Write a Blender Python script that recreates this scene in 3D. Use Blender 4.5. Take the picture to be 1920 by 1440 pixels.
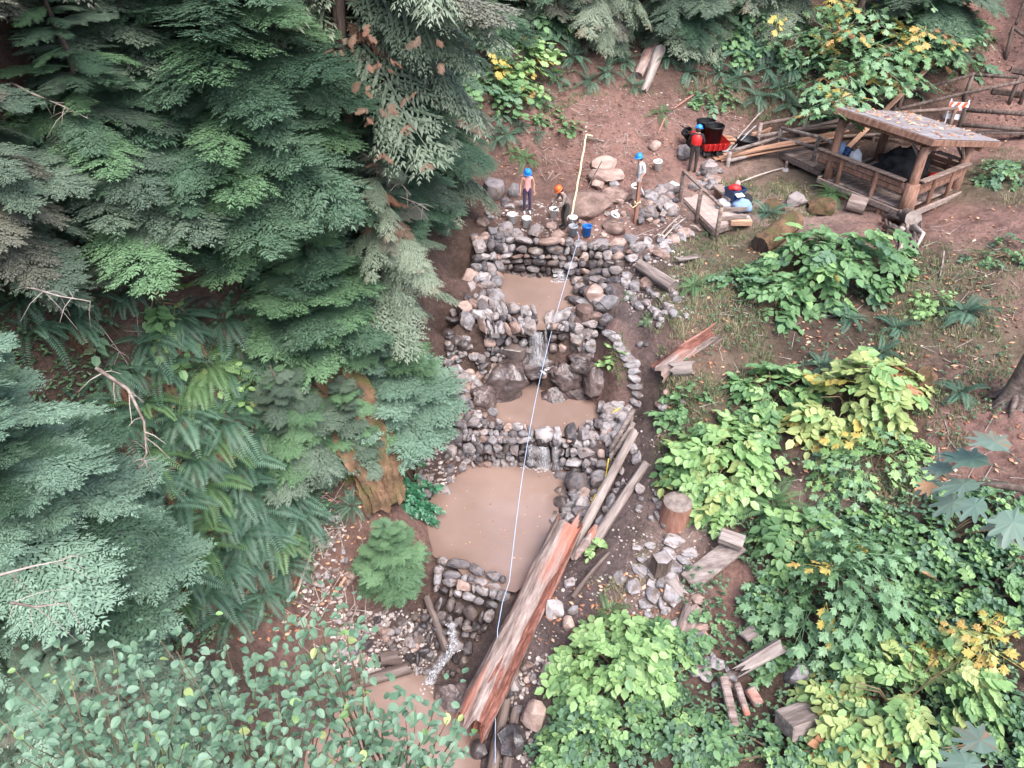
import bpy, bmesh, math, random
import numpy as np
from mathutils import Vector, Matrix, Euler, noise
for _o in list(bpy.data.objects): bpy.data.objects.remove(_o)
random.seed(11); np.random.seed(11)
SC = bpy.context.scene; COL = SC.collection
R = math.radians; PI = math.pi
U = random.uniform
# ------------------------------------------------------------------ camera, sky, sun, exposure
CAMZ = 12.3; PITCH = 38.0; FPX = 1450.0
cam_data = bpy.data.cameras.new('camera'); cam = bpy.data.objects.new('camera', cam_data); COL.objects.link(cam)
cam.location = (0, 0, CAMZ); cam.rotation_euler = (R(90-PITCH), 0, 0)
cam_data.sensor_width = 36; cam_data.sensor_fit = 'HORIZONTAL'; cam_data.lens = FPX/1920*36
cam_data.clip_start = .05; cam_data.clip_end = 600
SC.camera = cam
world = bpy.data.worlds.new('World'); SC.world = world; world.use_nodes = True
wn = world.node_tree.nodes; wl = world.node_tree.links
sky = wn.new('ShaderNodeTexSky'); sky.sky_type = 'NISHITA'; sky.sun_disc = False
SUN_EL, SUN_ROT = R(60), R(150)
sky.sun_elevation = SUN_EL; sky.sun_rotation = SUN_ROT
sky.air_density = 1.0; sky.dust_density = 3.5; sky.ozone_density = 1.0
wl.new(sky.outputs[0], wn['Background'].inputs['Color']); wn['Background'].inputs['Strength'].default_value = .15
sun_data = bpy.data.lights.new('sun', 'SUN'); sun_data.energy = 1.45; sun_data.angle = R(42); sun_data.color = (1, .96, .94)
sun = bpy.data.objects.new('sun', sun_data); COL.objects.link(sun)
sun.rotation_euler = (R(90)-SUN_EL, 0, PI - SUN_ROT)
sun.location = (0, 0, 40)
SC.view_settings.view_transform = 'Standard'; SC.view_settings.look = 'None'
SC.view_settings.exposure = 1.65; SC.view_settings.gamma = 1
SC.view_settings.use_curve_mapping = False

# ------------------------------------------------------------------ pixel rays (pixels of the 1920x1440 photograph -> real points)
_c, _s = math.cos(R(PITCH)), math.sin(R(PITCH))
def ray(px, py):
    u = (px-960)/FPX; v = (720-py)/FPX
    return np.array([u, _c+v*_s, -_s+v*_c])
def P(px, py, z=None, y=None, t=None):
    d = ray(px, py)
    if z is not None: t = (z-CAMZ)/d[2]
    elif y is not None: t = y/d[1]
    return Vector((d[0]*t, d[1]*t, CAMZ+d[2]*t))
def depth(p): return p[1]*_c-(p[2]-CAMZ)*_s
# ------------------------------------------------------------------ stone wall faces and pools (used by the terrain, built later)
W1, W2, W3, W4 = -1.32, -3.5, -4.72, -6.6
def quad(*c): return [P(a, b, z=z) for a, b, z in c]
PATCH = {}
PATCH['back'] = [(quad((930,446,-.05),(1165,454,-.05),(1090,530,-1.42),(945,516,-1.42)), 11, 6)]
PATCH['left1'] = [(quad((885,455,.0),(942,450,-.05),(936,520,-1.35),(885,525,-.75)), 4, 4),
                  (quad((868,520,-.8),(936,512,-1.2),(938,585,-1.25),(864,610,-1.15)), 5, 5)]
PATCH['right1'] = [(quad((1090,462,-.1),(1168,462,.0),(1160,530,-.55),(1078,530,-1.4)), 5, 5),
                   (quad((1078,525,-1.2),(1160,525,-.6),(1140,600,-.95),(1062,590,-1.3)), 5, 4)]
PATCH['dam1'] = [(quad((895,562,-1.1),(1004,579,-1.2),(1004,622,-1.3),(905,622,-1.25)), 9, 3),
                 (quad((905,615,-1.25),(1006,612,-1.3),(1002,690,-3.05),(925,690,-2.8)), 8, 6),
                 (quad((1024,588,-1.25),(1080,580,-1.2),(1090,612,-1.25),(1026,616,-1.3)), 5, 2),
                 (quad((1026,612,-1.3),(1120,606,-1.2),(1110,690,-2.7),(1036,690,-3.05)), 7, 6)]
PATCH['left2'] = [(quad((850,640,-2.35),(935,618,-1.8),(925,720,-3.25),(845,735,-2.9)), 7, 7),
                  (quad((840,720,-2.9),(905,715,-3.2),(938,795,-3.45),(850,800,-3.1)), 6, 6)]
PATCH['dam2'] = [(quad((860,785,-3.2),(985,800,-3.35),(990,830,-3.45),(850,825,-3.5)), 10, 3),
                 (quad((985,800,-3.4),(1105,800,-3.4),(1100,826,-3.5),(985,828,-3.5)), 6, 1),
                 (quad((1095,795,-3.35),(1180,765,-3.1),(1165,815,-3.25),(1100,825,-3.45)), 5, 3),
                 (quad((850,820,-3.45),(985,826,-3.5),(985,872,-4.8),(865,872,-4.75)), 10, 5),
                 (quad((985,826,-3.55),(1050,826,-3.5),(1052,880,-4.85),(985,872,-4.85)), 4, 3),
                 (quad((1050,822,-3.5),(1165,812,-3.25),(1130,900,-4.3),(1052,885,-4.85)), 7, 6),
                 (quad((1045,885,-4.85),(1130,895,-4.3),(1095,985,-4.45),(1030,985,-4.85)), 4, 5)]
PATCH['left3'] = [(quad((755,790,-3.3),(860,790,-3.3),(850,900,-4.75),(790,935,-4.75)), 5, 6)]
PATCH['dam3'] = [(quad((822,1040,-4.65),(950,1082,-4.65),(940,1110,-4.8),(815,1075,-4.8)), 6, 2),
                 (quad((815,1070,-4.8),(945,1108,-4.8),(905,1185,-5.7),(820,1160,-5.6)), 7, 4),
                 (quad((775,1150,-5.55),(905,1180,-5.7),(860,1262,-6.6),(780,1262,-6.6)), 8, 5)]
POOL = {
 'p1': (W1, [(946,506),(1010,508),(1084,520),(1080,555),(1066,577),(1042,586),(1023,586),(1022,612),(1003,612),(1003,586),(985,580),(943,566),(936,545)]),
 'p2': (W2, [(980,716),(1005,710),(1020,726),(1032,738),(1060,745),(1098,752),(1124,764),(1138,785),(1112,804),(1060,812),(1010,808),(972,800),(934,789),(920,765),(926,746),(955,730)]),
 'p3': (W3, [(870,864),(960,866),(1035,872),(1056,890),(1064,910),(1036,930),(1034,960),(1056,985),(1000,1066),(962,1092),(922,1084),(886,1076),(864,1050),(828,1034),(806,1000),(808,960),(828,930),(846,898),(858,880)]),
 'p4': (W4, [(716,1268),(760,1258),(795,1278),(815,1305),(850,1335),(890,1360),(880,1440),(900,1500),(740,1540),(560,1480),(570,1400),(610,1370),(636,1310),(680,1284)]),
}
# ------------------------------------------------------------------ terrain
TP = [  # px, py, z
 (930,420,.0),(1000,400,0),(1070,425,-.05),(1150,420,.0),(1100,350,.35),(1000,350,.2),(930,340,.4),(1190,370,.4),(1060,310,.8),(1180,300,.9),
 (1060,250,1.45),(1060,180,2.3),(1060,100,3.4),(1060,0,4.9),(950,250,1.7),(940,180,2.5),(930,60,4.2),(850,150,3.0),(1250,200,2.0),(1250,100,3.3),(1250,0,4.8),
 (1300,250,1.2),(1300,310,.6),(1400,200,1.8),(1420,270,.75),(1500,100,3.3),(1700,100,3.3),(1600,150,2.3),(1900,60,3.8),(1900,110,2.9),(1890,200,1.7),(1780,235,1.1),(1640,240,1.1),(1850,250,.9),
 (1900,300,1.0),(1500,300,.3),(1560,330,.2),(1605,375,.25),(1660,300,.55),(1710,410,.2),(1830,390,.75),(1880,340,1.0),(1750,320,.6),
 (1280,380,.1),(1340,440,-.25),(1410,420,.1),(1350,350,.3),(1400,470,-.25),(1450,400,.15),(1500,500,-.2),(1600,440,.15),(1700,470,.4),(1850,450,.9),
 (1920,600,.5),(1800,600,.1),(1650,600,-.5),(1900,800,-.3),(1750,750,-.6),(1900,1000,-1.2),(1900,1200,-2.2),(1900,1430,-2.8),
 (1600,700,-1.0),(1500,650,-.9),(1450,750,-1.7),(1500,900,-2.3),(1650,900,-1.8),(1600,1100,-3),(1750,1100,-2.4),(1500,1300,-4.3),(1700,1350,-3.6),(1300,800,-2.3),(1380,900,-2.7),(1400,1000,-3.3),
 (1180,470,-.1),(1160,520,-.5),(1165,560,-.8),(1160,600,-1.1),(1180,650,-1.6),(1200,700,-2.0),(1220,760,-2.5),(1215,850,-3.05),(1180,960,-3.75),(1110,1080,-4.5),(1050,1180,-5.1),(1010,1280,-5.7),(960,1400,-6.3),(930,1450,-6.5),
 (1250,470,-.05),(1280,520,-.1),(1280,600,-.5),(1280,700,-1.4),(1300,900,-2.95),(1300,1020,-3.55),(1250,1100,-4.0),(1300,1180,-4.2),(1150,1200,-4.8),(1100,1350,-5.5),(1250,1350,-4.9),(1400,1200,-4.1),(1400,1400,-4.7),
 (1140,620,-1.2),(1150,700,-2.2),(1110,660,-2.5),(1160,740,-2.7),(1130,755,-3.3),(1060,720,-3.35),(1010,700,-3.15),(940,700,-3.15),
 (860,560,-1.0),(840,640,-2.3),(825,740,-2.8),(790,800,-3.2),(770,900,-4.3),(790,960,-4.6),(700,1000,-3.9),(640,1050,-4.3),(720,1120,-5.0),(800,1040,-4.7),(680,1220,-6.1),(620,1180,-5.5),(560,1200,-5.2),(580,1320,-6.0),(480,1330,-4.9),(770,1200,-5.9),
 (700,900,-3.0),(640,700,-.9),(720,700,-1.6),(780,620,-.9),(560,900,-2.7),(450,800,-.7),(400,1000,-2.4),(400,600,1.4),(300,900,-.8),(200,700,1.5),(100,900,.3),(100,1200,-1.5),(300,1200,-3.3),(0,1430,-2.5),(300,1430,-4.4),(500,1450,-5.4),
 (600,450,1.6),(780,450,.7),(880,380,.3),(880,300,1.1),(700,250,3),(500,200,5),(200,200,6.5),(0,100,8),(300,50,7.8),(0,400,5.5),(0,700,3),(620,60,5.0),(800,40,4.4),
]
TW = [(-32,8,15),(-34,40,22),(-28,-6,6),(-14,0,0.5),(-6,0,-5.5),(0,0,-7.8),(6,0,-5.8),(12,0,-4.2),(28,0,1),(30,22,3.5),(32,36,6),(30,60,16),(0,62,18),(-30,64,26),(14,44,8.5),(-8,44,11),(3,44,8.5),(0,-14,-9),(20,-14,-2),(-20,-14,2),(70,20,14),(-70,20,40),(0,110,40),(70,110,40),(-70,110,60),(-70,-60,20),(70,-60,8),(0,-60,-14),(20,10,.8)]
ctl = [tuple(P(a, b, z=z)) for a, b, z in TP] + TW
camv = Vector((0, 0, CAMZ))
for k, lst in PATCH.items():
    for q, nu, nv in lst:
        n = (q[1]-q[0]).cross(q[3]-q[0]); n.normalize()
        if n.dot(camv-q[0]) < 0: n = -n
        nh = Vector((n.x, n.y, 0))
        for a, b, f in ((0, 3, 0.), (1, 2, 0.), (0, 1, .5)):
            if b == 1: top = (q[0]+q[1])/2; bot = (q[3]+q[2])/2
            else: top, bot = q[a], q[b]
            tp = top - nh*.38; bt = bot + nh*.12
            ctl.append((tp.x, tp.y, top.z-.14)); ctl.append((bt.x, bt.y, bot.z-.12))
POLY = {}
for k, (w, pts) in POOL.items():
    pp = [P(a, b, z=w) for a, b in pts]; POLY[k] = pp
    ce = sum(pp, Vector())/len(pp)
    for p in pp:
        q = p.lerp(ce, .12); ctl.append((q.x, q.y, w-.25))
    ctl.append((ce.x, ce.y, w-.4))
ctl = np.array(ctl)
def _phi(d): return np.sqrt(d*d+.16)
_n = len(ctl); _D = np.linalg.norm(ctl[:, None, :2]-ctl[None, :, :2], axis=2)
_A = np.zeros((_n+3, _n+3)); _A[:_n, :_n] = -_phi(_D)+np.eye(_n)*.02
_A[:_n, _n] = 1; _A[:_n, _n+1:] = ctl[:, :2]; _A[_n:, :_n] = _A[:_n, _n:].T
_sol = np.linalg.solve(_A, np.concatenate([ctl[:, 2], np.zeros(3)]))
def rbf(x, y):
    out = np.empty(len(x))
    for i in range(0, len(x), 20000):
        d = np.hypot(x[i:i+20000, None]-ctl[None, :, 0], y[i:i+20000, None]-ctl[None, :, 1])
        out[i:i+20000] = -_phi(d)@_sol[:_n]+_sol[_n]+_sol[_n+1]*x[i:i+20000]+_sol[_n+2]*y[i:i+20000]
    return out
def axis(lo, hi, step, far, nfar):
    g = (np.linspace(0, 1, nfar+1)[1:])**2
    return np.concatenate([(lo-g*(far-(-lo) if lo < 0 else far))[::-1], np.arange(lo, hi, step), hi+g*far])
GX = axis(-20, 22, .13, 70, 18); GY = axis(3.5, 42, .13, 80, 18)
XX, YY = np.meshgrid(GX, GY)
def vnoise(x, y, f, seed):
    x = x*f; y = y*f
    xi = np.floor(x).astype(int); yi = np.floor(y).astype(int); xf = x-xi; yf = y-yi
    rs = np.random.RandomState(seed); T = rs.rand(512, 512)
    xf = xf*xf*(3-2*xf); yf = yf*yf*(3-2*yf)
    g = lambda a, b: T[a % 512, b % 512]
    return (g(xi, yi)*(1-xf)+g(xi+1, yi)*xf)*(1-yf)+(g(xi, yi+1)*(1-xf)+g(xi+1, yi+1)*xf)*yf-.5
ZZ = rbf(XX.ravel(), YY.ravel()).reshape(XX.shape)
ZZ += vnoise(XX, YY, .9, 1)*.22+vnoise(XX, YY, 2.3, 2)*.14+vnoise(XX, YY, 5.1, 3)*.06
def inpoly(x, y, pp):
    r = np.zeros(x.shape, bool); n = len(pp)
    for i in range(n):
        a, b = pp[i], pp[(i+1) % n]
        c = ((a.y > y) != (b.y > y)) & (x < (b.x-a.x)*(y-a.y)/((b.y-a.y)+1e-12)+a.x)
        r ^= c
    return r
for k, pp in POLY.items():
    w = POOL[k][0]; ce = sum(pp, Vector())/len(pp)
    m = inpoly(XX, YY, [p.lerp(ce, .05) for p in pp])
    ZZ[m] = np.minimum(ZZ[m], w-.12)
def hgt(x, y):
    x = np.atleast_1d(np.asarray(x, float)); y = np.atleast_1d(np.asarray(y, float))
    i = np.clip(np.searchsorted(GX, x)-1, 0, len(GX)-2); j = np.clip(np.searchsorted(GY, y)-1, 0, len(GY)-2)
    fx = np.clip((x-GX[i])/(GX[i+1]-GX[i]), 0, 1); fy = np.clip((y-GY[j])/(GY[j+1]-GY[j]), 0, 1)
    return (ZZ[j, i]*(1-fx)+ZZ[j, i+1]*fx)*(1-fy)+(ZZ[j+1, i]*(1-fx)+ZZ[j+1, i+1]*fx)*fy
def H(x, y): return float(hgt(x, y)[0])
_TS = np.arange(5, 75, .2)
def GM(pix):
    pix = np.asarray(pix, float); out = np.empty((len(pix), 3))
    for k in range(0, len(pix), 4000):
        q = pix[k:k+4000]
        u = (q[:, 0]-960)/FPX; v = (720-q[:, 1])/FPX
        d = np.stack([u, _c+v*_s, -_s+v*_c], 1)
        X = d[:, 0:1]*_TS; Y = d[:, 1:2]*_TS; Z = CAMZ+d[:, 2:3]*_TS
        below = Z < hgt(X.ravel(), Y.ravel()).reshape(X.shape)
        i = np.where(below.any(1), below.argmax(1), len(_TS)-1)
        lo = _TS[np.maximum(i-1, 0)]; hi = _TS[i]
        for _ in range(10):
            m = (lo+hi)/2
            b = CAMZ+d[:, 2]*m < hgt(d[:, 0]*m, d[:, 1]*m)
            hi = np.where(b, m, hi); lo = np.where(b, lo, m)
        out[k:k+4000] = d*hi[:, None]; out[k:k+4000, 2] += CAMZ
    return out
def G(px, py, dz=0): return Vector(GM([(px, py)])[0])+Vector((0, 0, dz))
def grad(x, y, e=.4): return Vector(((H(x+e, y)-H(x-e, y))/(2*e), (H(x, y+e)-H(x, y-e))/(2*e)))
def ppm(p): return FPX/depth(p)     # photo pixels per metre at a point

# ------------------------------------------------------------------ object helpers
def tag(o, label=None, cat=None, group=None, kind=None):
    if label: o['label'] = label
    if cat: o['category'] = cat
    if group: o['group'] = group
    if kind: o['kind'] = kind
    return o
def link(o, parent=None):
    COL.objects.link(o)
    if parent: o.parent = parent
    return o
def thing(name, label, cat, loc=(0, 0, 0), rz=0, group=None):
    o = bpy.data.objects.new(name, None); o.location = loc; o.rotation_euler = (0, 0, rz); o.empty_display_size = .1
    COL.objects.link(o); return tag(o, label, cat, group)
def mesh_of(name, verts, faces, mats, midx=None, smooth=True, sharp=None, tint=None):
    me = bpy.data.meshes.new(name); me.from_pydata([tuple(v) for v in verts], [], faces)
    for m in (mats if isinstance(mats, (list, tuple)) else [mats]): me.materials.append(m)
    if midx is not None: me.polygons.foreach_set('material_index', np.asarray(midx, np.int32))
    me.polygons.foreach_set('use_smooth', np.full(len(me.polygons), smooth))
    if sharp is not None: me.set_sharp_from_angle(angle=R(sharp))
    if tint is not None:
        a = me.attributes.new('tint', 'FLOAT', 'FACE'); a.data.foreach_set('value', np.asarray(tint, np.float32))
    me.update(); return me
def obj(name, me, parent=None, mw=None):
    o = bpy.data.objects.new(name, me); link(o, parent)
    if mw is not None: o.matrix_basis = mw
    return o
class MB:
    def __init__(s): s.v = []; s.f = []; s.m = []
    def add(s, vs, fs, mi=0):
        b = len(s.v); s.v += [Vector(v) for v in vs]; s.f += [tuple(i+b for i in f) for f in fs]; s.m += [mi]*len(fs); return s
    def box(s, c, size, rot=None, mi=0, bev=.0):
        hx, hy, hz = size[0]/2, size[1]/2, size[2]/2; c = Vector(c)
        if bev <= 0:
            vs = [Vector((x, y, z)) for x in (-hx, hx) for y in (-hy, hy) for z in (-hz, hz)]
            fs = [(0,1,3,2),(4,6,7,5),(0,4,5,1),(2,3,7,6),(0,2,6,4),(1,5,7,3)]
        else:
            b = min(bev, hx*.45, hy*.45, hz*.45); vs = []; idx = {}
            for sx in (-1, 1):
                for sy in (-1, 1):
                    for sz in (-1, 1):
                        for a in range(3):
                            p = [sx*(hx-b), sy*(hy-b), sz*(hz-b)]; p[a] = (sx*hx, sy*hy, sz*hz)[a]
                            idx[sx, sy, sz, a] = len(vs); vs.append(Vector(p))
            fs = []
            for a in range(3):
                o1, o2 = [q for q in range(3) if q != a]
                for sg in (-1, 1):
                    f = []
                    for p, q in ((-1,-1),(1,-1),(1,1),(-1,1)):
                        k = [0, 0, 0]; k[a] = sg; k[o1] = p; k[o2] = q; f.append(idx[k[0], k[1], k[2], a])
                    fs.append(tuple(f))
            for a in range(3):
                o1, o2 = [q for q in range(3) if q != a]
                for p in (-1, 1):
                    for q in (-1, 1):
                        k0 = [0]*3; k1 = [0]*3; k0[a] = -1; k1[a] = 1; k0[o1] = k1[o1] = p; k0[o2] = k1[o2] = q
                        fs.append((idx[(*k0, o1)], idx[(*k1, o1)], idx[(*k1, o2)], idx[(*k0, o2)]))
            for k in [(x, y, z) for x in (-1, 1) for y in (-1, 1) for z in (-1, 1)]:
                fs.append(tuple(idx[(*k, a)] for a in range(3)))
        if rot is not None: vs = [rot@v for v in vs]
        return s.add([v+c for v in vs], fs, mi)
    def beam(s, p0, p1, w, h, mi=0, bev=.012, up=Vector((0, 0, 1))):
        p0 = Vector(p0); p1 = Vector(p1); d = p1-p0; L = d.length; x = d.normalized(); y = up.cross(x)
        if y.length < 1e-4: y = Vector((0, 1, 0)).cross(x)
        y.normalize(); z = x.cross(y); m = Matrix((x, y, z)).transposed()
        return s.box((p0+p1)/2, (L, w, h), m, mi, bev)
    def tube(s, pts, rad, n=8, mi=0, cap=True, wob=0, capmi=None):
        pts = [Vector(p) for p in pts]
        if not isinstance(rad, (list, tuple)): rad = [rad]*len(pts)
        b0 = len(s.v); vs = []; fs = []; prev = None
        for i, p in enumerate(pts):
            d = (pts[min(i+1, len(pts)-1)]-pts[max(i-1, 0)]).normalized()
            a = prev if prev is not None else (Vector((0, 0, 1)) if abs(d.z) < .9 else Vector((1, 0, 0)))
            x = a-d*a.dot(d); x.normalize(); y = d.cross(x); prev = x
            for k in range(n):
                an = 2*PI*k/n; r = rad[i]*(1+(U(-wob, wob) if wob else 0))
                vs.append(p+(x*math.cos(an)+y*math.sin(an))*r)
        for i in range(len(pts)-1):
            for k in range(n):
                fs.append((i*n+k, i*n+(k+1) % n, (i+1)*n+(k+1) % n, (i+1)*n+k))
        s.add(vs, fs, mi)
        if cap:
            cm = mi if capmi is None else capmi
            m = (len(pts)-1)*n
            s.f += [tuple(b0+k for k in reversed(range(n))), tuple(b0+m+k for k in range(n))]; s.m += [cm, cm]
        return s
    def lathe(s, prof, c=(0, 0, 0), n=14, mi=0, rot=None):
        c = Vector(c); vs = []; fs = []
        for r, z in prof:
            for k in range(n):
                a = 2*PI*k/n; v = Vector((r*math.cos(a), r*math.sin(a), z)); vs.append((rot@v if rot else v)+c)
        for i in range(len(prof)-1):
            for k in range(n): fs.append((i*n+k, i*n+(k+1) % n, (i+1)*n+(k+1) % n, (i+1)*n+k))
        return s.add(vs, fs, mi)
    def ball(s, c, rx, ry, rz, mi=0, n=10, m=6):
        prof = [(max(.001, math.sin(PI*i/m)), -math.cos(PI*i/m)) for i in range(m+1)]
        vs = []; fs = []
        for r, z in prof:
            for k in range(n): vs.append((c[0]+rx*r*math.cos(2*PI*k/n), c[1]+ry*r*math.sin(2*PI*k/n), c[2]+rz*z))
        for i in range(m):
            for k in range(n): fs.append((i*n+k, i*n+(k+1) % n, (i+1)*n+(k+1) % n, (i+1)*n+k))
        return s.add(vs, fs, mi)
    def mesh(s, name, mats, smooth=False, sharp=None):
        return mesh_of(name, s.v, s.f, mats, s.m, smooth or sharp is not None, sharp)
    def build(s, name, mats, parent=None, smooth=False, sharp=None, origin=None):
        o0 = None
        if parent is not None:
            inv = Matrix.LocRotScale(parent.location, parent.rotation_euler, parent.scale).inverted()
            s.v = [inv@v for v in s.v] if origin == 'world' else s.v
        elif origin is not None:
            o0 = Vector(origin); s.v = [v-o0 for v in s.v]
        o = obj(name, s.mesh(name, mats, smooth, sharp), parent)
        if o0 is not None: o.location = o0
        return o
def bmsh(o): return o.data

# ------------------------------------------------------------------ materials
def newmat(name):
    m = bpy.data.materials.new(name); m.use_nodes = True
    nt = m.node_tree; return m, nt.nodes, nt.links, nt.nodes['Principled BSDF']
def N(ns, t, **kw):
    n = ns.new(t)
    for k, v in kw.items():
        if k in n.inputs: n.inputs[k].default_value = v
        else: setattr(n, k, v)
    return n
def ramp(ns, cols, pos=None):
    r = ns.new('ShaderNodeValToRGB'); e = r.color_ramp.elements
    while len(e) < len(cols): e.new(.5)
    for i, c in enumerate(cols):
        e[i].position = pos[i] if pos else i/(len(cols)-1); e[i].color = (*c, 1)
    return r
def mixc(ns, ls, a, b, fac, mode='MIX'):
    m = ns.new('ShaderNodeMix'); m.data_type = 'RGBA'; m.blend_type = mode
    for v, s in ((fac, 0), (a, 6), (b, 7)):
        if hasattr(v, 'is_output') or hasattr(v, 'links'): ls.new(v, m.inputs[s])
        elif s == 0: m.inputs[0].default_value = v
        else: m.inputs[s].default_value = (*v, 1)
    return m.outputs[2]
def rough_mat(name, cols, scale=4, rough=.85, bump=.3, bscale=18, stretch=None, rnd=.35, detail=8, spec=.3, stain=None, stain_scale=1.5, pos=None):
    """solid material: noise over a colour ramp, shifted per object, with bump relief"""
    m, ns, ls, b = newmat(name)
    tc = N(ns, 'ShaderNodeTexCoord'); mp = N(ns, 'ShaderNodeMapping')
    oi = N(ns, 'ShaderNodeObjectInfo')
    ls.new(tc.outputs['Object'], mp.inputs['Vector'])
    if stretch: mp.inputs['Scale'].default_value = stretch
    ad = N(ns, 'ShaderNodeVectorMath', operation='ADD'); ls.new(mp.outputs[0], ad.inputs[0])
    mu = N(ns, 'ShaderNodeMath', operation='MULTIPLY'); ls.new(oi.outputs['Random'], mu.inputs[0]); mu.inputs[1].default_value = 37.
    ls.new(mu.outputs[0], ad.inputs[1])
    n1 = N(ns, 'ShaderNodeTexNoise', Scale=scale, Detail=detail, Roughness=.65); ls.new(ad.outputs[0], n1.inputs['Vector'])
    mr = N(ns, 'ShaderNodeMapRange'); ls.new(oi.outputs['Random'], mr.inputs[0]); mr.inputs[3].default_value = -rnd; mr.inputs[4].default_value = rnd
    st = N(ns, 'ShaderNodeMapRange'); ls.new(n1.outputs[0], st.inputs[0]); st.inputs[1].default_value = .28; st.inputs[2].default_value = .72
    a2 = N(ns, 'ShaderNodeMath', operation='ADD', use_clamp=True); ls.new(st.outputs[0], a2.inputs[0]); ls.new(mr.outputs[0], a2.inputs[1])
    r = ramp(ns, cols, pos); ls.new(a2.outputs[0], r.inputs[0]); c = r.outputs[0]
    if stain:
        n2 = N(ns, 'ShaderNodeTexNoise', Scale=stain_scale, Detail=5.); ls.new(ad.outputs[0], n2.inputs['Vector'])
        rr = ramp(ns, [(0,0,0),(1,1,1)], [.5, .66]); ls.new(n2.outputs[0], rr.inputs[0])
        c = mixc(ns, ls, c, stain, rr.outputs[0])
    ls.new(c, b.inputs['Base Color'])
    b.inputs['Roughness'].default_value = rough; b.inputs['Specular IOR Level'].default_value = spec
    if bump:
        n3 = N(ns, 'ShaderNodeTexNoise', Scale=bscale, Detail=6.); ls.new(ad.outputs[0], n3.inputs['Vector'])
        bp = N(ns, 'ShaderNodeBump', Strength=bump, Distance=.05); ls.new(n3.outputs[0], bp.inputs['Height']); ls.new(bp.outputs[0], b.inputs['Normal'])
    return m
def leaf_mat(name, cols, pos=None, trans=.3, rough=.5, spec=.35, rnd=.5):
    m, ns, ls, b = newmat(name)
    at = N(ns, 'ShaderNodeAttribute', attribute_name='tint'); oi = N(ns, 'ShaderNodeObjectInfo')
    mx = N(ns, 'ShaderNodeMix'); mx.inputs[0].default_value = rnd
    ls.new(at.outputs['Fac'], mx.inputs[2]); ls.new(oi.outputs['Random'], mx.inputs[3])
    r = ramp(ns, cols, pos); ls.new(mx.outputs[0], r.inputs[0])
    ls.new(r.outputs[0], b.inputs['Base Color']); b.inputs['Roughness'].default_value = rough; b.inputs['Specular IOR Level'].default_value = spec
    tr = N(ns, 'ShaderNodeBsdfTranslucent'); ls.new(r.outputs[0], tr.inputs['Color'])
    ms = N(ns, 'ShaderNodeMixShader'); ms.inputs[0].default_value = trans
    ls.new(b.outputs[0], ms.inputs[1]); ls.new(tr.outputs[0], ms.inputs[2]); ls.new(ms.outputs[0], ns['Material Output'].inputs['Surface'])
    return m
def plain(name, col, rough=.5, spec=.4, metal=0, var=.08):
    m, ns, ls, b = newmat(name)
    tc = N(ns, 'ShaderNodeTexCoord'); n1 = N(ns, 'ShaderNodeTexNoise', Scale=9., Detail=6.); ls.new(tc.outputs['Object'], n1.inputs['Vector'])
    r = ramp(ns, [tuple(c*(1-var*2.5) for c in col), col, tuple(min(1, c*(1+var)) for c in col)], [.25, .5, .75]); ls.new(n1.outputs[0], r.inputs[0])
    ls.new(r.outputs[0], b.inputs['Base Color']); b.inputs['Roughness'].default_value = rough
    b.inputs['Specular IOR Level'].default_value = spec; b.inputs['Metallic'].default_value = metal
    return m
M = {}
M['stone'] = rough_mat('stone', [(.05,.047,.052),(.125,.112,.118),(.2,.18,.185),(.28,.235,.225),(.34,.3,.29)], scale=1.3, rnd=.42, bump=.5, bscale=6, rough=.8, stain=(.11,.082,.07), stain_scale=1.3)
M['stone_pale'] = rough_mat('stone_pale', [(.14,.132,.138),(.22,.207,.214),(.31,.29,.296),(.36,.32,.31)], scale=1.3, rnd=.4, bump=.5, bscale=6, rough=.85, stain=(.14,.105,.09), stain_scale=1.2)
M['stone_brown'] = rough_mat('stone_brown', [(.1,.065,.055),(.19,.13,.11),(.3,.21,.18),(.38,.29,.25)], scale=1.4, rnd=.4, bump=.35, bscale=5, rough=.8)
M['stone_wet'] = rough_mat('stone_wet', [(.022,.02,.022),(.055,.045,.045),(.1,.08,.075),(.16,.12,.1)], scale=1.5, rnd=.35, bump=.4, bscale=6, rough=.28, spec=.6)
M['bedrock'] = rough_mat('bedrock', [(.022,.018,.02),(.06,.045,.043),(.115,.085,.08),(.175,.125,.11)], scale=2.2, rnd=.2, bump=.8, bscale=7, rough=.3, spec=.6)
M['core'] = rough_mat('core_mud', [(.02,.014,.012),(.05,.035,.03),(.08,.055,.045)], scale=3, rnd=.1)
M['log_grey'] = rough_mat('log_grey', [(.075,.058,.052),(.17,.135,.122),(.28,.235,.215),(.38,.33,.305)], scale=3, stretch=(.25,2.2,2.2), bump=.7, bscale=7, rnd=.2)
M['bark'] = rough_mat('bark', [(.03,.022,.018),(.07,.05,.042),(.13,.095,.08),(.19,.15,.13)], scale=4, stretch=(2.5,2.5,.35), bump=.9, bscale=8, rnd=.15)
M['wood'] = rough_mat('wood_weathered', [(.09,.062,.05),(.165,.118,.096),(.25,.19,.165),(.33,.27,.24)], scale=4, stretch=(.4,3,3), bump=.4, bscale=14, rnd=.25)
M['wood_red'] = rough_mat('wood_red', [(.085,.042,.03),(.17,.088,.06),(.25,.14,.1),(.32,.2,.155)], scale=4, stretch=(2,2,.5), bump=.4, bscale=14, rnd=.2)
M['wood_new'] = rough_mat('wood_new', [(.28,.145,.09),(.39,.225,.15),(.48,.3,.21)], scale=4, stretch=(.3,3,3), bump=.15, bscale=14, rnd=.3)
M['cut'] = rough_mat('cut_wood', [(.12,.095,.085),(.22,.18,.16),(.33,.28,.25)], scale=6, bump=.3, bscale=16, rnd=.2)
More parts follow.
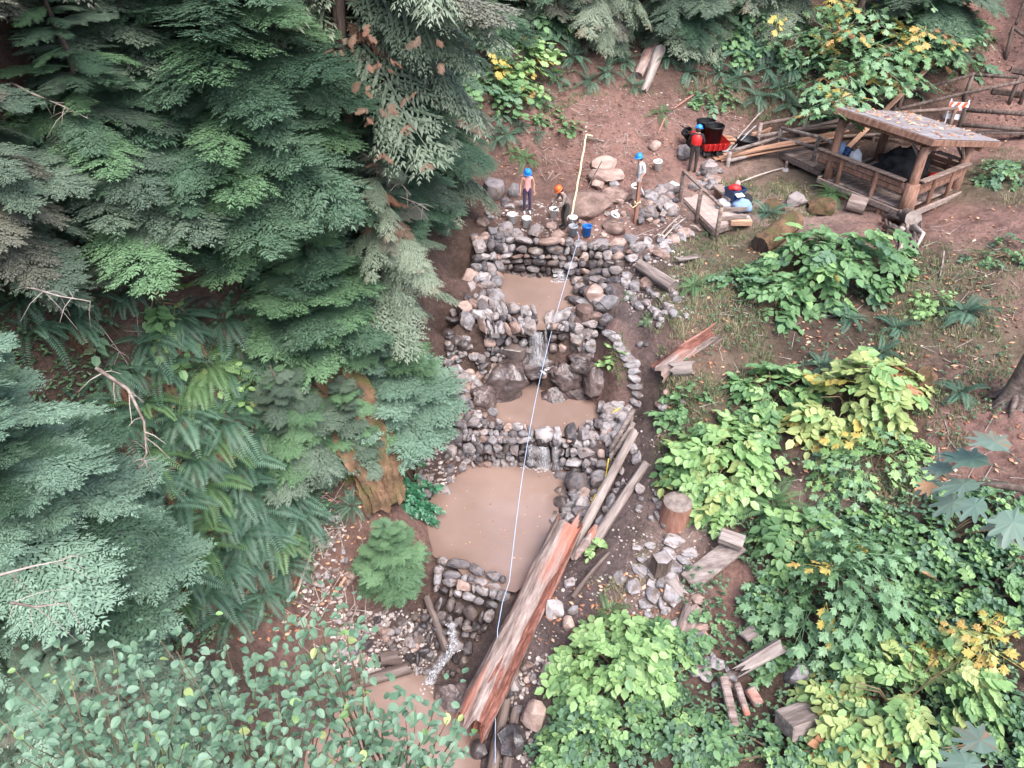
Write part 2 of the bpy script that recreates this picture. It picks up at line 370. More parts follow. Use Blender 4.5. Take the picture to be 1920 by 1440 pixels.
M['post_red'] = rough_mat('post_red', [(.17,.085,.06),(.26,.13,.095),(.34,.19,.145)], scale=4, stretch=(3,3,.5), bump=.3, rnd=.1)
M['twig'] = rough_mat('twig', [(.12,.09,.075),(.28,.23,.2),(.42,.36,.32)], scale=6, bump=.2, rnd=.4)
M['stem'] = rough_mat('stem', [(.05,.045,.025),(.12,.085,.05),(.2,.15,.09)], scale=6, bump=.2, rnd=.3)
M['moss'] = rough_mat('moss', [(.035,.024,.015),(.095,.062,.036),(.17,.1,.06),(.25,.155,.105)], scale=2.6, bump=1., bscale=16, rnd=.2, rough=1, stain=(.075,.075,.028), stain_scale=1.6)
# leaves
M['hemlock'] = leaf_mat('hemlock_needles', [(.025,.052,.034),(.066,.122,.077),(.14,.225,.145)], trans=.25)
M['hemlock_near'] = leaf_mat('hemlock_needles_pale', [(.09,.15,.105),(.155,.25,.18),(.24,.36,.27)], trans=.2)
M['hemlock_dull'] = leaf_mat('hemlock_needles_dull', [(.04,.062,.046),(.092,.136,.097),(.165,.22,.158)], trans=.2)
M['cedar'] = leaf_mat('cedar_sprays', [(.07,.1,.068),(.135,.18,.122),(.23,.28,.2),(.3,.23,.16)], [0,.4,.85,1], trans=.2)
M['cedar_dead'] = leaf_mat('cedar_sprays_dead', [(.13,.1,.07),(.2,.13,.09),(.33,.14,.085)], trans=.2)
M['fir'] = leaf_mat('fir_needles', [(.06,.11,.06),(.11,.2,.105),(.185,.31,.16)], trans=.2)
M['hem_brown'] = leaf_mat('twiggy_brown', [(.07,.075,.056),(.125,.13,.1),(.19,.19,.15)], trans=.1)
M['fern'] = leaf_mat('fern_fronds', [(.026,.06,.04),(.066,.135,.088),(.14,.245,.165)], trans=.2, rnd=.6)
M['fern_lt'] = leaf_mat('fern_fronds_light', [(.05,.105,.04),(.095,.18,.075),(.16,.27,.12)], trans=.25, rnd=.6)
M['fern_dead'] = leaf_mat('fern_fronds_dead', [(.08,.04,.025),(.16,.075,.045),(.24,.13,.08)], trans=.1)
M['l_mid'] = leaf_mat('leaf_mid', [(.07,.15,.06),(.13,.245,.105),(.2,.34,.16)], rnd=.5)
M['l_bright'] = leaf_mat('leaf_bright', [(.14,.25,.09),(.25,.41,.16),(.38,.52,.24)], rnd=.5)
M['l_pale'] = leaf_mat('leaf_pale', [(.2,.28,.1),(.34,.42,.16),(.46,.5,.22)], rnd=.5)
M['l_yellow'] = leaf_mat('leaf_yellow', [(.34,.29,.07),(.48,.38,.11),(.5,.28,.12)], rnd=.6)
M['l_orange'] = leaf_mat('leaf_orange', [(.22,.1,.05),(.34,.16,.08),(.42,.27,.15)], rnd=.6)
M['l_dark'] = leaf_mat('leaf_dark', [(.06,.125,.075),(.12,.22,.13),(.2,.32,.19)], rnd=.5)
M['l_alder'] = leaf_mat('leaf_alder', [(.085,.165,.1),(.145,.25,.155),(.24,.36,.26),(.36,.44,.24)], [0,.45,.9,1], rnd=.55)
M['l_holly'] = leaf_mat('leaf_holly', [(.012,.06,.03),(.03,.12,.06),(.08,.22,.12)], trans=.1, rough=.3)
M['l_maple'] = leaf_mat('leaf_maple', [(.1,.2,.1),(.18,.31,.165),(.27,.41,.235)], rnd=.5)
M['l_bigmaple'] = leaf_mat('leaf_bigmaple', [(.085,.15,.11),(.125,.2,.155),(.18,.25,.2),(.3,.17,.1)], [0,.45,.85,1], rnd=.5)
M['grass'] = leaf_mat('grass_blades', [(.09,.12,.06),(.17,.19,.1),(.3,.26,.16),(.4,.32,.24)], trans=.2, rnd=.0)
M['cover'] = leaf_mat('cover_leaves', [(.045,.09,.045),(.085,.155,.08),(.14,.24,.125)], trans=.2, rnd=.0)
M['litter'] = leaf_mat('litter', [(.16,.07,.04),(.3,.13,.07),(.48,.25,.14),(.5,.4,.28)], trans=.05, rnd=.0)
# ------------------------------------------------------------------ ground
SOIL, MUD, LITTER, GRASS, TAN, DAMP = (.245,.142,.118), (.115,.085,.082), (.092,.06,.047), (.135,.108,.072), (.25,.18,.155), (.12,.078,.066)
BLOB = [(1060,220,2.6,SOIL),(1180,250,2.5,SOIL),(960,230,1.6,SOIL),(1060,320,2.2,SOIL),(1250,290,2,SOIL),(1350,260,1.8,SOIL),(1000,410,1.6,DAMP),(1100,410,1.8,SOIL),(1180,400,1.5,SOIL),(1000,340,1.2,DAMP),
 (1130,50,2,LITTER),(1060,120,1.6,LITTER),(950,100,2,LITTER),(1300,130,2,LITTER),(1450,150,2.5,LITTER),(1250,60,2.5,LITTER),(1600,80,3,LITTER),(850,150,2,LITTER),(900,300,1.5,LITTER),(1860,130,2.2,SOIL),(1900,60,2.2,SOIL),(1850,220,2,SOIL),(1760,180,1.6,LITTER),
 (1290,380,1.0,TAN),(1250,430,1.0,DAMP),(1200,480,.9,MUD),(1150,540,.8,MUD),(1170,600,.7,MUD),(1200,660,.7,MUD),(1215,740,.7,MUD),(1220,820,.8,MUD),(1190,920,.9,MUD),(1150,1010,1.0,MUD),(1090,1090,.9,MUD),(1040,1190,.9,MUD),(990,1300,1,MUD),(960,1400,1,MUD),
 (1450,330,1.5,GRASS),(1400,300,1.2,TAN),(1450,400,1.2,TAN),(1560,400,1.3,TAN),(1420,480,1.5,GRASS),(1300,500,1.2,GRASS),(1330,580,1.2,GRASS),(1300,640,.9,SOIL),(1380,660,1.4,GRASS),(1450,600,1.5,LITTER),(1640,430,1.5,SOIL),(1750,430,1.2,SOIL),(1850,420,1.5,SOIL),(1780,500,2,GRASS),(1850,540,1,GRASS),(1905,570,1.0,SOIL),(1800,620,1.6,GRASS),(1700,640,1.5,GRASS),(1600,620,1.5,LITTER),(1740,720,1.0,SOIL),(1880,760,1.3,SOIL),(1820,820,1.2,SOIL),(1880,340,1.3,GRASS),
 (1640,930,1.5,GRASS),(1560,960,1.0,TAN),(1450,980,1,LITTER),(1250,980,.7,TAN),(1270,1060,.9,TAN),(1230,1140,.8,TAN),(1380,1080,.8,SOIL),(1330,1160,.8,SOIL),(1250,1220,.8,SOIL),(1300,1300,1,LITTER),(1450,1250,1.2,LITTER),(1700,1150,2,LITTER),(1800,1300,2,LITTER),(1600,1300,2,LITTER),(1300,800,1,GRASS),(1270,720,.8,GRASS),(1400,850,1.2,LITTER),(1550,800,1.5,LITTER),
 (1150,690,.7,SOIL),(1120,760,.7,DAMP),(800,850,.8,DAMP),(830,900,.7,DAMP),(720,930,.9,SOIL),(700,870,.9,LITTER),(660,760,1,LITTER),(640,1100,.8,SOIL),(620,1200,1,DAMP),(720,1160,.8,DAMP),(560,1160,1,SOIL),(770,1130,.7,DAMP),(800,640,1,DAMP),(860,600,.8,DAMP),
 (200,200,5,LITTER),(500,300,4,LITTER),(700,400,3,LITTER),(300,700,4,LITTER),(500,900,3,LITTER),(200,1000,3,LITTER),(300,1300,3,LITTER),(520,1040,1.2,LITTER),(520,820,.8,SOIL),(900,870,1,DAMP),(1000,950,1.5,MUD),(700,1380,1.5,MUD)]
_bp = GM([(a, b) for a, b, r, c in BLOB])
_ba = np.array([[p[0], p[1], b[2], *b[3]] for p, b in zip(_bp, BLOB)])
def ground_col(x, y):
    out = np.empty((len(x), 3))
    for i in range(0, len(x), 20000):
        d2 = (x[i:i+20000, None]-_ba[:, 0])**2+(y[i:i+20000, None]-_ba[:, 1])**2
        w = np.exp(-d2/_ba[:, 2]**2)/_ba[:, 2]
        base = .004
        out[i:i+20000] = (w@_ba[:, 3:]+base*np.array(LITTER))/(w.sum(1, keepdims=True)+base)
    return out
def ground_mat():
    m, ns, ls, b = newmat('ground')
    at = N(ns, 'ShaderNodeAttribute', attribute_name='soil'); ge = N(ns, 'ShaderNodeTexCoord'); pos = ge.outputs['Object']
    n1 = N(ns, 'ShaderNodeTexNoise', Scale=1.1, Detail=9., Roughness=.7); ls.new(pos, n1.inputs['Vector'])
    n2 = N(ns, 'ShaderNodeTexNoise', Scale=7., Detail=8., Roughness=.7); ls.new(pos, n2.inputs['Vector'])
    r1 = ramp(ns, [(.45,.42,.4),(1,1,1),(1.35,1.3,1.28)], [.3,.5,.72]); ls.new(n1.outputs[0], r1.inputs[0])
    r2 = ramp(ns, [(.5,.47,.45),(1,1,1),(1.4,1.36,1.34)], [.3,.5,.72]); ls.new(n2.outputs[0], r2.inputs[0])
    c = mixc(ns, ls, at.outputs['Color'], r1.outputs[0], 1., 'MULTIPLY'); c = mixc(ns, ls, c, r2.outputs[0], .8, 'MULTIPLY')
    v = N(ns, 'ShaderNodeTexVoronoi', Scale=14.); ls.new(pos, v.inputs['Vector'])
    rv = ramp(ns, [(1,1,1),(0,0,0)], [.10,.16]); ls.new(v.outputs['Distance'], rv.inputs[0])
    n4 = N(ns, 'ShaderNodeTexNoise', Scale=.9, Detail=3.); ls.new(pos, n4.inputs['Vector'])
    r4 = ramp(ns, [(0,0,0),(1,1,1)], [.48,.6]); ls.new(n4.outputs[0], r4.inputs[0])
    mm = N(ns, 'ShaderNodeMath', operation='MULTIPLY'); ls.new(rv.outputs[0], mm.inputs[0]); ls.new(r4.outputs[0], mm.inputs[1])
    c = mixc(ns, ls, c, (.38,.3,.27), mm.outputs[0])
    ls.new(c, b.inputs['Base Color'])
    b.inputs['Roughness'].default_value = .85; b.inputs['Specular IOR Level'].default_value = .3
    n3 = N(ns, 'ShaderNodeTexNoise', Scale=9., Detail=9., Roughness=.75); ls.new(pos, n3.inputs['Vector'])
    vb = N(ns, 'ShaderNodeTexVoronoi', Scale=3.2); ls.new(pos, vb.inputs['Vector']); ab = N(ns, 'ShaderNodeMath', operation='MULTIPLY_ADD'); ls.new(vb.outputs['Distance'], ab.inputs[0]); ab.inputs[1].default_value = .5; ls.new(n3.outputs[0], ab.inputs[2])
    bp = N(ns, 'ShaderNodeBump', Strength=.9, Distance=.2); ls.new(ab.outputs[0], bp.inputs['Height']); ls.new(bp.outputs[0], b.inputs['Normal'])
    return m
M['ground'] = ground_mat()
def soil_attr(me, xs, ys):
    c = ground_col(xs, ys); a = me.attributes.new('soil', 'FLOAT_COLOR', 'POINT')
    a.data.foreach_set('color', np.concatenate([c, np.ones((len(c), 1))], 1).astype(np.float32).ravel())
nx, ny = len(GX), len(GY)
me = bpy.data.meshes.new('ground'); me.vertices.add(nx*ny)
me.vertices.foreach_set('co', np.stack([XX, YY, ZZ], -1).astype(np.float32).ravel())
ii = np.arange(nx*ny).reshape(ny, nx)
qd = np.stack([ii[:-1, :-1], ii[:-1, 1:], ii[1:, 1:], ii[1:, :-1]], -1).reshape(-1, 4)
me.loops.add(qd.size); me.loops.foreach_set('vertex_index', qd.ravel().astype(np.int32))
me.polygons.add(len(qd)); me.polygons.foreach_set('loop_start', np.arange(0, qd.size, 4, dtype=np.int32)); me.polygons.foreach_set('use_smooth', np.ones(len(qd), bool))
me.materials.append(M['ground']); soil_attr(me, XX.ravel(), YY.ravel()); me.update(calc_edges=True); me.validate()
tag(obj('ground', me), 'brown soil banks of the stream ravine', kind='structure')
# footpath strip
def strip(name, pts, width, dz, mat, label, step=.14, soil=True):
    w = [G(a, b) for a, b in pts]; fine = []
    for a, b in zip(w[:-1], w[1:]):
        n = max(1, int((b-a).length/step)); fine += [a.lerp(b, i/n) for i in range(n)]
    fine.append(w[-1])
    for _ in range(6): fine = [fine[0]]+[(fine[i-1]+fine[i]*2+fine[i+1])/4 for i in range(1, len(fine)-1)]+[fine[-1]]
    vs = []; fs = []; K = 9
    for i, p in enumerate(fine):
        d = fine[min(i+1, len(fine)-1)]-fine[max(i-1, 0)]; s = Vector((-d.y, d.x, 0)).normalized()
        wd = width*(.85+.4*noise.noise(p*.8))
        for k in range(K):
            q = p+s*wd*(k/(K-1)-.5); e = abs(k-(K-1)/2)/((K-1)/2)
            vs.append(Vector((q.x, q.y, H(q.x, q.y)+dz*(1 if e < .95 else -3))))
    for i in range(len(fine)-1):
        for k in range(K-1): fs.append((i*K+k, i*K+k+1, (i+1)*K+k+1, (i+1)*K+k))
    me = mesh_of(name, vs, fs, mat); a = np.array([(v.x, v.y) for v in vs])
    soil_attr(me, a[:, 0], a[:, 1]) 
    return tag(obj(name, me), label, kind='structure')
strip('footpath', [(1235,455),(1190,490),(1152,540),(1160,590),(1185,650),(1205,710),(1222,770),(1218,850),(1180,950),(1120,1060),(1065,1160)], .75, .02, M['ground'], 'muddy footpath running down beside the pools')

# ------------------------------------------------------------------ water
def water_mat(name, cols, rough, bump):
    m, ns, ls, b = newmat(name); ge = N(ns, 'ShaderNodeTexCoord')
    n1 = N(ns, 'ShaderNodeTexNoise', Scale=.5, Detail=4.); ls.new(ge.outputs['Object'], n1.inputs['Vector'])
    r = ramp(ns, cols, [.35, .65]); ls.new(n1.outputs[0], r.inputs[0]); ls.new(r.outputs[0], b.inputs['Base Color'])
    at = N(ns, 'ShaderNodeAttribute', attribute_name='shallow'); mpw = N(ns, 'ShaderNodeMath', operation='POWER'); ls.new(at.outputs['Fac'], mpw.inputs[0]); mpw.inputs[1].default_value = 2.2
    ls.new(mixc(ns, ls, r.outputs[0], (.17,.112,.088), mpw.outputs[0]), b.inputs['Base Color'])
    b.inputs['Roughness'].default_value = rough; b.inputs['IOR'].default_value = 1.33; b.inputs['Coat Weight'].default_value = .5; b.inputs['Coat Roughness'].default_value = .04
    n2 = N(ns, 'ShaderNodeTexNoise', Scale=5., Detail=3.); ls.new(ge.outputs['Object'], n2.inputs['Vector'])
    bp = N(ns, 'ShaderNodeBump', Strength=bump, Distance=.02); ls.new(n2.outputs[0], bp.inputs['Height']); ls.new(bp.outputs[0], b.inputs['Normal'])
    return m
M['water'] = water_mat('muddy_water', [(.205,.142,.117),(.265,.187,.157)], .06, .3)
M['foam'] = plain('white_water', (.4,.38,.38), .25, .5)
m, ns, ls, b = newmat('falling_water'); b.inputs['Base Color'].default_value = (.5,.5,.52,1); b.inputs['Roughness'].default_value = .15
n1 = N(ns, 'ShaderNodeTexNoise', Scale=9., Detail=5.); tc = N(ns, 'ShaderNodeTexCoord'); mp = N(ns, 'ShaderNodeMapping'); mp.inputs['Scale'].default_value = (4, 4, .45)
ls.new(tc.outputs['Object'], mp.inputs[0]); ls.new(mp.outputs[0], n1.inputs['Vector'])
rr = ramp(ns, [(.04,.04,.04),(.8,.8,.8)], [.38,.72]); ls.new(n1.outputs[0], rr.inputs[0]); at = N(ns, 'ShaderNodeAttribute', attribute_name='sheet'); mu = N(ns, 'ShaderNodeMath', operation='MULTIPLY'); ls.new(rr.outputs[0], mu.inputs[0]); ls.new(at.outputs['Fac'], mu.inputs[1]); ls.new(mu.outputs[0], b.inputs['Alpha']); M['fall'] = m
PW = {'p1': 'uppermost small muddy pool below the tall stone wall', 'p2': 'second muddy pool in front of the dark bedrock waterfall', 'p3': 'largest muddy brown pool beside the big fallen log', 'p4': 'lowest muddy pool behind the foreground leaves'}
for k, pp in POLY.items():
    w = POOL[k][0]; ce = sum(pp, Vector())/len(pp); rings = [1.13, .94, .8, .2]; n = len(pp); vs = []; fs = []
    for r in rings: vs += [ce+(p-ce)*r for p in pp]
    for i in range(3):
        for q in range(n): fs.append((i*n+q, i*n+(q+1) % n, (i+1)*n+(q+1) % n, (i+1)*n+q))
    fs.append(tuple(3*n+q for q in range(n)))
    for v in vs: v.z = w
    wm = mesh_of('pool_water', vs, fs, M['water']); sa = wm.attributes.new('shallow', 'FLOAT', 'POINT'); sa.data.foreach_set('value', np.repeat(np.array([1., .75, .2, 0.], np.float32), n)[:len(vs)])
    tag(obj('pool_water', wm), PW[k], kind='structure')
def ribbon(mb, pts, w0, w1, n=6):
    pts = [Vector(p) for p in pts]; L = len(pts); b = len(mb.v); vs = []; fs = []; mb.e = getattr(mb, 'e', [])
    for i, p in enumerate(pts):
        w = w0+(w1-w0)*i/(L-1)
        for k in range(n):
            f = k/(n-1)-.5; mb.e.append((1-abs(2*f))**.7); vs.append(p+Vector((f*w+U(-.01, .01), -.06*(1-4*f*f)+U(-.02, .02), U(-.015, .015))))
    for i in range(L-1):
        for k in range(n-1): fs.append((i*n+k, i*n+k+1, (i+1)*n+k+1, (i+1)*n+k))
    return mb.add(vs, fs)
def foam(mb, c, rx, ry, n, sz=.05):
    for _ in range(n):
        a = U(0, 2*PI); r = math.sqrt(U(0, 1)); s = U(.4, 1.2)*sz
        mb.ball((c.x+rx*r*math.cos(a), c.y+ry*r*math.sin(a), c.z+U(-.3, .3)*sz), s*U(.5, 1.6), s*U(.5, 1.4), s*.3, 1, 6, 4)
def fall(name, label, segs, foams):
    mb = MB()
    for pts, w0, w1 in segs: ribbon(mb, pts, w0, w1)
    for c, rx, ry, n, sz in foams: foam(mb, c, rx, ry, n, sz)
    o = mb.build(name, [M['fall'], M['foam']], smooth=True); ev = mb.e+[1.]*(len(mb.v)-len(mb.e)); at = o.data.attributes.new('sheet', 'FLOAT', 'POINT'); at.data.foreach_set('value', np.array(ev, np.float32)); return tag(o, label, kind='structure')
def drop(px, py, z0, py1, off=-.22, k=7):
    a = P(px, py, z=z0); a.y += off*.4; q = P(px+3, py1, y=a.y+off); return [Vector((a.x+(q.x-a.x)*i/k, a.y+(q.y-a.y)*(i/k)**.6, a.z+(q.z-a.z)*(i/k)**1.3)) for i in range(k+1)]
f1 = drop(1022, 610, -1.25, 690); f1b = drop(1004, 618, -1.28, 684)
fall('waterfall', 'thin waterfall dropping over the stone dam between the upper two pools', [(f1, .09, .16), (f1b, .34, .62), ([p+Vector((.1,.06,-.08)) for p in f1b], .3, .5)], [(f1[-1]+Vector((0,-.1,0)), .3, .2, 16, .05), (P(1030,690,z=-3.1), .35, .12, 10, .04)])
f2 = drop(993, 828, -3.42, 872); f2b = drop(1016, 832, -3.45, 878); f2c = drop(1040, 832, -3.5, 880)
fall('waterfall', 'low double waterfall spilling over the second stone dam', [(f2, .22, .26), (f2b, .4, .5), ([p+Vector((.05,.03,-.04)) for p in f2b], .3, .4), (f2c, .22, .28)], [(P(992,876,z=W3), .28, .12, 26, .05), (P(1018,880,z=W3), .3, .14, 26, .05), (P(1042,884,z=W3), .2, .1, 12, .04)])
sp = drop(1049, 505, -1.0, 524, -.2)
fall('waterfall', 'white spout gushing out of the tall wall into the uppermost pool', [(sp, .22, .42), ([p+Vector((.04,.03,0)) for p in sp], .15, .3)], [(P(1050,526,z=W1), .32, .18, 40, .045), (P(1045,516,z=W1+.12), .16, .08, 16, .05)])
c3 = [P(845,1165,z=-5.45)+Vector((0,-.1,.12)), P(848,1185,z=-5.65)+Vector((0,-.1,.14)), P(852,1205,z=-5.9)+Vector((0,-.1,.16)), P(845,1222,z=-6.1)+Vector((0,-.1,.18)), P(830,1240,z=-6.3)+Vector((0,-.1,.18)), P(812,1260,z=-6.5)+Vector((0,-.1,.15)), P(803,1280,z=-6.57)]
fall('cascade', 'small cascade tumbling through dark rocks into the lowest pool', [(c3, .2, .42), ([p+Vector((.06,.0,-.03)) for p in c3], .14, .3)], [(p+Vector((0,-.05,.0)), .12, .1, 7, .035) for p in c3]+[(P(800,1288,z=W4), .22, .25, 14, .035), (P(850,1215,z=-6.0), .35, .1, 10, .04)])

# ------------------------------------------------------------------ stones
def stone_mesh(seed, sub=2, flat=.0, cuts=7, blocky=0):
    rs = np.random.RandomState(seed); bm = bmesh.new(); bmesh.ops.create_icosphere(bm, subdivisions=sub, radius=1)
    v = np.array([x.co[:] for x in bm.verts]); f = [[x.index for x in g.verts] for g in bm.faces]; bm.free()
    if blocky: v = np.sign(v)*np.abs(v)**blocky; v /= np.abs(v).max()
    for _ in range(cuts):
        n = rs.randn(3); n /= np.linalg.norm(n); d = rs.uniform(.55, .85); pr = v@n
        v -= np.outer(np.maximum(pr-d, 0), n)*.95
    v += np.array([[noise.noise(Vector(p)*1.6+Vector((seed*7.1, 0, k*9.))) for k in range(3)] for p in v])*.16
    v /= np.abs(v).max(0)
    return v, f
STV = [stone_mesh(i, 2, cuts=11) for i in range(10)]+[stone_mesh(20+i, 2, cuts=4) for i in range(4)]+[stone_mesh(40+i, 2, cuts=4, blocky=.55) for i in range(6)]
SLV = [stone_mesh(60+i, 2, cuts=9, blocky=.7) for i in range(8)]
SM = {}
for mk in ('stone', 'stone_pale', 'stone_brown', 'stone_wet', 'bedrock', 'moss'):
    SM[mk] = [mesh_of('stone', v, f, M[mk], sharp=32) for v, f in STV]
    SM[mk+'_slab'] = [mesh_of('slab', v, f, M[mk], sharp=32) for v, f in SLV]
def crag(seed):
    v, f = stone_mesh(seed, 4, cuts=7)
    out = []
    for p in v:
        q = Vector(p); k = 1+.10*noise.noise(q*2.2+Vector((seed,0,0)))+.05*noise.noise(q*5+Vector((0,seed,0)))-.12*max(0, .12-abs(noise.noise(q*1.7+Vector((0,0,seed)))))/.12
        out.append(q*k)
    return out, f
SM['bedrock'] = [mesh_of('stone', *crag(100+i), M['bedrock'], sharp=40) for i in range(8)]
def frame(n, up=Vector((0, 0, 1))):
    n = n.normalized(); x = up.cross(n)
    if x.length < .05: x = Vector((1, 0, 0))
    x.normalize(); return Matrix((x, n.cross(x), n)).transposed()
def stone_wall(name, label, key, wetf=None, pale=.3, group=None):
    lst = PATCH[key]; allp = [p for q, _, _ in lst for p in q]
    base = sum(allp, Vector())/len(allp); base.z = min(p.z for p in allp)
    root = thing(name, label, 'stone wall', base, 0, group); core = MB()
    for q, nu, nv in lst:
        n = (q[1]-q[0]).cross(q[3]-q[0]).normalized()
        if n.dot(camv-q[0]) < 0: n = -n
        S = lambda u, v: (q[0]*(1-u)+q[1]*u)*(1-v)+(q[3]*(1-u)+q[2]*u)*v
        K = 6; off = len(core.v)
        core.add([S(i/K*.98+.01, j/K*.92+.05)-n*(.2+.05*math.sin(i*2.1+j*1.7))-base for j in range(K+1) for i in range(K+1)],
                 [(j*(K+1)+i, j*(K+1)+i+1, (j+1)*(K+1)+i+1, (j+1)*(K+1)+i) for j in range(K) for i in range(K)])
        hj = [U(.55, 1.6) for _ in range(nv)]; t = sum(hj); v0 = 0
        for j in range(nv):
            dv = hj[j]/t; m = max(1, round(nu*U(.85, 1.15)/(.6+.4*hj[j]))); wj = [U(.4, 1.9) for _ in range(m)]; tw = sum(wj); u0 = U(-.04, .02)
            for i in range(m):
                du = wj[i]/tw*1.04; u = u0+du/2; v = (v0+dv/2)*1.1-.04+U(-.12, .12)*dv; u0 += du
                c = S(u, v); su = (S(u+du/2, v)-S(u-du/2, v)).length/2; sv = (S(u, v+dv/2)-S(u, v-dv/2)).length/2
                wet = wetf(u, v, c) if wetf else 0
                kind = 'stone_wet' if U(0, 1) < wet else ('stone_pale' if U(0, 1) < pale else random.choice(['stone', 'stone', 'stone', 'stone_brown']))
                me = random.choice(SM[kind]); dd = (su+sv)*U(.42, .6)
                rot = frame(n).to_4x4()@Euler((U(-.22, .22), U(-.22, .22), U(-.28, .28))).to_matrix().to_4x4()
                if U(0, 1) < .5: rot = rot@Matrix.Rotation(PI, 4, 'Z')
                if U(0, 1) < .5: rot = rot@Matrix.Rotation(PI, 4, 'X')
                o = obj('stone', me, root); o.location = c-base+n*U(-.1, .07); o.rotation_euler = rot.to_euler(); o.scale = (su*U(.98, 1.18), sv*U(1., 1.25), dd)
            v0 += dv
    c = core.build('earth_core', M['core'], root, smooth=True)
    return root
stone_wall('stone_wall', 'tall dry stone wall rising behind the uppermost pool', 'back', lambda u, v, c: .75 if v > .55 else .12)
stone_wall('stone_wall', 'stone bank along the left side of the uppermost pool', 'left1', None, .35)
stone_wall('stone_wall', 'large stones stacked along the right side of the uppermost pool', 'right1', lambda u, v, c: .25, .2)
stone_wall('stone_wall', 'stone dam holding the uppermost pool above the waterfall', 'dam1', lambda u, v, c: max(0, 1.1-abs(P(1015,640,y=20.5).x-c.x)/.9) if c.z < -1.4 else .05, .35)
stone_wall('stone_wall', 'loose stone bank left of the bedrock waterfall', 'left2', None, .35)
stone_wall('stone_wall', 'curved stone dam between the second pool and the largest pool', 'dam2', lambda u, v, c: (.85 if abs(c.x-P(1015,850,y=17.6).x) < .6 else .15) if c.z < -3.6 else .0, .42)
stone_wall('stone_wall', 'dark rough stone slope under the young fir left of the largest pool', 'left3', lambda u, v, c: .3, .1)
stone_wall('stone_wall', 'lowest stone dam with wet dark rocks below the largest pool', 'dam3', lambda u, v, c: .9 if c.z < -5.3 else (.5 if c.z < -4.95 else .0), .45)
def boulder(px, py, wp, hp, label=None, kind='stone', name='boulder', group=None, rz=None, sink=.3, sd=None, lean=0, dep=None, base=None, cat='rock'):
    """one rock: wp x hp is its size in photo pixels; it sits on the ground (or on height base)"""
    g = G(px, py+hp*.3) if base is None else P(px, py, z=base)
    s = ppm(g); rx = wp/s/2; rzz = hp/s/2*1.05; ry = (dep/s/2) if dep else (rx+rzz)/2
    o = obj(name, (SM[kind][sd % len(SM[kind])] if sd is not None else random.choice(SM[kind])))
    o.location = g+Vector((0, 0, rzz*(1-2*sink))); o.scale = (rx, ry, rzz); o.rotation_euler = (U(-.15, .15), lean+U(-.1, .1), U(-.3, .3) if rz is None else rz)
    return tag(o, label, cat, group)
